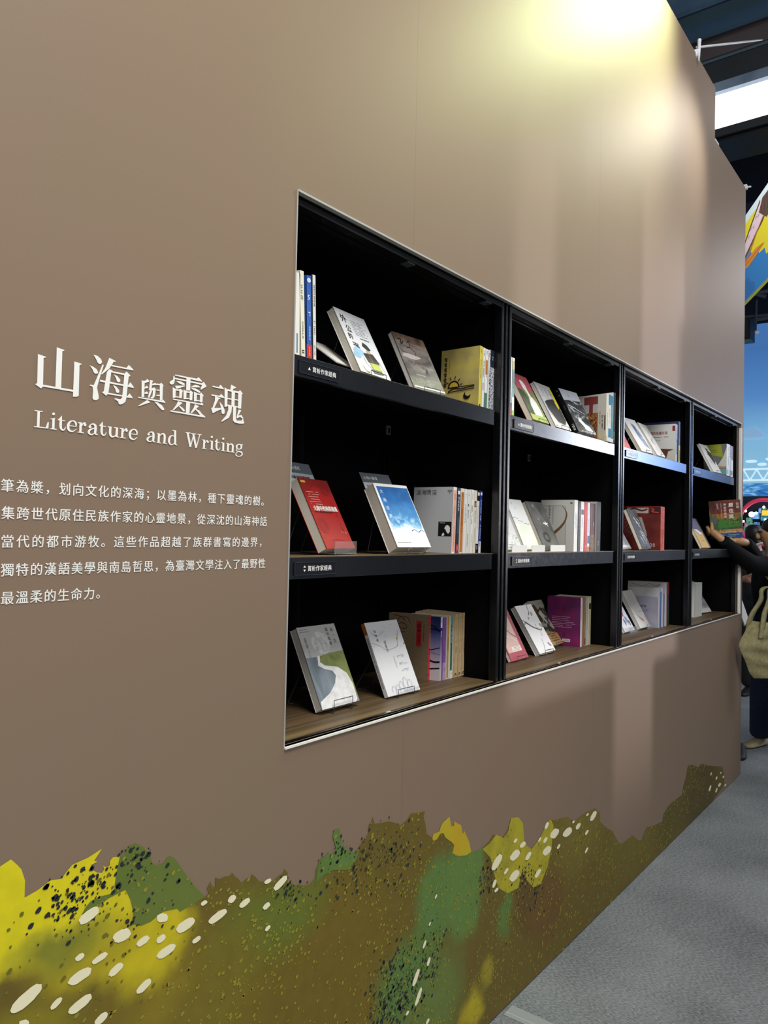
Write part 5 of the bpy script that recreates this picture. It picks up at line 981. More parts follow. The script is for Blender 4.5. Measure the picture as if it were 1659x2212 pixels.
sb('mottled yellow book with a black sun, waves and crescent moon cover', G1, 2.196, 0.046, T, -0.5, 0.152, 0.207, 0.0195, YELM, 2.0, front=fc, spine='#e3d254',
   spine_art=spn(0, [(0.02, 0.06, '#3a3420', 0.3, 0.7)], [(0.5, 0.95, 0.86, INK), (0.5, 0.78, 0.45, '#57512a')]))
sb('slim white book with lilac streak right of the yellow sun book', G1, 2.217, 0.046, T, -0.5, 0.15, 0.205, 0.0155, WHITE, 2.0,
   spine_art=spn(0, [(0.3, 0.42, '#c3a5cf', 0.2, 0.7)], [(0.5, 0.96, 0.85, INK, 0.006), (0.5, 0.78, 0.5, '#2f3c4a', 0.006)]))
sb('white book with orange title block and green foot on its spine', G1, 2.234, 0.046, T, -0.5, 0.15, 0.204, 0.0175, WHITE, 2.0,
   spine_art=spn(0, [(0.02, 0.27, '#4f8268'), (0.58, 0.82, '#dc9440', 0.1, 0.95)], [(0.5, 0.97, 0.88, INK, 0.006), (0.5, 0.80, 0.5, '#3a2c1c', 0.007)]))
sb('very slim white book beside the black speckled spine', G1, 2.253, 0.046, T, -0.5, 0.148, 0.204, 0.011, '#e9eaec', 2.0, spine_art=spn(0, [], [(0.5, 0.95, 0.86, INK, 0.005), (0.5, 0.7, 0.4, '#7a6a70', 0.004)]))
sb('black book with white speckled spine on the top shelf', G1, 2.265, 0.044, T, -0.5, 0.15, 0.206, 0.027, SPECK, 2.0, spine_art=spn(0, [(0.72, 1.0, '#1a2136')], [(0.5, 0.9, 0.8, '#dfe2ea', 0.006)]))
sb('blue and white striped spine at the right end of the top row', G1, 2.293, 0.044, T, -0.5, 0.15, 0.206, 0.014, '#eceef0', 2.0,
   spine_art=spn(0, [(0.86, 1.0, '#5f7fa6'), (0.66, 0.86, '#7fa0bd'), (0.02, 0.3, '#8a8f93', 0.0, 0.35)], [(0.55, 0.62, 0.42, INK, 0.008)]))


def lean_spine(label, x, lean, h, t, cover, art, d=0.15, **k):
    return sb(label, G1, x, 0.05, T, 0, d, h, t, cover, lean, spine_art=art, **k)


lean_spine('thick white book leaning at the near left end of the top shelf', 1.318, -1.6, 0.205, 0.033, '#f1efe6', spn(0, [(0.05, 0.28, '#6b93a8', 0.62, 0.78)], [(0.4, 0.55, 0.42, '#9aa0a0', 0.005)]))
lean_spine('cream book with faint green title leaning beside the blue spine', 1.355, -3.6, 0.214, 0.0165, '#f2eed8', spn(0, [], [(0.45, 0.84, 0.60, '#7d8f7c', 0.009, 0.013), (0.5, 0.42, 0.22, '#4a4a44', 0.006), (0.5, 0.1, 0.03, INK, 0.008, 0.012)]))


def f5(a):
    a.rect(0, 0.0, 1, 0.185, '#d8382f')
    a.blob(0.5, 0.945, 0.36, 0.026, '#f2f2f0')
    a.rect(0.36, 0.94, 0.44, 0.952, '#d8554a')
    a.rect(0.56, 0.94, 0.64, 0.952, '#d8554a')
    a.text('5', 0.5 - 0.0055 / a.w, 0.715, 0.0165, WHITE, bold=0.03)
    a.cols(0.5, 0.67, 0.62, WHITE, 0.010, 0.011)
    a.cols(0.5, 0.57, 0.51, WHITE, 0.010, 0.012)
    a.cols(0.55, 0.40, 0.22, '#e9edf6', 0.006, 0.007)
    a.cols(0.5, 0.16, 0.02, '#f3c9a0', 0.005, 0.008)


lean_spine('blue spine with a white circle, number 5 and red foot', 1.376, -2.6, 0.209, 0.0185, '#2f61b8', f5, spine='#3464bb')
lean_spine('tall white-grey spine with dark cover right of the blue spine', 1.3985, -2.8, 0.216, 0.0125, '#3a3b3e', spn(0, [], [(0.5, 0.88, 0.62, INK, 0.005, 0.009), (0.5, 0.47, 0.30, INK, 0.005, 0.009), (0.5, 0.2, 0.04, '#6a6d70', 0.004)]), spine='#e6e7e7')
wire_easel('black wire easel holding the white book with the seated man', 1.590, 0.052, T, 4.7, 0.152, 27.8, 0.024)
wire_easel('black wire easel holding the misty mountain photo book', 1.857, 0.064, T, -4.9, 0.152, 27.8, 0.017)
# pale card lying behind the first display book
mb = MB()
mb.box((0, 0, 0), (0.10, 0.14, 0.003), mat('#dcdad2', 0.6, name='pale_card'))
o = mb.build('price_card')
o.location = (1.545, 0.10, T + 0.03); o.rotation_euler = (math.radians(35), 0, 0.1)
tag(o, 'plain pale card tilted behind the white book with the seated man', 'card')

# ---- first bookcase, middle shelf
G2 = 'books on the middle shelf of the nearest bookcase'


def fe(a):
    a.rect(0, 0, 1, 1, '#a6160f')
    a.poly([(0, 1), (1, 1), (1, 0.80), (0.45, 0.90), (0.2, 0.82), (0.1, 0.72), (0, 0.80)], '#8a1510')
    a.rect(0.05, 0.935, 0.20, 0.965, '#d6b14a')
    for r_ in (0.16, 0.12, 0.07):
        a.line([(0.76 + r_ * math.cos(t), 0.86 + 0.55 * r_ * math.sin(t)) for t in [math.pi * 2 * k / 16 for k in range(17)]], 0.0022, '#7d140f')
    for v in (0.62, 0.55, 0.48, 0.3, 0.24):
        a.line([(0.80, v + 0.05), (0.86, v + 0.02), (0.82, v), (0.88, v - 0.03)], 0.002, '#8d1811')
    for r_ in (0.14, 0.09):
        a.line([(0.20 + r_ * math.cos(t), 0.32 + 0.75 * r_ * math.sin(t)) for t in [math.pi * 2 * k / 12 for k in range(13)]], 0.0018, '#8d1811')
    a.rows(0.08, 0.6, 0.80, 6, 0.035, '#e8b9ae', 0.0014)
    a.text('火線中的族群建構', 0.10, 0.535, 0.0172, '#f6efe6', bold=0.035, sx=0.88)
    a.rows(0.10, 0.75, 0.515, 1, 0.03, '#571009', 0.004, 0.2)
    a.text('著', 0.86, 0.21, 0.006, '#e6c258')
    a.cols(0.74, 0.245, 0.20, '#e0a945', 0.006, 0.008)
    a.cols(0.80, 0.245, 0.20, '#e0a945', 0.006, 0.008)
    a.line([(0.25, 0.1), (0.5, 0.13), (0.9, 0.08)], 0.0015, '#9a1c13')


def ff(a):
    a.rect(0, 0, 1, 1, WHITE)
    a.rect(0.055, 0.225, 0.985, 0.955, SKYPH)
    a.poly([(0.055, 0.225), (0.985, 0.225), (0.985, 0.30), (0.8, 0.27), (0.6, 0.31), (0.4, 0.255), (0.2, 0.29), (0.055, 0.25)], '#eef5fa')
    a.line([(0.60, 0.25), (0.70, 0.275), (0.8, 0.235), (0.9, 0.27), (0.97, 0.24)], 0.0025, '#23539b')
    for q, v in enumerate((0.845, 0.71, 0.58, 0.455)):
        a.text('大海浮夢'[q], 0.105 + 0.0 * q, v, 0.0145, '#f4f8fb')
    a.rows(0.055, 0.6, 0.075, 1, 0.03, '#55585a', 0.0012, 0.1)


def card(label, x, y, z, yaw, tilt, w, h, sub):
    mb = MB()
    mb.box((0, 0, 0), (w, 0.0012, h), mat('#d4d8dc', 0.5, name='grey_card'))
    a = Art(mb, (0, 0, 0), (1, 0, 0), (0, 0, 1), (0, -1, 0), w, h)
    a.rect(0, 1 - 0.034 / h, 1, 1, '#70787f')
    s_ = 0.0128
    a.text('山海', 0.06, 1 - 0.0225 / h, s_, WHITE, bold=0.02)
    a.text('與', 0.06 + 2.05 * s_ / w, 1 - 0.0215 / h, 0.008, WHITE, bold=0.02)
    a.text('靈魂', 0.06 + 2.8 * s_ / w, 1 - 0.0225 / h, s_, WHITE, bold=0.02)
    a.text(sub, 0.06, 1 - 0.0525 / h, 0.0118, INK, bold=0.02)
    o = mb.build('title_card')
    o.location = (x, y, z); o.rotation_euler = (-math.radians(tilt), 0, math.radians(yaw))
    return tag(o, label, 'card', 'grey title cards behind display books')


lean_book('thick red book with white title beside the opening edge', G2, 1.498, 0.078, M_ + 0.017, 10.0, 27.5, 0.148, 0.211, 0.030, '#a6160f', front=fe, pages=PAPER)
lean_book('thick white book with a blue sea and sky picture on its cover', G2, 1.772, 0.051, M_ + 0.021, -5.1, 29.2, 0.151, 0.214, 0.040, WHITE, front=ff, pages=PAPER)


def behind(x, y, z, yaw, tilt, t, w, dz=0.0):
    """point on the back of a leaning book, dz up along it"""
    a, b_ = math.radians(yaw), math.radians(tilt)
    loc = Vector((0.0, t + 0.001, dz))
    rot = Matrix.Rotation(a, 3, 'Z') @ Matrix.Rotation(-b_, 3, 'X')
    return Vector((x, y, z)) + rot @ loc


p = behind(1.498, 0.078, M_ + 0.017, 10.0, 27.5, 0.030, 0.148, 0.055)
card('grey title card standing up behind the thick red book', p.x + 0.013, p.y, p.z, 10.0, 27.5, 0.128, 0.225, '火線中的族群建構')
p = behind(1.772, 0.051, M_ + 0.021, -5.1, 29.2, 0.040, 0.151, 0.055)
card('grey title card standing up behind the blue sea book', p.x + 0.012, p.y, p.z, -5.1, 29.2, 0.13, 0.222, '大海浮夢')
wire_easel('black wire easel holding the thick red book', 1.498, 0.078, M_, 10.0, 0.148, 27.5, 0.03, 0.004)
wire_easel('black wire easel holding the blue sea book', 1.772, 0.051, M_, -5.1, 0.151, 29.2, 0.04, 0.018)
CLEAR = mat('#f4f6f7', 0.08, spec=0.5, trans=0.92, name='clear_acrylic')


def acrylic(label, x, y, z, yaw, w, hgt=0.024, mt=None, name='acrylic_stand', deep=0.03, u0=0.12, u1=0.9, group='acrylic book stands'):
    mb = MB()
    mt = mt or CLEAR
    a, b_ = u0 * w, u1 * w
    mb.box((a, -0.010, 0.0), (b_, deep, 0.0018), mt)
    mb.box((a, -0.012, 0.0), (b_, -0.010, hgt), mt)
    o = mb.build(name, bevel=0.0008)
    o.location = (x, y, z); o.rotation_euler = (0, 0, math.radians(yaw))
    return tag(o, label, 'book stand', group)


acrylic('clear acrylic lip in front of the thick red book', 1.498, 0.076, M_ + 0.0025, 10.0, 0.148, 0.034)


def fg(a):
    a.text('滄海情深', 0.06, 0.885, 0.0195, '#3a3c3d', bold=-0.005, jit=0.15)
    a.rect(0.86, 0.925, 0.97, 0.955, '#7a7d7e')
    a.rect(0.905, 0.895, 0.925, 0.925, '#7a7d7e')
    a.rect(0.66, 0.255, 0.985, 0.475, '#0c0c0d')
    a.rows(0.69, 0.9, 0.455, 1, 0.02, '#8d9091', 0.003)
    a.poly([(0.84, 0.41), (0.88, 0.425), (0.93, 0.41), (0.955, 0.375), (0.945, 0.35), (0.955, 0.335), (0.94, 0.315), (0.925, 0.295), (0.89, 0.30), (0.86, 0.33), (0.84, 0.36), (0.81, 0.37)], '#e4e5e4')
    a.poly([(0.76, 0.29), (0.80, 0.31), (0.82, 0.275), (0.79, 0.258), (0.75, 0.258)], '#e4e5e4')


yG = dict(y=0.069)


def gb(label, x, h, t, cover, art, spine=None, front=None, y=0.069, d=0.148, lean=2.0, **k):
    return sb(label, G2, x, y, M_, 3.4, d, h, t, cover, lean, spine=spine, front=front, spine_art=art, **k)


gb('grey-covered book with a black portrait square and salmon spine', 2.084, 0.2135, 0.024, '#b4b7b8', spn(0, [(0.03, 0.955, '#efb0a0', 0.12, 0.88)], [(0.5, 0.9, 0.8, '#7d2c22', 0.007), (0.5, 0.72, 0.5, '#b96a58', 0.007), (0.5, 0.4, 0.1, '#9a5a4c', 0.004)]), spine='#f1ede8', front=fg)
gb('dark spine with white title and red foot beside the salmon spine', 2.109, 0.2125, 0.0205, '#20242c', spn(0, [(0.0, 0.14, '#93272f'), (0.9, 0.955, '#eceeee', 0.15, 0.85), (0.3, 0.55, '#31506a', 0.25, 0.8)], [(0.5, 0.86, 0.62, '#dfe5ea', 0.009, 0.012), (0.5, 0.13, 0.03, '#f2dcdc', 0.006)]))
gb('white book with a long orange spine panel', 2.131, 0.212, 0.0215, '#efeeea', spn(0, [(0.02, 0.945, '#cf7a2c', 0.12, 0.95)], [(0.5, 0.92, 0.84, '#5a2a10', 0.007), (0.5, 0.7, 0.3, '#6a3415', 0.008)]))
gb('white spine with pale blue title right of the orange spine', 2.1535, 0.211, 0.0185, WHITE, spn(0, [], [(0.5, 0.93, 0.84, '#9aa3b0', 0.005), (0.5, 0.76, 0.45, '#8a97b4', 0.007), (0.5, 0.05, 0.03, INK, 0.004)]))
gb('creamy white spine with a small dark lizard mark', 2.173, 0.21, 0.0165, '#f0efe6', spn(0, [(0.735, 0.775, '#4a3b35', 0.35, 0.65)], [(0.5, 0.93, 0.87, '#555', 0.004) if False else (0.5, 0.93, 0.87, '#55504c', 0.004), (0.5, 0.68, 0.52, '#30383c', 0.006), (0.5, 0.3, 0.1, '#6c6c68', 0.005)]))
gb('white spine with faint grey title after the dark gap', 2.196, 0.2115, 0.0195, WHITE, spn(0, [], [(0.5, 0.94, 0.84, '#9a9a98', 0.005), (0.45, 0.75, 0.45, '#5f6468', 0.008), (0.5, 0.3, 0.08, '#aab0b2', 0.004)]))
gb('cream spine with a small round picture near its top', 2.2165, 0.21, 0.0165, '#f1ead6', spn(0, [(0.735, 0.83, '#6a4a38', 0.12, 0.9), (0.75, 0.80, '#c99a86', 0.4, 0.85)], [(0.5, 0.68, 0.45, '#5a5a3a', 0.007), (0.5, 0.4, 0.1, '#8a8460', 0.004)]))
gb('white spine with black head and black foot', 2.234, 0.2095, 0.0185, '#f1f0ee', spn(0, [(0.0, 0.15, '#121216'), (0.84, 1.0, '#14161d'), (0.925, 0.975, '#eef0f0', 0.25, 0.9)], [(0.5, 0.78, 0.35, '#a5a09c', 0.005), (0.5, 0.12, 0.03, '#eceef0', 0.007)]))
gb('royal blue spine with white foot at the right end of the row', 2.2535, 0.2105, 0.0165, '#27388c', spn(0, [(0.0, 0.185, '#eef0f0'), (0.93, 0.975, '#eef0f0', 0.2, 0.9)], [(0.5, 0.85, 0.5, '#c9d6ee', 0.009, 0.012), (0.5, 0.45, 0.2, '#dfe6f4', 0.006), (0.5, 0.17, 0.08, INK, 0.006)]))

# ---- first bookcase, bottom shelf
G3 = 'books on the bottom shelf of the nearest bookcase'


def fh(a):
    a.rect(0, 0, 1, 1, '#c3c2c0')
    a.blob(0.50, 0.78, 0.24, 0.145, MOONM, 24)
    a.poly([(0.0, 0.62), (0.45, 0.615), (0.7, 0.62), (1, 0.64), (1, 0), (0, 0)], HILLM)
    a.poly([(0.30, 0.615), (0.6, 0.64), (1, 0.645), (1, 0.05), (0.93, 0.05), (0.94, 0.25), (0.80, 0.40), (0.45, 0.48), (0.34, 0.54)], GREENM)
    a.poly([(0.28, 0.62), (0.36, 0.625), (0.31, 0.55), (0.40, 0.50), (0.72, 0.455), (0.90, 0.36), (0.97, 0.22), (0.96, 0.03), (0.90, 0.0), (0.0, 0.0), (0.02, 0.09), (0.32, 0.17), (0.52, 0.27), (0.60, 0.36), (0.55, 0.42), (0.36, 0.46), (0.24, 0.51), (0.27, 0.57)], WAVEW)
    a.poly([(0.02, 0.40), (0.2, 0.46), (0.45, 0.33), (0.40, 0.24), (0.18, 0.20), (0.02, 0.16)], HILLM)
    a.text('獄中家書', 0.70, 0.915, 0.0125, '#33383a', vertical=True, track=1.12)
    a.text('高一生', 0.83, 0.905, 0.0125, '#33383a', vertical=True, track=1.35)
    a.rows(0.04, 0.3, 0.965, 2, 0.03, '#8b8d8e', 0.002)
    a.cols(0.12, 0.86, 0.72, '#56595a', 0.009, 0.006)
    a.cols(0.12, 0.70, 0.58, '#77797a', 0.003, 0.007)


def fi(a):
    a.rect(0, 0, 1, 1, '#edeeef')
    for q in range(26):
        u, v = a.rnd.random(), 0.62 + 0.36 * a.rnd.random()
        a.blob(u, v, 0.008, 0.004, '#9a9c9c' if q % 3 else '#6c6e70', 6, ang=a.rnd.random() * 3)
    a.line([(0.02, 0.72), (0.25, 0.66), (0.4, 0.60), (0.72, 0.63), (0.80, 0.72), (0.9, 0.84)], 0.0009, '#8f9193')
    a.line([(0.05, 0.9), (0.2, 0.8), (0.5, 0.86)], 0.0009, '#a9abad')
    a.blob(0.80, 0.735, 0.02, 0.013, '#d99a3c')
    a.blob(0.96, 0.655, 0.012, 0.01, '#7a5a3a')
    a.text('', 0.2, 0.9, 0.01, INK)
    a.cols(0.205, 0.90, 0.70, '#55585a', 0.009, 0.014)
    a.cols(0.40, 0.72, 0.52, '#6a6d70', 0.008, 0.012)
    a.cols(0.52, 0.50, 0.32, '#909395', 0.003, 0.006)
    for v in (0.50, 0.485, 0.40, 0.385, 0.31, 0.295):
        a.rows(0.62, 0.92, v, 1, 0.02, '#75787a', 0.001)
    for u, hh in ((0.22, 0.06), (0.34, 0.065), (0.46, 0.10)):
        a.line([(u - 0.05, 0.04), (u - 0.05, hh + 0.03), (u, hh + 0.06), (u + 0.05, hh + 0.03), (u + 0.05, 0.04)], 0.0009, '#7c8b9a')
    for u, hh in ((0.60, 0.20), (0.72, 0.16)):
        a.line([(u - 0.03, 0.05), (u - 0.06, hh * 0.6), (u - 0.02, hh), (u + 0.05, hh * 0.9), (u + 0.06, hh * 0.5), (u + 0.02, 0.05)], 0.0009, '#7c8b9a')
    for q in range(14):
        u = 0.5 + 0.034 * q
        a.line([(u, 0.02), (u + 0.004, 0.045)], 0.0016, '#8aa3bd')


def fj(a):
    a.rect(0, 0, 1, 1, KRAFT)
    a.rect(0.70, 0.51, 0.83, 0.90, '#b02227')
    a.text('回來', 0.725, 0.80, 0.013, '#1c0d0d', vertical=True, track=1.2, bold=0.03)
    a.cols(0.765, 0.68, 0.53, '#2c1010', 0.009, 0.010)
    a.cols(0.885, 0.88, 0.56, '#3a3022', 0.003, 0.007)
    for r_, cx, cy in ((0.16, 0.38, 0.86), (0.12, 0.34, 0.78)):
        a.line([(cx + r_ * math.cos(t), cy + 0.6 * r_ * math.sin(t)) for t in [math.pi * 2 * k / 14 for k in range(13)]], 0.0016, '#1c1712')
    a.line([(0.1, 0.97), (0.3, 0.95), (0.42, 0.9)], 0.0016, '#1c1712')


lean_book('book with a white river winding under a pale moon', G3, 1.542, 0.120, B_ + 0.016, 0.3, 26.2, 0.158, 0.232, 0.026, '#c3c2c0', front=fh, pages=mat('#c3c0b8', 0.8, name='grey_pages'))
lean_book('white book with fine line-drawn houses along its lower edge', G3, 1.822, 0.112, B_ + 0.008, -2.5, 25.8, 0.156, 0.230, 0.014, '#edeeef', front=fi, spine_side='L', spine='#dfe0e0',
          spine_art=spn(0, [(0.84, 1.0, '#b0672c')], [(0.5, 0.8, 0.1, '#5c5e60', 0.006, 0.008)]))
wire_easel('black wire easel holding the moon and river book', 1.542, 0.120, B_, 0.3, 0.158, 26.2, 0.026, 0.036, 0.16)
wire_easel('black wire easel holding the white book with drawn houses', 1.822, 0.112, B_, -2.5, 0.156, 25.8, 0.014, 0.025, 0.16)


def jb(label, x, y, h, t, cover, art, spine=None, front=None, d=0.15, yaw=6.0, **k):
    return sb(label, G3, x, y, B_, yaw, d, h, t, cover, 0.5, spine=spine, front=front, spine_art=art, **k)


jb('kraft brown book with a red label and red spine', 2.146, 0.192, 0.217, 0.0185, KRAFT, spn(0, [(0.5, 0.86, '#8f7a5e', 0.35, 0.95)], [(0.6, 0.96, 0.92, '#571015', 0.006), (0.6, 0.85, 0.68, '#241410', 0.008, 0.010), (0.5, 0.48, 0.36, '#571015', 0.006), (0.5, 0.1, 0.04, '#3c0c10', 0.008)]), spine='#cd3037', front=fj, d=0.152, yaw=7.7)


def fd(a):
    a.rect(0, 0, 1, 1, DUSK)
    a.line([(0.2, 0.93), (0.6, 0.90), (0.85, 0.84), (1.0, 0.77)], (0.007, 0.005), '#0e0d10')
    a.line([(0.35, 0.82), (0.7, 0.81), (1.0, 0.79)], (0.003, 0.006), '#0e0d10')
    a.line([(0.2, 0.50), (1.0, 0.41)], 0.0012, '#3c3a52')
    a.line([(0.75, 0.47), (1.0, 0.52)], 0.003, '#0e0d10')
    a.line([(0.1, 0.33), (0.6, 0.33), (0.85, 0.29), (1.0, 0.30)], 0.006, '#0e0d10')
    a.line([(0.2, 0.27), (0.6, 0.30)], 0.003, '#0e0d10')
    a.line([(0.2, 0.125), (0.6, 0.16), (1.0, 0.20)], (0.007, 0.004), '#0e0d10')


jb('dusk blue book with black branches jutting out of the bottom row', 2.166, 0.158, 0.212, 0.0145, DUSK, spn(0, [(0.83, 1.0, '#e9e9ec', 0.1, 0.95)], [(0.5, 0.97, 0.88, INK, 0.006), (0.5, 0.78, 0.66, '#e6eaf4', 0.008, 0.011)]), front=fd)
jb('purple spine with a lilac foot on the bottom shelf', 2.183, 0.157, 0.208, 0.0215, '#8a5ba8', spn(0, [(0.0, 0.28, '#b79ac6')], [(0.6, 0.9, 0.6, '#4c2a66', 0.008), (0.6, 0.55, 0.35, '#4c2a66', 0.006), (0.6, 0.2, 0.1, '#6a4a80', 0.005)]))
jb('mustard gold spine with a white lower border', 2.207, 0.157, 0.211, 0.0165, '#e7e2d2', spn(0, [(0.02, 1.0, '#bf9222', 0.12, 0.8)], [(0.45, 0.66, 0.42, '#3c2c0c', 0.007, 0.009)]))
jb('white book with a long dark green spine panel', 2.226, 0.156, 0.211, 0.0215, '#e9ece4', spn(0, [(0.13, 0.86, '#2f6a50', 0.1, 0.75), (0.86, 1.0, '#6f9c90', 0.1, 0.9)], [(0.45, 0.8, 0.55, '#cfe2d8', 0.007), (0.5, 0.1, 0.04, INK, 0.006)]))
for k, lb in enumerate(('beige cloth spine with arch mark next to the green panel spine', 'beige cloth spine with arch mark in the middle of three', 'rightmost beige cloth spine with arch mark on the bottom shelf')):
    def beige(a):
        a.cols(0.5, 0.92, 0.62, '#7a603c', 0.005, 0.006)
        a.cols(0.5, 0.58, 0.35, '#5a4426', 0.006, 0.008)
        a.poly([(0.2, 0.03), (0.8, 0.03), (0.8, 0.05), (0.66, 0.066), (0.34, 0.066), (0.2, 0.05)], '#4a2f1c')
        a.blob(0.5, 0.04, 0.14, 0.008, '#c8ae84')
        a.line([(0.0, 0.935), (1, 0.94)], 0.001, '#8b7048')
    jb(lb, 2.2505 + 0.0255 * k, 0.154, 0.216 + 0.001 * k, 0.0235, BEIGE, beige, d=0.155)

# ---- second bookcase, top shelf
G4 = 'books on the top shelf of the second bookcase'


def fl(a):
    a.rect(0, 0, 1, 1, GREENM)
    a.rect(0, 0.66, 1, 1, '#b95560')
    a.poly([(0.34, 0.84), (0.42, 0.88), (0.55, 0.86), (0.62, 0.78), (0.60, 0.66), (0.64, 0.58), (0.82, 0.44), (0.86, 0.3), (0.84, 0.1), (0.36, 0.12), (0.36, 0.34), (0.50, 0.52), (0.48, 0.62), (0.38, 0.70)], '#f0efec')
    a.poly([(0, 0.66), (0.3, 0.64), (0.4, 0.5), (0.32, 0.3), (0.32, 0.1), (0, 0.1)], noise_mat('dark_leaf_print', [(0.3, '#1f2d22'), (0.7, '#4d6a3c')], (40, 40, 40), 4))
    a.line([(0.45, 0.8), (0.5, 0.78)], 0.002, '#b7706a')
    a.line([(0.47, 0.72), (0.53, 0.72)], 0.002, '#c26a66')
    a.poly([(0, 0.12), (1, 0.14), (1, 0), (0, 0)], '#a7bd5d')
    a.line([(0.62, 0.52), (0.7, 0.6), (0.66, 0.66)], 0.004, '#8d4a48')


def fm(a):
    a.rect(0, 0, 1, 1, '#c9cac8')
    a.poly([(0.10, 0.56), (0.3, 0.62), (0.8, 0.70), (0.98, 0.55), (0.98, 0.22), (0.75, 0.10), (0.35, 0.14), (0.1, 0.4)], '#1d1f22')
    a.poly([(0.92, 1.0), (1, 1), (1, 0.58), (0.93, 0.50), (0.85, 0.46), (0.80, 0.6), (0.85, 0.72)], '#dccb2a')
    a.poly([(0, 0), (1, 0), (1, 0.16), (0.7, 0.075), (0.3, 0.10), (0.0, 0.30)], '#e9e9e6')
    for k in range(3):
        u = 0.2 + 0.25 * k
        a.line([(u, 0.95 - 0.03 * k), (u + 0.16, 0.94 - 0.03 * k), (u + 0.05, 0.88 - 0.03 * k), (u + 0.18, 0.86 - 0.03 * k)], 0.0022, '#8a8f98')
        a.line([(u + 0.03, 0.84 - 0.02 * k), (u + 0.15, 0.80 - 0.02 * k), (u + 0.02, 0.75 - 0.02 * k)], 0.0022, '#8a8f98')
        a.line([(u, 0.72 - 0.02 * k), (u + 0.12, 0.70 - 0.02 * k)], 0.002, '#9a9fa6')
    a.blob(0.12, 0.04, 0.06, 0.012, '#d9a6a2')


def fn_(a):
    a.rect(0, 0, 1, 1, MOUNT)
    a.poly([(0, 1), (1, 1), (1, 0.79), (0.75, 0.77), (0.4, 0.76), (0.0, 0.72)], '#b4b9c4')
    a.blob(0.38, 0.86, 0.04, 0.035, '#8f95a0', rag=0.5)
    a.poly([(0.30, 0.28), (0.38, 0.36), (0.5, 0.3), (0.62, 0.22), (0.8, 0.18), (0.9, 0.06), (0.62, 0.05), (0.48, 0.14)], '#e6e8ea')
    a.line([(0.1, 0.62), (0.4, 0.58), (0.65, 0.52), (0.85, 0.48)], (0.006, 0.002), '#c9cdd2')
    a.line([(0.15, 0.55), (0.35, 0.50), (0.6, 0.46)], (0.005, 0.002), '#a5aab0')
    a.rect(0.2, 0.03, 0.95, 0.045, '#d5d7d9')


lean_book('book with a pale white figure on pink and green', G4, 2.596, 0.045, T + 0.012, 2.1, 27.7, 0.148, 0.215, 0.022, '#b9555f', front=fl, pages=PAPER)
lean_book('grey and yellow book with a big black curved shape', G4, 2.803, 0.048, T + 0.010, 0.8, 28.2, 0.150, 0.215, 0.017, '#c9cac8', front=fm)
lean_book('black mountain ridge book with white letters on its black spine', G4, 2.995, 0.036, T + 0.012, -6.0, 27.4, 0.152, 0.217, 0.022, '#17191c', front=fn_, spine_side='L', spine='#0d0e10',
          spine_art=spn(0, [], [(0.5, 0.97, 0.94, '#d9dbdd', 0.008, 0.006), (0.5, 0.86, 0.83, '#a5a8aa', 0.007, 0.006), (0.5, 0.62, 0.5, '#6c7075', 0.005), (0.5, 0.22, 0.04, '#eef0f0', 0.012, 0.012)]))
for lb, a_ in (('pale figure book', (2.596, 0.045, 2.1, 0.148, 27.7, 0.022)), ('grey and yellow book', (2.803, 0.048, 0.8, 0.150, 28.2, 0.017)), ('black mountain ridge book', (2.995, 0.036, -6.0, 0.152, 27.4, 0.022))):
    wire_easel('black wire easel holding the ' + lb, a_[0], a_[1], T, a_[2], a_[3], a_[4], a_[5])
sb('slim white spine at the left end behind the second post', G4, 2.399, 0.04, T, 0, 0.15, 0.208, 0.0185, WHITE, 0, spine_art=spn(0, [(0.02, 0.14, '#c0454a', 0.2, 0.9), (0.14, 0.22, '#4d4a78', 0.2, 0.9)], [(0.5, 0.6, 0.4, '#8a8f8c', 0.004)]))
sb('slim spine with yellow head and teal middle beside a post', G4, 2.4185, 0.04, T, 0, 0.15, 0.208, 0.018, '#eef0e6', 0, spine_art=spn(0, [(0.8, 0.95, '#cdb85f', 0.2, 0.9), (0.33, 0.8, '#5f9ba3', 0.15, 0.9), (0.0, 0.1, '#9fc043', 0.1, 0.95)], [(0.5, 0.75, 0.45, '#33545c', 0.007), (0.5, 0.3, 0.15, '#a59a50', 0.004)]))


def fo(a):
    a.rect(0, 0, 1, 1, '#cfcabb')
    a.rect(0.24, 0.78, 0.72, 0.97, '#7d3b3d')
    a.rect(0.24, 0.64, 0.42, 0.80, '#b9b9bd')
    a.rect(0.56, 0.64, 0.72, 0.80, '#b9b9bd')
    a.rect(0.42, 0.62, 0.55, 0.97, '#8a3533')
    a.rect(0.24, 0.05, 0.72, 0.62, PATT)
    for v in (0.25, 0.35, 0.45):
        a.line([(0.26, v), (0.40, v + 0.06), (0.54, v), (0.70, v + 0.06)], 0.003, '#5c241f')
    a.cols(0.80, 0.65, 0.35, '#b98f84', 0.006, 0.010)
    a.cols(0.88, 0.55, 0.25, INK, 0.007, 0.010)
    a.rect(0.95, 0.24, 0.985, 0.55, '#5a4c33')
    a.blob(0.85, 0.12, 0.10, 0.08, '#d8cfa3')


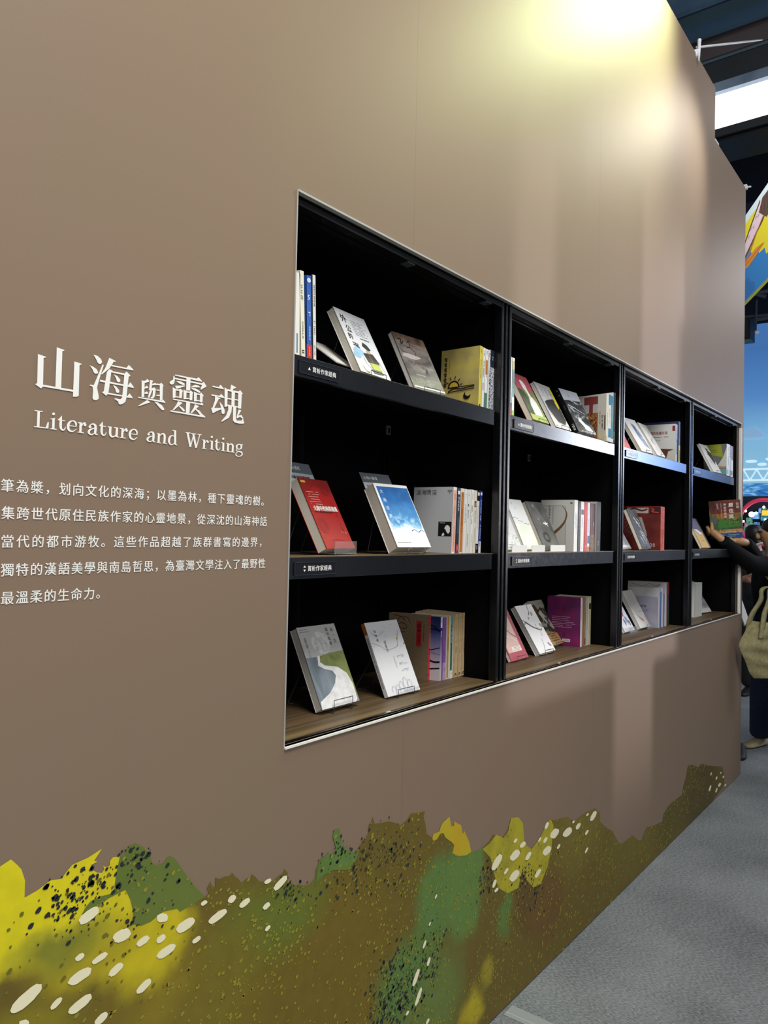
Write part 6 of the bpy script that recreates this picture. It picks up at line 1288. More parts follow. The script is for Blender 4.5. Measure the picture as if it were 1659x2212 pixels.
sb('cream book with a woven pattern panel on its cover', G4, 3.252, 0.022, T, -8.0, 0.144, 0.209, 0.021, '#cfcabb', 0.8, front=fo, spine='#e9e7da', spine_art=spn(0, [(0.0, 0.12, '#d2b98c', 0.0, 0.4)], [(0.55, 0.6, 0.3, '#6a6a60', 0.004)]))
sb('white spine with bright blue head and foot bands', G4, 3.274, 0.020, T, -8.0, 0.146, 0.209, 0.0215, '#3484b4', 0.8, spine_art=spn(0, [(0.28, 0.78, '#f2f1ec'), (0.0, 0.09, '#f2f1ec')], [(0.5, 0.7, 0.35, '#a55a5a', 0.006, 0.010)]))
sb('teal blue spine beside the tall white book', G4, 3.297, 0.019, T, -8.0, 0.146, 0.207, 0.0255, '#56929c', 0.8, spine_art=spn(0, [(0.0, 0.08, '#f2f1ec'), (0.84, 1.0, '#3b7fb2', 0, 0.5)], [(0.5, 0.8, 0.4, '#d9e6e6', 0.006)]))
sb('tall white book with a black spine at the end of the row', G4, 3.326, 0.018, T, -8.0, 0.20, 0.226, 0.018, '#e8e9e6', 0.8, spine='#101114', spine_art=spn(0, [], [(0.5, 0.98, 0.92, '#8a8d90', 0.006), (0.5, 0.22, 0.03, '#a9acae', 0.008, 0.010)]))

# ---- second bookcase, middle shelf
G5 = 'books on the middle shelf of the second bookcase'


def fp(a):
    a.rect(0, 0, 1, 1, '#cfd1d0')
    for q in range(16):
        u, v = 0.45 + 0.5 * a.rnd.random(), 0.05 + 0.3 * a.rnd.random()
        a.line([(u, v), (u + 0.03, v - 0.02)], 0.002, '#4c5052')
    a.line([(0.3, 0.10), (0.6, 0.09), (0.9, 0.07)], 0.0015, '#5c6062')
    a.line([(0.3, 0.045), (0.9, 0.035)], 0.0015, '#5c6062')


def fq(a):
    a.rect(0, 0, 1, 1, '#e3e6e1')
    a.rect(0, 0.06, 1, 0.50, PALEG)
    a.text('', 0, 0, 0.01, INK)
    a.cols(0.28, 0.93, 0.86, '#4d5150', 0.007, 0.010)
    a.cols(0.40, 0.84, 0.77, '#4d5150', 0.007, 0.010)
    for (u, v) in ((0.12, 0.61), (0.35, 0.55), (0.70, 0.50)):
        a.line([(u - 0.1, v + 0.01), (u, v + 0.02), (u + 0.14, v - 0.01), (u + 0.2, v + 0.02)], 0.0016, '#6b706c')


def fr(a):
    a.rect(0, 0, 1, 1, DKGREY)
    a.line([(0.3, 0.93), (0.36, 0.92), (0.33, 0.88)], 0.003, '#dcdcd8')
    a.text('', 0, 0, 0.01, INK)
    a.cols(0.36, 0.67, 0.60, '#e9e9e6', 0.008, 0.007)
    a.cols(0.38, 0.58, 0.48, '#d0d0cc', 0.003, 0.006)
    a.poly([(0.52, 0.535), (0.60, 0.565), (0.66, 0.545), (0.70, 0.60), (0.73, 0.55), (0.86, 0.555), (0.75, 0.525), (0.80, 0.47), (0.69, 0.515), (0.62, 0.50), (0.64, 0.525)], '#ededea')
    for q in range(16):
        t = q * math.pi / 8
        a.line([(0.42 + 0.10 * math.cos(t), 0.25 + 0.06 * math.sin(t)), (0.42 + 0.20 * math.cos(t + 0.4), 0.25 + 0.12 * math.sin(t + 0.4))], 0.0028, '#222422')


def fs(a):
    a.rect(0, 0, 1, 1, '#c4c4be')
    a.rect(0.03, 0.04, 0.76, 0.885, '#b7b7b0')
    a.line([(0.08, 0.885), (0.66, 0.885), (0.74, 0.85), (0.75, 0.05)], 0.0012, '#55564f', False)
    a.line([(0.64, 0.88), (0.77, 0.76), (0.75, 0.62), (0.62, 0.48), (0.40, 0.345)], (0.001, 0.013), '#6b4c2a')
    a.cols(0.26, 0.88, 0.62, '#3c3d3a', 0.008, 0.011)
    a.cols(0.15, 0.82, 0.68, '#77786f', 0.006, 0.010)
    a.line([(0.37, 0.87), (0.37, 0.52)], 0.0014, '#5a5b55')
    a.rect(0.88, 0.925, 0.94, 0.95, '#3f403d')


lean_book('pale grey book half hidden by the second post', G5, 2.455, 0.075, M_ + 0.010, 3, 25, 0.148, 0.20, 0.016, '#cfd1d0', front=fp)
lean_book('pale book with a soft green wash on its cover', G5, 2.629, 0.084, M_ + 0.010, 4.0, 24.3, 0.148, 0.211, 0.016, '#e3e6e1', front=fq)
lean_book('dark grey book with a white bird and black star burst', G5, 2.805, 0.090, M_ + 0.010, -1.1, 25.5, 0.149, 0.211, 0.018, DKGREY, front=fr, pages=PAPER)
FROST = mat('#d9dad6', 0.4, name='frosted_white_plastic')
for k, (lb, xx, yy, yw, ww) in enumerate((('pale grey book by the post', 2.455, 0.073, 3, 0.148), ('pale green wash book', 2.629, 0.081, 4.0, 0.148), ('dark grey bird book', 2.805, 0.088, -1.1, 0.149))):
    mb = MB()
    mb.box((0.02 * ww, -0.012, 0.0), (0.95 * ww, 0.10, 0.002), FROST)
    mb.box((0.06 * ww, -0.0145, 0.0), (0.94 * ww, -0.012, 0.026), FROST)
    o = mb.build('plastic_book_stand', bevel=0.0008)
    o.location = (xx + 0.012, yy, M_); o.rotation_euler = (0, 0, math.radians(yw))
    tag(o, 'white plastic lip stand in front of the ' + lb, 'book stand', 'white plastic book stands')


def sbk(label, x, h, t, cover, art, **k):
    return sb(label, G5, x, k.pop('y', 0.057), M_, 1.8, k.pop('d', 0.148), h, t, cover, 1.0, spine_art=art, **k)


sbk('stone grey book with a brown tusk curve on its cover', 3.008, 0.2145, 0.0385, '#c4c4be', spn(0, [], [(0.4, 0.75, 0.45, '#6a6c66', 0.005), (0.6, 0.72, 0.3, '#50524c', 0.006)]), front=fs, spine='#efefec')
sbk('black spine with gold flecks beside the tusk book', 3.048, 0.212, 0.026, '#1a1718', spn(0, [(0.7, 0.95, '#5a4a35', 0.3, 0.7), (0.1, 0.3, '#3f5038', 0.2, 0.7)], [(0.5, 0.85, 0.4, '#b49a6a', 0.006)]))
sbk('white spine with a dark photo block near its head', 3.0755, 0.211, 0.037, '#efefed', spn(0, [(0.74, 0.84, '#55575b', 0.1, 0.9)], [(0.5, 0.68, 0.45, '#6f7476', 0.007), (0.5, 0.07, 0.03, INK, 0.005)]))
sbk('scarlet red spine on the middle shelf of the second bookcase', 3.114, 0.211, 0.031, '#d53b31', spn(0, [], [(0.55, 0.13, 0.05, '#f6d2c8', 0.009, 0.012)]))
sbk('white spine with blue foot right of the scarlet spine', 3.1465, 0.209, 0.029, '#eceef2', spn(0, [(0.16, 0.32, '#4b6ea8', 0.1, 0.9), (0.0, 0.1, '#c6742c', 0.1, 0.9)], [(0.5, 0.9, 0.7, '#4a4d55', 0.005), (0.5, 0.68, 0.35, '#6a88b8', 0.008)]))
sbk('dark red pictured spine on the middle shelf', 3.1775, 0.208, 0.056, '#5a1a1c', spn(0, [(0.0, 0.35, noise_mat('dark_collage_print', [(0.35, '#3a2418'), (0.5, '#8d6a3c'), (0.65, '#2a2522')], (60, 60, 60), 4)), (0.45, 0.9, '#2a2426', 0.5, 0.9)], [(0.7, 0.6, 0.4, '#d9cfc8', 0.010, 0.014)]))
sbk('large grey book with a black spine behind the row', 3.236, 0.217, 0.044, '#a9aaa8', spn(0, [], [(0.5, 0.96, 0.9, '#c9cbcc', 0.012, 0.016), (0.5, 0.85, 0.6, '#5f6266', 0.006), (0.4, 0.2, 0.04, '#c4c6c8', 0.010, 0.012)]), spine='#0e0f12', d=0.21, y=0.05)

# ---- second bookcase, bottom shelf
G6 = 'books on the bottom shelf of the second bookcase'


def ft(a):
    a.rect(0, 0, 1, 1, '#a8323a')
    a.poly([(0.05, 0.15), (0.82, 0.15), (0.82, 0.95), (0.05, 0.95)], '#d9b3a4')
    a.line([(0.1, 0.62), (0.4, 0.60), (0.6, 0.50), (0.8, 0.42)], 0.005, '#8a2c32')
    a.line([(0.05, 0.5), (0.4, 0.46), (0.75, 0.34)], 0.002, '#efe6dc')
    a.rect(0.3, 0.16, 0.82, 0.25, '#eee0d2')
    a.rows(0.35, 0.8, 0.23, 3, 0.025, '#55403a', 0.0015)


def fu(a):
    a.rect(0, 0, 1, 1, '#f2f3f1')
    a.line([(0.70, 1.0), (0.66, 0.93), (0.62, 0.84), (0.50, 0.78)], 0.0045, '#55534e')
    a.line([(0.10, 0.66), (0.25, 0.60), (0.45, 0.52), (0.8, 0.44)], (0.010, 0.005), '#4c4a47')
    a.line([(0.02, 0.70), (0.10, 0.66), (0.02, 0.60)], 0.004, '#4c4a47')
    a.line([(0.8, 0.44), (0.86, 0.48)], 0.004, '#4c4a47')
    a.line([(0.70, 0.42), (0.68, 0.32)], 0.002, '#6a6865')
    a.line([(0.55, 0.28), (0.50, 0.16), (0.40, 0.05)], 0.0022, '#6a6865')
    for u, v, r_, an in ((0.72, 0.80, 0.075, 0.9), (0.42, 0.72, 0.05, 0.8), (0.92, 0.54, 0.09, -0.6), (0.83, 0.14, 0.085, -0.7)):
        a.blob(u, v, r_, r_ * 0.36, '#8d8d88', 16, an)
        a.blob(u + 0.01, v + 0.004, r_ * 0.7, r_ * 0.2, '#b9b9b4', 16, an)
    a.cols(0.62, 0.58, 0.46, '#3c3c3a', 0.005, 0.010)
    a.cols(0.75, 0.5, 0.46, '#3c3c3a', 0.005, 0.008)
    a.rect(0.45, 0.035, 0.75, 0.043, '#777874')


def fv(a):
    a.rect(0, 0, 1, 1, FLORAL)
    a.poly([(0.0, 1), (1, 1), (1, 0.86), (0.8, 0.80), (0.6, 0.84), (0.3, 0.76), (0.0, 0.90)], '#b9b5a6')
    a.rows(0.55, 0.95, 0.95, 2, 0.04, '#87887f', 0.002)
    a.poly([(0.02, 0.88), (0.3, 0.92), (0.45, 0.70), (0.3, 0.5), (0.05, 0.6)], '#5c4d2c')
    a.poly([(0.30, 0.72), (0.52, 0.78), (0.66, 0.6), (0.52, 0.62), (0.60, 0.45), (0.40, 0.55)], '#e4e4da')
    a.poly([(0.58, 0.42), (0.78, 0.52), (0.92, 0.34), (0.7, 0.33)], '#d3c3ab')
    a.poly([(0, 0), (1, 0), (1, 0.16), (0.86, 0.23), (0.3, 0.31), (0, 0.31)], '#bd9660')
    a.rows(0.1, 0.75, 0.24, 4, 0.05, '#5a4630', 0.004)


def fw_(a):
    a.rect(0, 0, 1, 1, PURP)
    a.cols(0.49, 0.83, 0.65, '#2e1238', 0.009, 0.013)
    for k, v in enumerate((0.59, 0.555, 0.52, 0.48, 0.45, 0.415, 0.38)):
        a.rows(0.14, 0.85, v, 1, 0.02, '#d8b9d4', 0.0016, 0.1)
    a.cols(0.53, 0.27, 0.18, '#2e1238', 0.006, 0.009)
    a.rect(0.47, 0.085, 0.70, 0.145, '#e2dcdc')
    for q in range(9):
        a.rect(0.50 + 0.02 * q, 0.10, 0.508 + 0.02 * q, 0.13, '#55484c')


lean_book('red book with a pink and cream panel beside the second post', G6, 2.655, 0.148, B_ + 0.008, 1.2, 28.6, 0.149, 0.210, 0.015, '#a8323a', front=ft)
lean_book('white book with grey twigs and pebbles on its cover', G6, 2.881, 0.140, B_ + 0.012, 0.3, 32.5, 0.150, 0.218, 0.022, '#f2f3f1', front=fu, pages=mat('#c9c6c0', 0.8, name='shaded_pages'))
lean_book('dark teal floral book with a kraft brown lower band', G6, 3.128, 0.203, B_ + 0.012, 1.9, 33.0, 0.152, 0.220, 0.022, '#b9b5a6', front=fv)
for lb, a_ in (('red book with the pink panel', (2.655, 0.148, 1.2, 0.149, 28.6, 0.015)), ('white twig book', (2.881, 0.140, 0.3, 0.150, 32.5, 0.022)), ('dark teal floral book', (3.128, 0.203, 1.9, 0.152, 33.0, 0.022))):
    wire_easel('black wire easel holding the ' + lb, a_[0], a_[1], B_, a_[2], a_[3], a_[4], a_[5], 0.022, 0.17)


def wb(label, x, h, t, cover, art, **k):
    return sb(label, G6, x, k.pop('y', 0.130), B_, 6.0, k.pop('d', 0.15), h, t, cover, 0.6, spine_art=art, **k)


wb('deep purple book with white lines of text on its cover', 3.262, 0.2185, 0.028, PURP, spn(0, [], [(0.5, 0.85, 0.5, '#5c5560', 0.007), (0.5, 0.1, 0.05, '#5c5560', 0.005)]), front=fw_, spine='#e4e1e2', d=0.153)
wb('brown spine with dark title next to the purple book', 3.291, 0.216, 0.0185, '#9a7a58', spn(0, [], [(0.5, 0.85, 0.4, '#3c2a1c', 0.007)]))
wb('tan spine with red foot on the bottom shelf', 3.310, 0.216, 0.0165, '#b39070', spn(0, [(0.03, 0.16, '#8a2430', 0.1, 0.9)], [(0.5, 0.85, 0.4, '#3c2a1c', 0.007)]))
wb('pale grey spine on the bottom shelf of the second bookcase', 3.327, 0.217, 0.0285, '#c6c8c6', spn(0, [], [(0.5, 0.9, 0.3, '#5c6266', 0.008)]))
wb('cream spine with a black block, last in the purple row', 3.356, 0.219, 0.031, '#d3cba4', spn(0, [(0.74, 0.86, '#16171a', 0.0, 0.9)], [(0.5, 0.7, 0.2, '#7c7648', 0.009)]))

# ---- third bookcase
G7 = 'books on the top shelf of the third bookcase'


def fy(a):
    a.rect(0, 0, 1, 1, '#dfe0de')
    a.poly([(0.40, 0.86), (0.62, 0.84), (0.80, 0.62), (0.88, 0.35), (0.92, 0.12), (0.62, 0.22), (0.46, 0.45), (0.42, 0.65)], noise_mat('blue_portrait_print', [(0.3, '#3a4f74'), (0.55, '#7d93b4'), (0.75, '#c4cdd8')], (40, 40, 40), 4))
    a.poly([(0.45, 0.80), (0.6, 0.74), (0.62, 0.6), (0.5, 0.62)], '#51586a')


def fz(a):
    a.rect(0, 0, 1, 1, '#e3e3dd')
    for q in range(16):
        u, v = a.rnd.uniform(0.3, 0.9), a.rnd.uniform(0.1, 0.9)
        a.line([(u, v), (u + a.rnd.uniform(-0.1, 0.1), v - 0.04), (u + 0.05, v - 0.06)], 0.0022, '#77787a')


def faa(a):
    a.rect(0, 0, 1, 1, '#d3d3cf')
    a.text('穿花織的美麗衣裳', 0.02, 0.73, 0.0195, '#8d2f2f', bold=0.03, sx=0.80)
    a.rows(0.3, 0.8, 0.66, 1, 0.03, '#55504f', 0.003, 0.1)
    a.rows(0.3, 0.55, 0.57, 3, 0.06, '#77726f', 0.002)
    a.rect(0.90, 0.81, 0.985, 0.95, '#8a2526')
    a.poly([(0, 0.38), (0.15, 0.37), (0.45, 0.33), (1, 0.33), (1, 0), (0, 0)], '#c9c7bb')
    a.poly([(0.38, 0.36), (0.6, 0.345), (0.95, 0.32), (0.78, 0.27), (0.70, 0.02), (0.4, 0.02)], '#5a2b22')
    a.blob(0.58, 0.10, 0.12, 0.10, '#a9412c', rag=0.3)


lean_book('crimson book low in the corner by the third post', G7, 3.56, 0.055, T + 0.006, 5, 26, 0.148, 0.17, 0.014, '#b03a44', front=lambda a: (a.rect(0, 0, 1, 1, '#b24049'), a.rect(0, 0, 1, 0.22, '#c9604e')))
lean_book('white book with a blue sketched portrait', G7, 3.800, 0.050, T + 0.010, -4.0, 30.1, 0.150, 0.208, 0.018, '#dfe0de', front=fy, pages=PAPER)
lean_book('off-white book with scattered pencil sketches', G7, 4.019, 0.043, T + 0.010, 1.3, 30.9, 0.146, 0.209, 0.018, '#e3e3dd', front=fz)
wire_easel('black wire easel holding the blue portrait book', 3.800, 0.050, T, -4.0, 0.150, 30.1, 0.018)
wire_easel('black wire easel holding the pencil sketch book', 4.019, 0.043, T, 1.3, 0.146, 30.9, 0.018)
sb('pale book with red title characters on its cover', G7, 4.280, 0.031, T, 4.3, 0.170, 0.206, 0.046, '#d3d3cf', 0.5, front=faa, spine='#c4cbd4', spine_art=spn(0, [(0.2, 0.6, '#5a7fae', 0.5, 0.9), (0.0, 0.2, '#e6e0c4', 0, 0.5)], [(0.4, 0.9, 0.5, '#8a4a4a', 0.010)]))
sb('navy large book with yellow foot at the row end', G7, 4.330, 0.030, T, 4.3, 0.20, 0.226, 0.040, '#2c3360', 0.5, spine='#353f74', spine_art=spn(0, [(0.0, 0.42, '#d8c544'), (0.05, 0.3, '#7a7a3a', 0.4, 0.9)], [(0.5, 0.9, 0.5, '#8a98c0', 0.010)]))
G8 = 'books on the middle shelf of the third bookcase'


def fae(a):
    a.rect(0, 0, 1, 1, '#22262a')
    for q in range(16):
        u, v = 0.25 + 0.5 * a.rnd.random(), 0.25 + 0.55 * a.rnd.random()
        a.line([(u, v), (u + 0.15, v - 0.06), (u + 0.1, v - 0.14)], 0.004, '#c9ced0')
    a.rows(0.3, 0.9, 0.16, 3, 0.04, '#5a6068', 0.004)


def faf(a):
    a.rect(0, 0, 1, 1, REDY)
    a.rect(0, 0.86, 1, 1, '#8d2c25')
    for u0, u1 in ((0.03, 0.28), (0.76, 1.0)):
        a.rect(u0, 0.82, u1, 0.985, '#3c1614')
        a.line([(u0 + 0.03, 0.95), (u0 + 0.1, 0.93), (u0 + 0.05, 0.88), (u0 + 0.2, 0.86)], 0.005, '#c0463a')
    a.rect(0.28, 0.84, 0.74, 0.965, '#b9aaa2')
    a.line([(0.32, 0.92), (0.45, 0.95), (0.6, 0.90), (0.72, 0.94)], 0.008, '#4a2a26')
    for k in range(6):
        a.line([(0.1 + 0.05 * k, 0.55 - 0.04 * k), (0.25 + 0.05 * k, 0.7 - 0.04 * k), (0.5, 0.66 - 0.05 * k)], 0.002, '#8d6a64')
    a.poly([(0.52, 0.75), (0.60, 0.75), (0.70, 0.42), (0.72, 0.32), (0.66, 0.33)], '#a59a94')
    a.text('20', 0.78, 0.075, 0.026, '#d9cfc8', sx=0.9)


lean_book('silver-grey book low behind the third post', G8, 3.640, 0.085, M_ + 0.008, 2, 30, 0.148, 0.15, 0.014, '#9aa0a8', front=lambda a: (a.rect(0, 0, 1, 1, '#a5abb4'), a.rect(0.1, 0.05, 0.95, 0.14, '#e3e6e8')))
lean_book('black book with white brush strokes before the red yearbook', G8, 3.785, 0.035, M_ + 0.010, 1.8, 23.1, 0.145, 0.212, 0.018, '#22262a', front=fae, pages=PAPER)
wire_easel('black wire easel holding the black brush stroke book', 3.785, 0.035, M_, 1.8, 0.145, 23.1, 0.018)
sb('thick dark red yearbook with the number 20 on its cover', G8, 4.035, 0.028, M_, 5.0, 0.24, 0.228, 0.088, REDY, 0.3, front=faf, spine=SHEEN, spine_art=spn(0, [], [(0.5, 0.95, 0.06, '#8d2418', 0.02, 0.02)]))
G9 = 'books on the bottom shelf of the third bookcase'


def fah(a):
    a.rect(0, 0, 1, 1, '#dedcd8')
    a.poly([(0.30, 0.36), (0.36, 0.33), (0.72, 0.16), (0.55, 0.18)], '#a83430')
    for k in range(4):
        r_ = 0.10 + 0.05 * k
        a.line([(0.78 + r_ * math.cos(t), 0.16 + 0.62 * r_ * math.sin(t)) for t in (-1.3, -0.7, -0.1, 0.5, 1.1)], 0.0022, '#c9a59a')
    a.cols(0.10, 0.62, 0.3, '#8d8c8a', 0.005, 0.009)
    for q in range(10):
        a.blob(0.5 + 0.35 * a.rnd.random(), 0.5 + 0.3 * a.rnd.random(), 0.012, 0.007, '#b9b5b0', 6)
    a.rows(0.6, 0.95, 0.42, 1, 0.02, '#77726f', 0.002)


def fai(a):
    a.rect(0, 0, 1, 1, '#bcbcbe')
    a.poly([(0.26, 0.78), (0.93, 0.77), (0.96, 0.73), (0.96, 0.0), (0.26, 0.0)], LAV)
    a.text('kinda'[:0], 0.3, 0.5, 0.02, INK)
    a.line([(0.34, 0.58), (0.36, 0.5), (0.42, 0.55), (0.46, 0.5), (0.5, 0.56), (0.56, 0.5), (0.58, 0.56)], 0.004, '#4a4a66')
    a.rows(0.36, 0.7, 0.44, 2, 0.04, '#55546c', 0.003)


lean_book('small white book with red and blue blots by the third post', G9, 3.880, 0.150, B_ + 0.008, 1, 30, 0.148, 0.15, 0.014, '#d9dade',
          front=lambda a: (a.rect(0, 0, 1, 1, '#d9dade'), a.blob(0.55, 0.7, 0.14, 0.14, '#b5423c', rag=0.4), a.blob(0.7, 0.4, 0.1, 0.16, '#5a78a8', rag=0.6), a.blob(0.45, 0.35, 0.08, 0.12, '#4a4a50', rag=0.6), a.blob(0.85, 0.3, 0.06, 0.1, '#3c4250', rag=0.6)))
lean_book('off-white book with a red wedge and thin arcs', G9, 4.094, 0.145, B_ + 0.010, -0.5, 29.0, 0.151, 0.219, 0.020, '#dedcd8', front=fah)
acrylic('clear acrylic lip in front of the small blotted book', 3.880, 0.147, B_ + 0.0005, 1, 0.148, 0.03, u0=0.2, u1=1.0)
acrylic('clear acrylic lip in front of the red wedge book', 4.094, 0.142, B_ + 0.0005, -0.5, 0.151, 0.028, u0=0.4, u1=1.05)


def ib(label, x, h, t, cover, art, **k):
    return sb(label, G9, x, k.pop('y', 0.105), B_, 8.0, k.pop('d', 0.17), h, t, cover, 0.3, spine_art=art, **k)


ib('lavender grey book with a bright blue spine', 4.275, 0.219, 0.063, '#bcbcbe', spn(0, [(0.0, 1.0, '#8fa9cf', 0.0, 0.3), (0.0, 0.9, '#3f78b8', 0.3, 0.95)], []), front=fai, spine='#c9d3e3')
ib('purple and white spine next to the blue spine', 4.339, 0.219, 0.052, '#c4bccd', spn(0, [(0.0, 0.85, '#8d7fa8', 0.1, 0.6)], [(0.75, 0.8, 0.3, '#55506a', 0.012)]))
ib('taller pale book with wavy lines behind the lavender book', 4.392, 0.244, 0.026, '#b9b7b3', spn(0, [], [(0.5, 0.9, 0.3, '#77787a', 0.008)]), d=0.21,
   front=lambda a: (a.rect(0, 0, 1, 1, '#b5b3af'), a.line([(0.1, 0.95), (0.4, 0.9), (0.55, 0.96), (0.7, 0.92), (0.85, 0.95), (0.75, 0.9)], 0.002, '#5a5a58')))
ib('tall spine in crimson and dark green at the row end', 4.419, 0.245, 0.042, '#55303c', spn(0, [(0.72, 1.0, '#9a3f4c'), (0.35, 0.72, '#4a3c5a'), (0.0, 0.35, '#3a5040')], [(0.5, 0.5, 0.1, '#a5a58a', 0.012)]), d=0.20)

# ---- fourth bookcase
G10 = 'books on the top shelf of the fourth bookcase'


def fab(a):
    a.rect(0, 0, 1, 1, '#eceeee')
    a.poly([(0.50, 0.88), (0.85, 0.86), (0.98, 0.70), (0.98, 0.42), (0.85, 0.38), (0.80, 0.28), (0.66, 0.36), (0.50, 0.62)], noise_mat('ink_smudge_print', [(0.3, '#1f1d1d'), (0.7, '#4a4542')], (40, 40, 40), 4))
    a.poly([(0.66, 0.86), (0.95, 0.82), (0.92, 0.74), (0.75, 0.78)], '#f2f3f2')
    a.poly([(0.34, 0.74), (0.44, 0.70), (0.52, 0.60), (0.42, 0.62)], '#2a292a')
    a.poly([(0.28, 0.50), (0.42, 0.38), (0.5, 0.30), (0.36, 0.38)], '#77797a')


def fac(a):
    a.rect(0, 0, 1, 1, '#77787a')
    a.poly([(0.05, 1), (0.75, 1), (0.86, 0.58), (0.4, 0.66), (0.05, 0.7)], '#a5ad3c')
    a.rows(0.2, 0.7, 0.82, 2, 0.06, '#5f6630', 0.003)
    a.poly([(0.86, 0.6), (1, 0.9), (1, 0.3), (0.8, 0.3), (0.62, 0.32)], '#d8dccb')
    a.rect(0.55, 0.04, 1, 0.22, '#7fb3b0')
    a.rect(0.55, 0.25, 1, 0.30, '#d9a58a')


lean_book('white book with a big black ink smudge', G10, 5.140, 0.049, T + 0.008, -4.7, 27.2, 0.150, 0.210, 0.015, '#eceeee', front=fab)
wire_easel('black wire easel holding the ink smudge book', 5.140, 0.049, T, -4.7, 0.150, 27.2, 0.015)
sb('grey and lime green book on the top shelf of the farthest bookcase', G10, 5.352, 0.024, T, -8.0, 0.150, 0.208, 0.054, '#77787a', 0.4, front=fac, spine='#d3d6d4', spine_art=spn(0, [(0.05, 0.2, '#7fb3b0', 0, 0.6)], [(0.6, 0.9, 0.3, '#4f5356', 0.014)]))
sb('charcoal spine second from the right end, farthest bookcase', G10, 5.409, 0.024, T, -4.0, 0.15, 0.207, 0.049, '#3a3d40', 0.4, spine_art=spn(0, [(0.2, 0.6, '#c9ccca', 0.3, 0.8)], [(0.5, 0.9, 0.6, '#a5a8a8', 0.012)]))
sb('dark red and white spine at the right end, farthest bookcase', G10, 5.461, 0.024, T, -4.0, 0.15, 0.206, 0.050, '#7a2a30', 0.4, spine='#e4e2dc', spine_art=spn(0, [(0.55, 1.0, '#7a2a30', 0.25, 1), (0.05, 0.2, '#7a2a30', 0.25, 0.8)], []))
G11 = 'books on the lower shelves of the fourth bookcase'
lean_book('purple and golden yellow book by the last post', G11, 4.940, 0.060, M_ + 0.010, -2, 27, 0.150, 0.205, 0.016, '#d8a72a',
          front=lambda a: (a.rect(0, 0, 1, 1, '#dcae2e'), a.poly([(0, 1), (1, 1), (1, 0.55), (0.6, 0.40), (0, 0.62)], '#3a2f5c'), a.poly([(0.1, 0.62), (0.6, 0.42), (0.9, 0.5), (0.5, 0.62)], '#e6e4ec'), a.line([(0.3, 0.2), (0.6, 0.24), (0.9, 0.2)], 0.003, '#8d6418')))
lean_book('black-backed book tilted behind the purple and yellow one', G11, 5.10, 0.085, M_ + 0.010, -2, 27, 0.12, 0.205, 0.016, '#17171c', front=lambda a: a.rect(0, 0, 1, 1, '#191920'))
for k in range(6):
    sb('one of six identical white spines on the bottom shelf of the farthest bookcase', 'six identical white books', 5.030 + 0.0265 * k, 0.125, B_, 0, 0.15, 0.214, 0.0255, '#d9dad6', 0, spine_art=spn(0, [(0.80, 0.805, '#9a9c9a'), (0.30, 0.304, '#a5a7a5')], [(0.5, 0.75, 0.35, '#a9aba9', 0.006), (0.5, 0.97, 0.85, '#8d8f8d', 0.008)]))
lean_book('grey landscape book leaning right of the white spines', G11, 5.235, 0.155, B_ + 0.010, -8, 33, 0.20, 0.235, 0.014, '#7d7f7e',
          front=lambda a: (a.rect(0, 0, 1, 1, noise_mat('grey_landscape_print', [(0.35, '#6f7271'), (0.6, '#a5a8a6')], (10, 10, 30), 4)), a.rect(0, 0, 1, 0.12, '#b4b7b6')))

# ------------------------------------------------------------------ people
def skin(name, chains, mt, parent=None, levels=2, rootp=None):
    """one continuous skinned surface over joined chains of (x, y, z, radius)"""
    idx, vs, rs, es = {}, [], [], []

    def vid(p):
        k = (round(p[0], 4), round(p[1], 4), round(p[2], 4))
        if k not in idx:
            idx[k] = len(vs)
            vs.append(k)
            rs.append(p[3] if not isinstance(p[3], tuple) else p[3])
        return idx[k]
    for c in chains:
        ids = [vid(p) for p in c]
        for a, b_ in zip(ids, ids[1:]):
            if a != b_ and (a, b_) not in es and (b_, a) not in es:
                es.append((a, b_))
    me = bpy.data.meshes.new(name)
    me.from_pydata(vs, es, [])
    o = bpy.data.objects.new(name, me)
    COL.objects.link(o)
    if parent:
        o.parent = parent
    sk = o.modifiers.new('skin', 'SKIN')
    sk.use_smooth_shade = True
    if not me.skin_vertices:
        me.skin_vertices.new()
    root = 0 if rootp is None else vid(rootp)
    for i, r_ in enumerate(rs):
        sv = me.skin_vertices[0].data[i]
        sv.radius = r_ if isinstance(r_, tuple) else (r_, r_)
        sv.use_root = (i == root)
    ss = o.modifiers.new('sub', 'SUBSURF')
    ss.levels = ss.render_levels = levels
    me.materials.append(mt)
    return o


SKIN = noise_mat('skin', [(0.3, '#b88a62'), (0.7, '#c99b72')], (30, 30, 30), 3, 0.5)
HAIR = noise_mat('black_hair', [(0.4, '#0b0a0b'), (0.7, '#1d1a1a')], (90, 90, 14), 3, 0.45)
KNIT = noise_mat('black_knit', [(0.35, '#08090a'), (0.65, '#121416')], (220, 220, 220), 2, 0.9, spec=0.2)
DENIM = noise_mat('dark_denim', [(0.3, '#141f36'), (0.7, '#22304e')], (160, 160, 160), 3, 0.85)
CANVAS = noise_mat('khaki_canvas', [(0.3, '#867f57'), (0.7, '#9f9870')], (40, 40, 40), 4, 0.85)
SHOE = noise_mat('cream_shoe', [(0.3, '#a89a76'), (0.7, '#c2b48c')], (60, 60, 60), 3, 0.7)

# the held book first, so the hand can close on it
TL, TR_, BR_, BL_ = Vector((5.348, 0.143, 1.845)), Vector((5.463, -0.009, 1.867)), Vector((5.498, -0.043, 1.613)), Vector((5.386, 0.103, 1.600))
sh_ = Vector((0.794, 0.607, 0)) * -0.05
TL, BL_ = TL - sh_, BL_ - sh_
ex = ((TR_ - TL) + (BR_ - BL_)).normalized()
ez = ((TL - BL_) + (TR_ - BR_)).normalized()
ey = ez.cross(ex).normalized()
ez = ex.cross(ey).normalized()
HW, HH, HT = 0.195, 0.252, 0.036


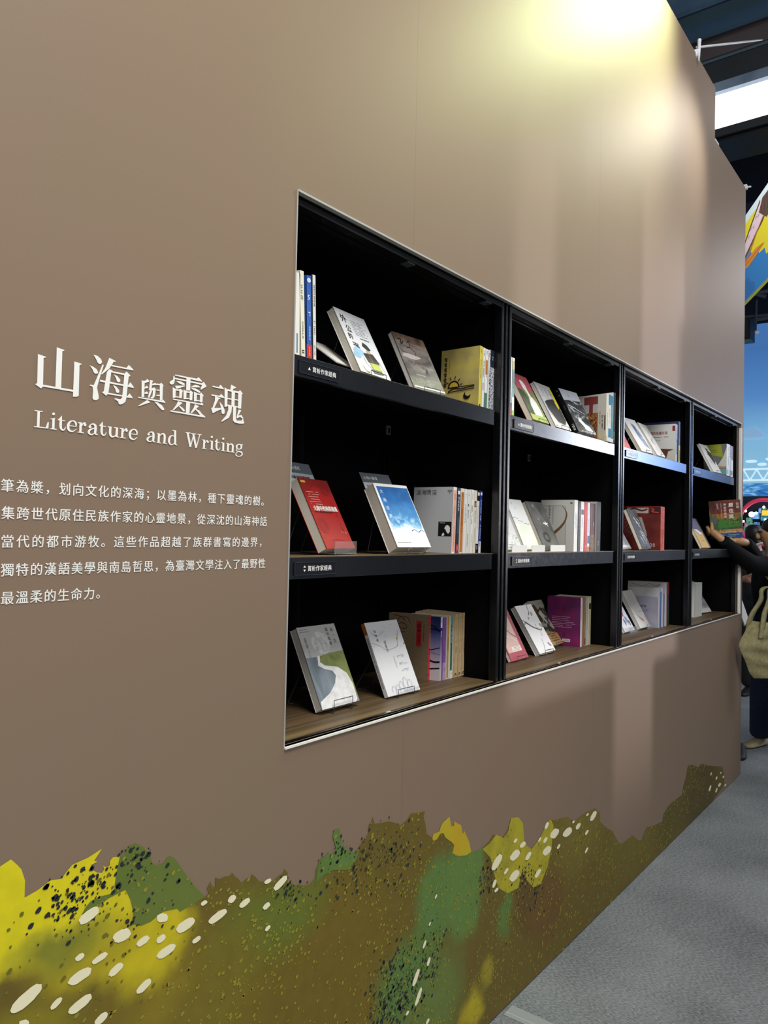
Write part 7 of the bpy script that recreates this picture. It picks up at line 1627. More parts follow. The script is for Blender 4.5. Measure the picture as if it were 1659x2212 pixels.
def fhold(a):
    a.rect(0, 0, 1, 1, TEALG)
    a.rect(0.02, 0.66, 1, 1, noise_mat('rust_print', [(0.3, '#4c1d18'), (0.5, '#7a2f22'), (0.7, '#5a2b1a')], (22, 22, 22), 4, 0.4))
    a.rect(0.0, 0, 1, 0.135, '#23488c')
    a.rect(0, 0.135, 1, 0.235, noise_mat('figures_print', [(0.35, '#8d5a34'), (0.5, '#caa36a'), (0.65, '#5a4a3a')], (50, 50, 50), 4, 0.4))
    a.poly([(0.25, 0.27), (0.98, 0.30), (0.98, 0.42), (0.6, 0.46), (0.35, 0.52), (0.25, 0.42)], '#3f7a2c')
    a.line([(0.12, 0.97), (0.25, 0.80), (0.42, 0.97)], 0.004, '#3a1512')
    a.line([(0.25, 0.80), (0.33, 0.62)], 0.004, '#3a1512')
    a.blob(0.15, 0.48, 0.09, 0.10, '#5a5a66', rag=0.4)
    a.text('原住民', 0.62, 0.83, 0.030, '#f2f0ea', vertical=True, track=1.28, bold=0.05)
    a.text('神話與傳說', 0.46, 0.87, 0.0165, '#e4ded4', vertical=True, track=1.22, bold=0.03)
    a.text('台灣', 0.85, 0.87, 0.020, '#d8ccc0', vertical=True, track=1.15, bold=0.03)
    a.cols(0.27, 0.93, 0.72, '#e4ded4', 0.011, 0.014)
    a.cols(0.385, 0.93, 0.5, '#d8d2c8', 0.005, 0.009)
    for q in range(24):
        u, v = 0.55 + 0.4 * a.rnd.random(), 0.37 + 0.12 * a.rnd.random()
        a.blob(u, v, 0.012, 0.012, '#c99a2c' if q % 2 else '#2c2418', 6)
    a.rows(0.45, 0.95, 0.165, 1, 0.02, '#f0ece4', 0.004, 0.1)
    a.rows(0.1, 0.9, 0.09, 2, 0.04, '#7fb0c4', 0.004)


hb = build_book(HW, HH, HT, '#6a3a2a', spine_side='L', spine='#3d7a4c', front=fhold, pages=PAPERW)
hm = Matrix((ex, ey, ez)).transposed().to_4x4()
hm.translation = BL_ + ex * 0.001
hb.matrix_world = hm
tag(hb, 'large picture book with white title characters, held up by the person in black', 'book')


def HB(u, v, d):
    """point over the held book: along its width, up its height, out towards the viewer"""
    q = BL_ + ex * (u * HW) + ez * (v * HH) - ey * d
    return (q.x, q.y, q.z)


P1 = empty('person', (6.2, -0.12, 0.0))
tag(P1, 'person in black jumper and dark jeans holding up a picture book by the far bookcase', 'person')
inv = Vector((6.2, -0.12, 0.0))


def rel(chains):
    out_ = []
    for c in chains:
        out_.append([(p[0] - inv.x, p[1] - inv.y, p[2] - inv.z, p[3]) for p in c])
    return out_


pel = (6.26, -0.10, 0.95, 0.115)
spi = (6.24, -0.11, 1.15, 0.11)
che = (6.20, -0.12, 1.34, 0.115)
nec = (6.17, -0.115, 1.50, 0.052)
hd0 = (6.15, -0.11, 1.57, 0.062)
hd1 = (6.135, -0.10, 1.645, 0.086)
hd2 = (6.14, -0.10, 1.71, 0.078)
shA = (6.08, -0.26, 1.41, 0.068)
elA = (5.72, -0.065, 1.425, 0.043)
wrA = (5.385, 0.050, 1.595, 0.027)
shB = (6.33, 0.03, 1.41, 0.068)
elB = (6.02, -0.01, 1.475, 0.043)
wrB = (5.615, -0.045, 1.583, 0.027)
kn = HB(-0.02, 0.21, 0.012)
pmA = (kn[0] * 0.5 + wrA[0] * 0.5 - 0.012, kn[1] * 0.5 + wrA[1] * 0.5, kn[2] * 0.5 + wrA[2] * 0.5, 0.033)
fingers = []
for k in range(4):
    v = 0.29 - 0.055 * k
    a0 = HB(-0.075, v + 0.01, 0.004)
    a1 = HB(-0.10, v + 0.02, -0.022)
    a2 = HB(-0.03, v + 0.03, -0.044)
    a3 = HB(0.08, v + 0.035, -0.042)
    rr = (0.0098, 0.0102, 0.0098, 0.0085)[k]
    fingers.append([pmA, (*a0, rr * 1.25), (*a1, rr * 1.05), (*a2, rr), (*a3, rr * 0.85)])
t0, t1, t2 = HB(0.03, 0.26, 0.020), HB(0.045, 0.36, 0.013), HB(0.04, 0.455, 0.010)
fingers.append([pmA, (*t0, 0.0145), (*t1, 0.0115), (*t2, 0.0095)])
pmB = (*HB(0.86, -0.10, 0.0), 0.030)
fB = []
for k in range(4):
    u = 0.60 + 0.10 * k
    fB.append([pmB, (*HB(u, -0.06, -0.02), 0.0105), (*HB(u - 0.02, 0.03, -0.040), 0.0095), (*HB(u - 0.04, 0.14, -0.040), 0.0082)])
fB.append([pmB, (*HB(0.66, -0.055, 0.012), 0.0115), (*HB(0.58, 0.02, 0.011), 0.009)])
hipA, knA, anA = (6.18, -0.20, 0.90, 0.075), (6.08, -0.30, 0.48, 0.055), (6.12, -0.42, 0.09, 0.038)
hipB, knB, anB = (6.36, -0.02, 0.90, 0.075), (6.50, 0.03, 0.50, 0.055), (6.63, 0.06, 0.10, 0.038)
chains = [[pel, spi, che, nec, hd0, hd1, hd2], [che, shA, elA, wrA, pmA], [che, shB, elB, wrB, pmB], [pel, hipA, knA, anA], [pel, hipB, knB, anB]] + fingers + fB
skin('body', rel(chains), SKIN, P1)
# face: nose and ears grown as small forms on the head, facing the shelf
mb = MB()
hc = Vector((6.135, -0.10, 1.65)) - inv
fwd = Vector((-0.35, 0.94, 0)).normalized()
sd = Vector((-fwd.y, fwd.x, 0))
for s in (-1, 1):
    p = hc + sd * s * 0.083
    mb.ball((p.x, p.y, p.z - 0.01), 0.028, SKIN, 10, (0.6, 0.45, 1.0))
p = hc + fwd * 0.088
mb.ball((p.x, p.y, p.z - 0.02), 0.017, SKIN, 10, (1, 1, 1.4))
p = hc + fwd * 0.078
mb.ball((p.x, p.y, p.z - 0.058), 0.02, mat('#a8665a', 0.5, name='lips'), 10, (0.8, 0.8, 0.35))
for s in (-1, 1):
    p = hc + fwd * 0.078 + sd * s * 0.032
    mb.ball((p.x, p.y, p.z + 0.012), 0.012, mat('#1c1614', 0.3, name='eye_dark'), 8, (1, 1, 0.7))
mb.build('face', P1, True)
skin('hair', rel([[(6.14, -0.115, 1.775, 0.066), (6.135, -0.125, 1.72, 0.104), (6.14, -0.135, 1.665, 0.100), (6.145, -0.135, 1.61, 0.070)]]), HAIR, P1)
skin('jumper', rel([[(6.265, -0.10, 0.84, 0.150), (6.26, -0.10, 0.93, 0.155), (6.24, -0.11, 1.15, 0.148), (6.20, -0.12, 1.34, 0.152), (6.175, -0.118, 1.455, 0.075)],
                    [(6.20, -0.12, 1.34, 0.152), (6.08, -0.26, 1.41, 0.090), (5.90, -0.16, 1.418, 0.080), (5.72, -0.065, 1.428, 0.068), (5.55, -0.01, 1.505, 0.054), (5.445, 0.03, 1.562, 0.046), (5.405, 0.044, 1.586, 0.041), (5.378, 0.052, 1.600, 0.040)],
                    [(6.20, -0.12, 1.34, 0.152), (6.33, 0.03, 1.41, 0.090), (6.18, 0.02, 1.445, 0.078), (6.02, -0.01, 1.478, 0.066), (5.80, -0.035, 1.54, 0.050), (5.64, -0.045, 1.575, 0.042), (5.595, -0.047, 1.584, 0.040)]]), KNIT, P1)
skin('jeans', rel([[(6.26, -0.10, 0.97, 0.155), (6.18, -0.20, 0.86, 0.108), (6.08, -0.30, 0.48, 0.088), (6.12, -0.41, 0.10, 0.082), (6.12, -0.415, 0.05, 0.082)],
                   [(6.26, -0.10, 0.97, 0.155), (6.36, -0.02, 0.86, 0.108), (6.50, 0.03, 0.50, 0.088), (6.61, 0.055, 0.11, 0.084), (6.615, 0.056, 0.06, 0.084)]]), DENIM, P1)


def shoe(parent, x, y, yaw, off, col):
    mb = MB()
    c, s = math.cos(yaw), math.sin(yaw)

    def tr(px, py, pz):
        return (x + px * c - py * s - off[0], y + px * s + py * c - off[1], pz - off[2])
    rings = []
    for (px, wd, top) in ((-0.09, 0.03, 0.05), (-0.07, 0.040, 0.085), (-0.02, 0.042, 0.085), (0.05, 0.046, 0.065), (0.11, 0.048, 0.05), (0.155, 0.040, 0.042), (0.18, 0.018, 0.03)):
        rings.append([tr(px, -wd, 0.002), tr(px, -wd * 1.05, 0.02), tr(px, -wd * 0.7, top * 0.85), tr(px, 0, top), tr(px, wd * 0.7, top * 0.85), tr(px, wd * 1.05, 0.02), tr(px, wd, 0.002)])
    for a, b_ in zip(rings, rings[1:]):
        for j in range(6):
            mb.face([a[j], b_[j], b_[j + 1], a[j + 1]], col)
        mb.face([a[0], a[6], b_[6], b_[0]], col)
    mb.face(rings[0], col)
    mb.face(rings[-1][::-1], col)
    so = mb.build('shoe', parent, True)
    bm_ = bmesh.new()
    bm_.from_mesh(so.data)
    bmesh.ops.remove_doubles(bm_, verts=bm_.verts, dist=0.0008)
    bmesh.ops.recalc_face_normals(bm_, faces=bm_.faces)
    bm_.to_mesh(so.data)
    bm_.free()
    sv = so.modifiers.new('sub', 'SUBSURF')
    sv.levels = sv.render_levels = 2
    return so


shoe(P1, 6.60, 0.065, math.radians(160), inv, SHOE)
shoe(P1, 6.06, -0.40, math.radians(150), inv, SHOE)

# canvas tote hanging from the shoulder, in front of the wall end
TOTE = empty('tote_bag', (5.545, -0.085, 0.685))
tag(TOTE, 'slouching khaki canvas tote bag hanging beside the person in black', 'bag')


def UVT(u, v, d=0.0):
    """a point on the hanging cloth: across (away from the wall end) and up"""
    return Vector((u * 0.34, -u * 0.20, v * 0.42)) + Vector((-0.5, -0.86, 0)) * d


mb = MB()
NU, NV = 26, 22
prof = [(0.10, 0.95), (0.06, 0.93), (0.02, 0.90), (-0.05, 0.86), (-0.14, 0.80)]


def left(v):
    # silhouette of the left side, bulging out low and pinched at the top
    pts = [(0.0, 0.10), (0.10, 0.0), (0.30, -0.09), (0.52, -0.22), (0.60, -0.24), (0.72, -0.18), (0.88, -0.06), (1.0, 0.06), (1.2, 0.1)]
    for (a, b_), (c, d) in zip(pts, pts[1:]):
        if v <= c:
            return b_ + (d - b_) * (v - a) / (c - a)
    return 0.1


for side in (1, -1):
    base = len(mb.v)
    for j in range(NV + 1):
        v = j / NV
        l_ = left(v)
        for i in range(NU + 1):
            u = i / NU
            top = 0.86 + 0.10 * abs(u - 0.35) ** 0.8
            vv = v * top
            fold = 0.020 * math.sin(9 * u + 6 * v) * (0.3 + v) + 0.015 * math.sin(17 * u - 5 * v + 1.3) * v + 0.012 * math.sin(23 * v + 4 * u)
            bulge = 0.055 * math.sin(math.pi * min(1, max(0, u))) ** 0.6 * math.sin(math.pi * (0.12 + 0.80 * v)) ** 0.7
            mb.v.append(tuple(UVT(l_ + u * (1.0 - l_), vv, side * (bulge + fold * 0.8 * (math.sin(math.pi * u) ** 0.5)))))
    k = mb.m(CANVAS)
    for j in range(NV):
        for i in range(NU):
            q = base + j * (NU + 1) + i
            f = (q, q + 1, q + NU + 2, q + NU + 1)
            mb.f.append(f if side > 0 else f[::-1])
            mb.mi.append(k)
bag = mb.build('bag_body', TOTE, True)
for (u0, v0, d0, u1) in ((0.16, 0.86, 0.05, 0.5), (0.10, 0.86, -0.04, 0.62)):
    mb = MB()
    a = UVT(u0, v0, d0)
    pth = smooth_path([UVT(u0 - 0.04, v0 - 0.22, d0), a, UVT(u0 + 0.06, v0 + 0.16, d0 * 0.8), UVT(u0 + 0.20, v0 + 0.36, d0 * 0.5), UVT(u0 + 0.27, v0 + 0.56, d0 * 0.4), Vector((0.38, -0.17, 0.62)), Vector((0.50, -0.21, 0.80)), Vector((0.58, -0.15, 0.81))], 6)
    k = mb.m(CANVAS)
    base = len(mb.v)
    for i, p in enumerate(pth):
        wd = 0.022 if i < 14 else 0.016
        mb.v += [tuple(p + Vector((-wd, 0.012, 0.004))), tuple(p + Vector((0, -0.006, 0))), tuple(p + Vector((wd, -0.012, -0.004))), tuple(p + Vector((0, 0.004, 0)))]
    for i in range(len(pth) - 1):
        for j in range(4):
            q = base + 4 * i
            mb.f.append((q + j, q + (j + 1) % 4, q + 4 + (j + 1) % 4, q + 4 + j))
            mb.mi.append(k)
    mb.build('strap', TOTE, True)

# second visitor, further back beyond the wall end
P2 = empty('person', (8.75, 0.52, 0))
tag(P2, 'person in a dark jacket with black hair and grey bag, beyond the wall end', 'person')
inv = Vector((8.75, 0.52, 0))
b0, b1, b2, b3 = (8.75, 0.52, 0.95, 0.10), (8.75, 0.52, 1.18, 0.10), (8.75, 0.52, 1.36, 0.10), (8.73, 0.535, 1.52, 0.055)
hA = [(8.66, 0.70, 1.42, 0.065), (8.58, 0.72, 1.20, 0.048), (8.42, 0.62, 1.20, 0.03), (8.34, 0.53, 1.215, 0.036)]
hf = []
for k in range(4):
    z = 1.235 - 0.022 * k
    hf.append([hA[3], (8.31, 0.47 - 0.004 * k, z, 0.012), (8.30, 0.43 + 0.006 * k, z - 0.01, 0.0105), (8.305, 0.395 + 0.01 * k, z - 0.012, 0.009)])
hf.append([hA[3], (8.30, 0.50, 1.25, 0.013), (8.285, 0.47, 1.265, 0.011)])
skin('body', rel([[b0, b1, b2, b3, (8.71, 0.54, 1.60, 0.066), (8.70, 0.54, 1.66, 0.084), (8.70, 0.54, 1.70, 0.08)], [b2, *hA], [b2, (8.82, 0.35, 1.42, 0.065), (8.80, 0.26, 1.15, 0.048), (8.72, 0.25, 0.92, 0.035)],
                  [b0, (8.75, 0.60, 0.88, 0.065), (8.73, 0.61, 0.48, 0.055), (8.74, 0.60, 0.08, 0.04)], [b0, (8.75, 0.42, 0.88, 0.065), (8.72, 0.40, 0.48, 0.055), (8.74, 0.40, 0.08, 0.04)]] + hf),
     noise_mat('skin_warm', [(0.3, '#a0705a'), (0.7, '#b98a72')], (30, 30, 30), 3, 0.5), P2)
skin('hair', rel([[(8.69, 0.535, 1.765, 0.06), (8.685, 0.535, 1.72, 0.102), (8.68, 0.535, 1.65, 0.104), (8.69, 0.535, 1.59, 0.085), (8.70, 0.535, 1.55, 0.06)]]), HAIR, P2)
skin('jacket', rel([[(8.75, 0.52, 0.86, 0.155), b0[:3] + (0.165,), b1[:3] + (0.165,), b2[:3] + (0.165,), (8.735, 0.53, 1.49, 0.08)],
                    [b2[:3] + (0.165,), (8.66, 0.70, 1.42, 0.09), (8.58, 0.72, 1.20, 0.07), (8.45, 0.64, 1.20, 0.055)], [b2[:3] + (0.165,), (8.82, 0.35, 1.42, 0.09), (8.80, 0.26, 1.15, 0.07), (8.73, 0.25, 0.95, 0.055)]]),
     noise_mat('dark_jacket', [(0.3, '#101216'), (0.7, '#1e2228')], (40, 40, 40), 3, 0.7), P2)
skin('trousers', rel([[(8.75, 0.52, 1.06, 0.15), b0[:3] + (0.15,), (8.75, 0.60, 0.84, 0.11), (8.73, 0.61, 0.48, 0.085), (8.74, 0.60, 0.06, 0.07)], [b0[:3] + (0.15,), (8.75, 0.42, 0.84, 0.11), (8.72, 0.40, 0.48, 0.085), (8.74, 0.40, 0.06, 0.07)]]),
     mat('#0f1012', 0.85, name='black_trousers'), P2)
shoe(P2, 8.70, 0.60, math.radians(180), inv, mat('#141416', 0.6, name='black_shoe'))
shoe(P2, 8.70, 0.40, math.radians(180), inv, mat('#141416', 0.6, name='black_shoe'))
mb = MB()
pth = smooth_path([(8.60, 0.62, 1.35), (8.585, 0.52, 1.53), (8.58, 0.42, 1.57), (8.575, 0.34, 1.50), (8.57, 0.31, 1.30)], 6)
mb.tube([tuple(Vector(p) - inv) for p in pth], 0.013, mat('#dcd9d2', 0.6, name='pale_strap'), 8)
mb.build('white_strap', P2, True)
# quilted grey shoulder bag
BAG2 = empty('shoulder_bag', (8.42, 0.34, 0.86))
tag(BAG2, 'quilted dark grey bag hanging in front of the person beyond the wall end', 'bag')
GQ = noise_mat('quilted_grey', [(0.3, '#2e3338'), (0.7, '#4c535a')], (20, 20, 20), 3, 0.5)
for k in range(5):
    mb = MB()
    mb.ball((0.0 - 0.006 * k, -0.075 + 0.045 * k, 0.12 + 0.012 * (2 - abs(k - 2))), 0.06, GQ, 14, (0.7, 0.45, 2.0))
    mb.build('quilted_panel', BAG2, True)
mb = MB()
mb.tube(smooth_path([(0.0, -0.06, 0.22), (0.02, -0.02, 0.34), (0.05, 0.06, 0.34), (0.04, 0.1, 0.22)], 6), 0.012, GQ, 8)
mb.build('bag_handle', BAG2, True)
# third visitor: hidden by the wall but for one shoe
so = shoe(None, 6.22, 0.115, math.radians(192), (0, 0, 0), mat('#0d0d0f', 0.6, name='black_leather'))
tag(so, 'black shoe poking out past the foot of the wall end', 'shoe')
# white leaflet standing out of the tote
mb = MB()
q4 = [Vector((5.768, 0.012, 1.181)), Vector((5.760, 0.018, 1.088)), Vector((5.779, -0.006, 1.003)), Vector((5.793, -0.022, 1.065))]
off = Vector((0.018, 0.014, 0))
WL = mat('#f3f5f8', 0.45, name='white_leaflet')
mb.face(q4, WL)
mb.face([p + off for p in q4][::-1], WL)
for i in range(4):
    mb.face([q4[i], q4[i] + off, q4[(i + 1) % 4] + off, q4[(i + 1) % 4]], WL)
tag(mb.build('leaflet'), 'stiff white leaflet tucked in behind the khaki tote bag', 'leaflet')

# ------------------------------------------------------------------ hall beyond the wall end and overhead
# lit sign box across the aisle
TEALB_ = noise_mat('teal_edge', [(0.3, '#3a4a55'), (0.7, '#4a5c68')], (1, 1, 1), 3, 0.6)
r = empty('light_box', (7.0, 0.0, 5.17))
tag(r, 'long overhead box with a glowing white panel, crossing beyond the wall top', 'light box')
STEEL = noise_mat('blue_grey_steel', [(0.3, '#5f7286'), (0.7, '#7d90a4')], (3, 3, 3), 3, 0.45)
DKST = noise_mat('dark_painted_steel', [(0.3, '#151b20'), (0.7, '#222a30')], (2, 2, 2), 3, 0.6)
mb = MB(); mb.box((0, -4.5, 0.0), (0.5, 2.5, 0.318), mat('#ffffff', 0.5, emit=2.6, name='glowing_white_panel')); mb.build('lit_panel', r)
mb = MB(); mb.box((-0.06, -4.5, 0.318), (0.5, 2.5, 0.40), STEEL); mb.build('upper_rail', r)
mb = MB(); mb.box((-0.04, -4.5, -0.07), (0.5, 2.5, 0.0), DKST); mb.box((0.0, -4.5, -0.10), (0.4, 2.5, -0.07), BLACK); mb.build('lower_rail', r)
mb = MB(); mb.box((-0.02, -4.5, 0.40), (0.5, 2.5, 0.66), DKST); mb.box((-0.03, -4.5, 0.615), (0.0, 2.5, 0.64), TEALB_); mb.build('header_board', r)
# dark hall roof beams
TEALB = noise_mat('teal_grey_beam', [(0.3, '#425a66'), (0.7, '#4f6a78')], (1, 1, 1), 3, 0.7)
BLUEB = noise_mat('blue_grey_duct', [(0.3, '#6384a0'), (0.7, '#7a9dbc')], (2, 2, 2), 3, 0.7)
BROWNB = noise_mat('dim_brown_board', [(0.3, '#6e6060'), (0.7, '#83746f')], (1, 1, 1), 3, 0.8)
for (x, z0, z1, y0, y1, mt, nm, lb) in ((10.4, 8.60, 9.5, -8, 5, BLUEB, 'air_duct', 'blue-grey air duct high under the hall ceiling'),
                                        (10.2, 8.28, 8.44, -8, 5, TEALB, 'ceiling_beam', 'dark teal roof beam just under the blue-grey duct'),
                                        (10.7, 8.05, 8.75, -8, 5, BROWNB, 'ceiling_board', 'dim brown hanging board under the dark teal beam'),
                                        (9.7, 7.28, 7.48, -8, 5, TEALB, 'ceiling_beam', 'dark teal beam right above the black header of the light box')):
    mb = MB()
    mb.box((x, y0, z0), (x + 0.35, y1, z1), mt)
    tag(mb.build(nm), lb, nm.split('_')[1])
# dark boards behind the light box that close off the hall
mb = MB()
mb.box((16.0, -2.0, 0.0), (16.1, 5.5, 9.5), noise_mat('hall_wall_dark', [(0.3, '#101720'), (0.7, '#1a2532')], (0.6, 0.6, 0.6), 3, 0.9))
struct(mb.build('wall_far'), 'dark far wall of the hall')
NAVY = noise_mat('navy_board', [(0.3, '#121c2c'), (0.7, '#1b2c44')], (1, 1, 1), 2, 0.8)
mb = MB()
mb.box((13.4, 0.3, 5.9), (13.5, 2.4, 7.1), NAVY)
mb.box((13.38, 0.3, 5.86), (13.52, 2.4, 5.9), TEALB)
tag(mb.build('hanging_board'), 'navy hanging board in the dark under the light box', 'board')
# roof truss bars in the dark
mb = MB()
for (a, b_) in (((12.5, -0.5, 5.45), (12.5, 3.0, 5.2)), ((12.5, -0.5, 4.95), (12.5, 3.0, 4.9)), ((12.5, 1.2, 4.95), (12.5, 0.6, 4.55)), ((12.5, 0.9, 4.95), (12.5, 2.6, 5.05)), ((12.5, 1.9, 5.6), (12.5, 1.2, 5.25)), ((12.5, 1.55, 6.2), (12.5, 0.3, 6.35))):
    mb.tube([a, b_], 0.03, mat('#3a3f45', 0.6, name='grey_truss'), 6)
tag(mb.build('roof_truss'), 'thin dark grey truss bars between the banner and the blue backdrop', 'truss')
# lamp dot on the truss end
r = empty('ceiling_lamp', (12.4, 1.31, 4.70))
tag(r, 'small round white ceiling lamp below the yellow banner', 'lamp')
mb = MB(); mb.ball((0, 0, 0), 0.055, mat('#cfd6dd', 0.4, name='lamp_white'), 12, (1, 1, 0.6)); mb.build('lamp_head', r, True)
mb = MB(); mb.tube([(0, 0, 0.02), (0.05, 0, 0.5)], 0.015, mat('#3a3f45', 0.6, name='grey_truss'), 6); mb.build('lamp_rod', r)
# black loudspeaker box
mb = MB()
mb.box((12.0, 1.30, 4.52), (12.3, 1.62, 4.84), BLACK)
mb.box((11.98, 1.33, 4.55), (12.0, 1.59, 4.81), mat('#16181b', 0.8, name='speaker_mesh'))
tag(mb.build('loudspeaker'), 'small black loudspeaker box hanging in front of the blue backdrop', 'loudspeaker')
# white tie rod clamped on the wall top
r = empty('tie_rod', (4.47, 0.0, 4.37))
tag(r, 'thin white rod clamped to the top edge of the taupe wall', 'rod')
WHT = mat('#dfe3e8', 0.4, name='white_rod')
mb = MB(); mb.tube([(0.02, 0, 0.04), (2.2, 0.10, 1.28)], 0.007, WHT, 8); mb.build('rod', r, True)
mb = MB(); mb.box((0.0, -0.01, -0.02), (0.02, 0.04, 0.02), WHT); mb.tube([(0.01, -0.014, -0.05), (0.02, -0.014, 0.075)], [0.006, 0.011], WHT, 8); mb.ball((0.02, -0.014, 0.075), 0.012, WHT, 10); mb.build('clamp', r, True)
mb = MB()
mb.box((5.69, -0.01, 4.04), (5.72, 0.04, 4.07), WHT)
mb.tube([(5.705, 0.0, 4.055), (5.76, -0.02, 4.075)], 0.006, WHT, 6)
tag(mb.build('clamp'), 'tiny white clamp on the lower right top corner of the wall', 'clamp')
mb = MB()
mb.box((4.91, 0.0, 4.05), (4.99, 0.03, 4.062), WHT)
tag(mb.build('bracket'), 'small pale bracket at the step in the wall top', 'bracket')

# hanging banner with a drawn hand, leaf and blue scallops
r = empty('hanging_banner', (10.4, 1.14, 4.47))
tag(r, 'yellow hanging banner with a drawn forearm, orange leaf and blue scallops', 'banner')
r.rotation_euler = (0, 0, math.radians(27 + 180))
BW = 3.2
mb = MB()
YEL = mat('#e3d21f', 0.5, name='banner_yellow')
mb.box((0, -0.02, 0), (BW, 0.02, 1.06), YEL)
a = Art(mb, (0, -0.02, 0), (1, 0, 0), (0, 0, 1), (0, -1, 0), BW, 1.06)


def bn(x, y, z):
    return (((10.4 - x) / math.cos(math.radians(27))) / BW, (z - 4.47) / 1.06)


a.rect(0, 0.90, 1, 1.0, '#cfe0e6')
a.rect(0, 0.0, 1, 0.03, '#2f7fc4')
k = BW
blue = [(0.0, 0.0), (0.60, 0.0), (0.56, 0.16), (0.50, 0.20), (0.46, 0.27), (0.42, 0.27), (0.40, 0.36), (0.34, 0.37), (0.30, 0.46), (0.25, 0.45), (0.22, 0.55), (0.16, 0.56), (0.12, 0.62), (0.06, 0.58), (0.0, 0.66)]
a.poly(blue, '#2f7fc4')
a.poly([(0.02, 0.02), (0.3, 0.02), (0.28, 0.12), (0.24, 0.16), (0.2, 0.25), (0.15, 0.24), (0.12, 0.33), (0.05, 0.36)], '#2a6fb0')
arm = [(0.07, 0.56), (0.14, 0.66), (0.24, 0.80), (0.345, 0.93), (0.41, 0.90), (0.40, 0.72), (0.31, 0.64), (0.22, 0.56), (0.13, 0.50), (0.09, 0.50)]
a.poly(arm, '#e2c9d0')
a.line(arm[:4], 0.035, '#4c3a2a')
a.line(arm[4:], 0.035, '#4c3a2a')
a.poly([(0.33, 0.82), (0.37, 0.93), (0.50, 0.92), (0.52, 0.70), (0.42, 0.66)], '#5a4434')
for q in range(5):
    a.line([(0.36 + 0.03 * q, 0.90), (0.37 + 0.03 * q, 0.74)], 0.012, '#2c2018')
for q in range(6):
    a.line([(0.20 + 0.03 * q, 0.68 + 0.025 * q + 0.04 * (q % 2)), (0.215 + 0.03 * q, 0.70 + 0.025 * q + 0.04 * (q % 2))], 0.012, '#55505a')
a.line([(0.06, 0.42), (0.18, 0.46), (0.30, 0.62), (0.38, 0.72)], (0.05, 0.01), '#c9762a')
a.poly([(0.14, 0.40), (0.20, 0.46), (0.30, 0.47), (0.40, 0.42), (0.30, 0.38), (0.20, 0.36)], '#dc8a2a')
a.line([(0.16, 0.41), (0.38, 0.43)], 0.012, '#b4581f')
mb.build('printed_panel', r)

# glowing blue backdrop
BDM = noise_mat('blue_backdrop_print', [(0.0, '#9fd3ea'), (0.35, '#8cc7ea'), (0.62, '#5f97d3'), (0.9, '#4a7fc0'), (1.0, '#4a78b4')], (0.4, 0.4, 0.4), 2, 0.6, grad=(2, 0.55, 2.9), gmix=0.88, emit=0.55)
r = empty('backdrop', (15.0, -1.5, 2.2))
tag(r, 'tall glowing blue backdrop with pale bridge railing and waves, far beyond the wall', 'backdrop')
mb = MB()
mb.box((0, 0, 0), (0.08, 5.5, 3.30), BDM)
a = Art(mb, (0, 5.5, 0), (0, -1, 0), (0, 0, 1), (-1, 0, 0), 5.5, 3.30)


def bk(y, z):
    return ((4.0 - y) / 5.5, (z - 2.2) / 3.30)


SEA = noise_mat('wave_print', [(0.3, '#1f5fae'), (0.5, '#3f92d8'), (0.62, '#a5dcf4'), (0.75, '#2a6cc0')], (2, 3, 12), 4, 0.6, 0.8, emit=0.5)
a.poly([bk(4.0, 2.2), bk(-1.5, 2.2), bk(-1.5, 2.62), bk(4.0, 2.62)], SEA)
pal = mat('#d9f4fb', 0.5, emit=0.7, name='pale_railing_print')
for z in (2.66, 2.86):
    a.poly([bk(4.0, z), bk(-1.5, z), bk(-1.5, z + 0.035), bk(4.0, z + 0.035)], pal)
for q in range(24):
    y = 3.9 - 0.22 * q
    a.line([bk(y, 2.68), bk(y - 0.11, 2.87)], 0.022, pal, False)
    a.line([bk(y - 0.11, 2.87), bk(y - 0.22, 2.68)], 0.022, pal, False)
for (y, z, w_) in ((1.9, 3.02, 0.10), (1.72, 2.96, 0.08), (1.55, 3.05, 0.12)):
    a.blob(*bk(y, z), w_ / 5.5, 0.008, pal)
a.poly([bk(2.1, 3.45), bk(1.98, 3.60), bk(1.84, 3.66), bk(1.70, 3.48), bk(1.62, 3.45)], mat('#8fb8d8', 0.6, emit=0.6, name='far_hill_print'))
a.poly([bk(2.2, 3.42), bk(1.7, 3.42), bk(1.7, 3.46), bk(2.2, 3.46)], mat('#93c2e0', 0.6, emit=0.6, name='far_roof_print'))
mb.build('printed_panel', r)

# round crimson booth window with goods inside
r = empty('booth_display', (12.0, 1.10, 0.0))
tag(r, 'dark booth with a round crimson hoop full of coloured goods and small lamps', 'booth')
CRIM = mat('#c2324f', 0.4, emit=0.35, name='crimson_hoop')
mb = MB()
mb.box((0.35, -1.6, 0.0), (0.45, 1.4, 2.25), mat('#101826', 0.7, name='booth_back'))
mb.box((0.0, -1.6, 0.0), (0.35, 1.4, 1.30), mat('#0d1119', 0.7, name='booth_counter'))
mb.build('booth_body', r)
mb = MB()
mb.tube([(0, 0.32 * math.cos(t), 1.86 + 0.32 * math.sin(t)) for t in [2 * math.pi * q / 40 for q in range(41)]], 0.028, CRIM, 10, False)
mb.build('hoop', r, True)
GOODS = [noise_mat('teal_goods', [(0.3, '#1c5a6a'), (0.7, '#3fb0b8')], (20, 20, 20), 3, emit=0.25), noise_mat('blue_goods', [(0.3, '#2a5aa0'), (0.7, '#8cc4ea')], (20, 20, 20), 3, emit=0.25), noise_mat('pink_goods', [(0.3, '#7a3a6a'), (0.7, '#d98aa8')], (20, 20, 20), 3, emit=0.2), noise_mat('green_goods', [(0.3, '#2a6a4a'), (0.7, '#6ab08a')], (20, 20, 20), 3, emit=0.2)]
rnd = random.Random(3)
mb = MB()
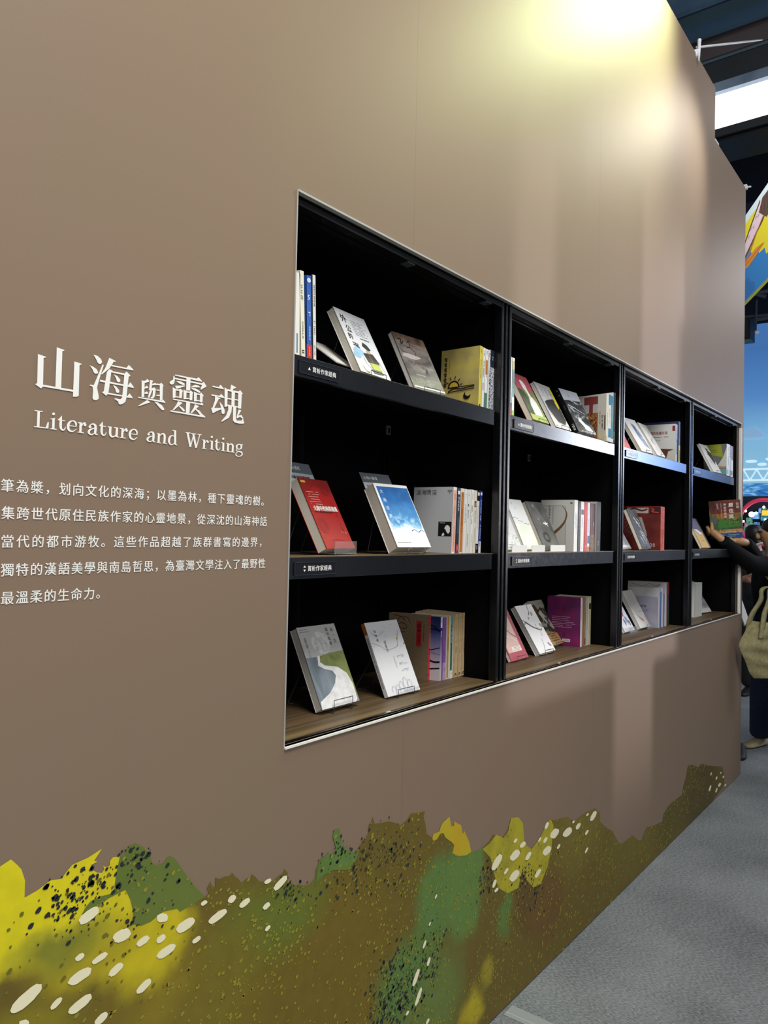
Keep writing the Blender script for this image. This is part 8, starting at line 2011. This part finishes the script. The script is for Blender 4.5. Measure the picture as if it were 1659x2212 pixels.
for q in range(40):
    t, rr = rnd.uniform(0, 6.28), 0.27 * math.sqrt(rnd.random())
    s = rnd.uniform(0.02, 0.045)
    y, z = rr * math.cos(t), 1.83 + rr * math.sin(t) * 0.85 - 0.03
    mb.box((0.08, y - s, z - s), (0.2, y + s, z + s * 1.4), GOODS[q % 4])
mb.build('stacked_goods', r, bevel=0.006)['kind'] = 'stuff'
mb = MB()
mb.box((0.04, -0.17, 1.955), (0.06, 0.03, 2.03), mat('#e8b733', 0.5, emit=0.6, name='amber_sign'))
mb.build('amber_sign', r)
GLOW = mat('#ffffff', 0.4, emit=5.0, name='lamp_glow')
for (y, z) in ((0.0, 2.075), (0.10, 1.99), (0.16, 1.97), (0.24, 2.02), (-0.02, 1.895), (-0.09, 1.895), (0.27, 1.87), (-0.16, 1.87), (0.2, 1.52), (-0.12, 2.0)):
    mb = MB()
    mb.ball((0.0, y, z), 0.018 if z != 1.97 else 0.04, GLOW, 10)
    mb.build('lamp_bulb', r, True)

# unseen boards added to cut the low flood light into bands on the wall
FR_ = 0.45


def edge(x, L=FLOOD, f=FR_):
    return Vector((L.x + (x - L.x) * f, L.y - L.y * f, 0))


GREYB = mat('#4a4c50', 0.8, name='grey_blocker')


def slab(mb, pa, pb, z0, z1, mt):
    d = (pb - pa).normalized()
    nn = Vector((-d.y, d.x, 0)) * 0.012
    lo = [pa + nn, pb + nn, pb - nn, pa - nn]
    bt = [(p.x, p.y, z0) for p in lo]
    tp = [(p.x, p.y, z1) for p in lo]
    mb.face(bt[::-1], mt)
    mb.face(tp, mt)
    for i in range(4):
        mb.face([bt[i], bt[(i + 1) % 4], tp[(i + 1) % 4], tp[i]], mt)


for k, (xa, xb, z0, z1, lb) in enumerate(((0.3, 2.312, 1.6, 4.0, 'nearest added grey board that blocks the flood light'), (2.70, 3.61, 1.94, 4.0, 'middle added grey board that blocks the flood light'), (4.33, 4.457, 1.94, 4.0, 'narrow added grey board that blocks the flood light'), (4.812, 6.4, 1.94, 4.0, 'far added grey board that blocks the flood light'),
                                          (0.3, 3.31, 0.0, 1.60, 'low added grey board that blocks the flood light'), (3.88, 5.9, 0.0, 1.60, 'second low added grey board that blocks the flood light'))):
    mb = MB()
    slab(mb, edge(xa), edge(xb), z0, z1, GREYB)
    tag(mb.build('band_board'), lb, 'panel', 'added boards that shape the flood light')
r = empty('band_flaps', (FLOOD2.x, FLOOD2.y, 0))  # flaps added out of view to trim the second flood to one band
tag(r, 'black flaps added to narrow the far flood light', 'lamp')
for xa, xb in ((1.0, 4.085), (4.33, 6.6)):
    mb = MB()
    slab(mb, edge(xa, FLOOD2, 0.25) - r.location, edge(xb, FLOOD2, 0.25) - r.location, 1.5, 2.9, BLACK)
    mb.build('flap', r)
mb = MB()
slab(mb, edge(1.0, FLOOD2, 0.26) - r.location, edge(6.6, FLOOD2, 0.26) - r.location, 1.2, 2.33, BLACK)
mb.build('flap', r)
SCR = noise_mat('screen_picture', [(0.0, '#8fa0b8'), (0.1, '#ffffff'), (0.34, '#f4f8ff'), (0.48, '#5f86c4'), (1.0, '#4067a8')], (0.5, 0.5, 0.5), 2, 0.3, grad=(0, 0.0, 4.2), gmix=0.93, emit=14.0)
r = empty('video_screen', (8.0, -2.3, 2.3))
tag(r, 'wide video screen across the aisle showing white fading to blue', 'screen')
mb = MB(); mb.box((0.0, 0.0, 0.0), (4.2, 0.02, 0.95), SCR); mb.build('display', r)
mb = MB(); mb.box((-0.04, -0.06, -0.04), (4.24, 0.0, 0.99), BLACK); mb.build('casing', r)

bpy.data.objects.remove(_to)
bpy.context.view_layer.update()
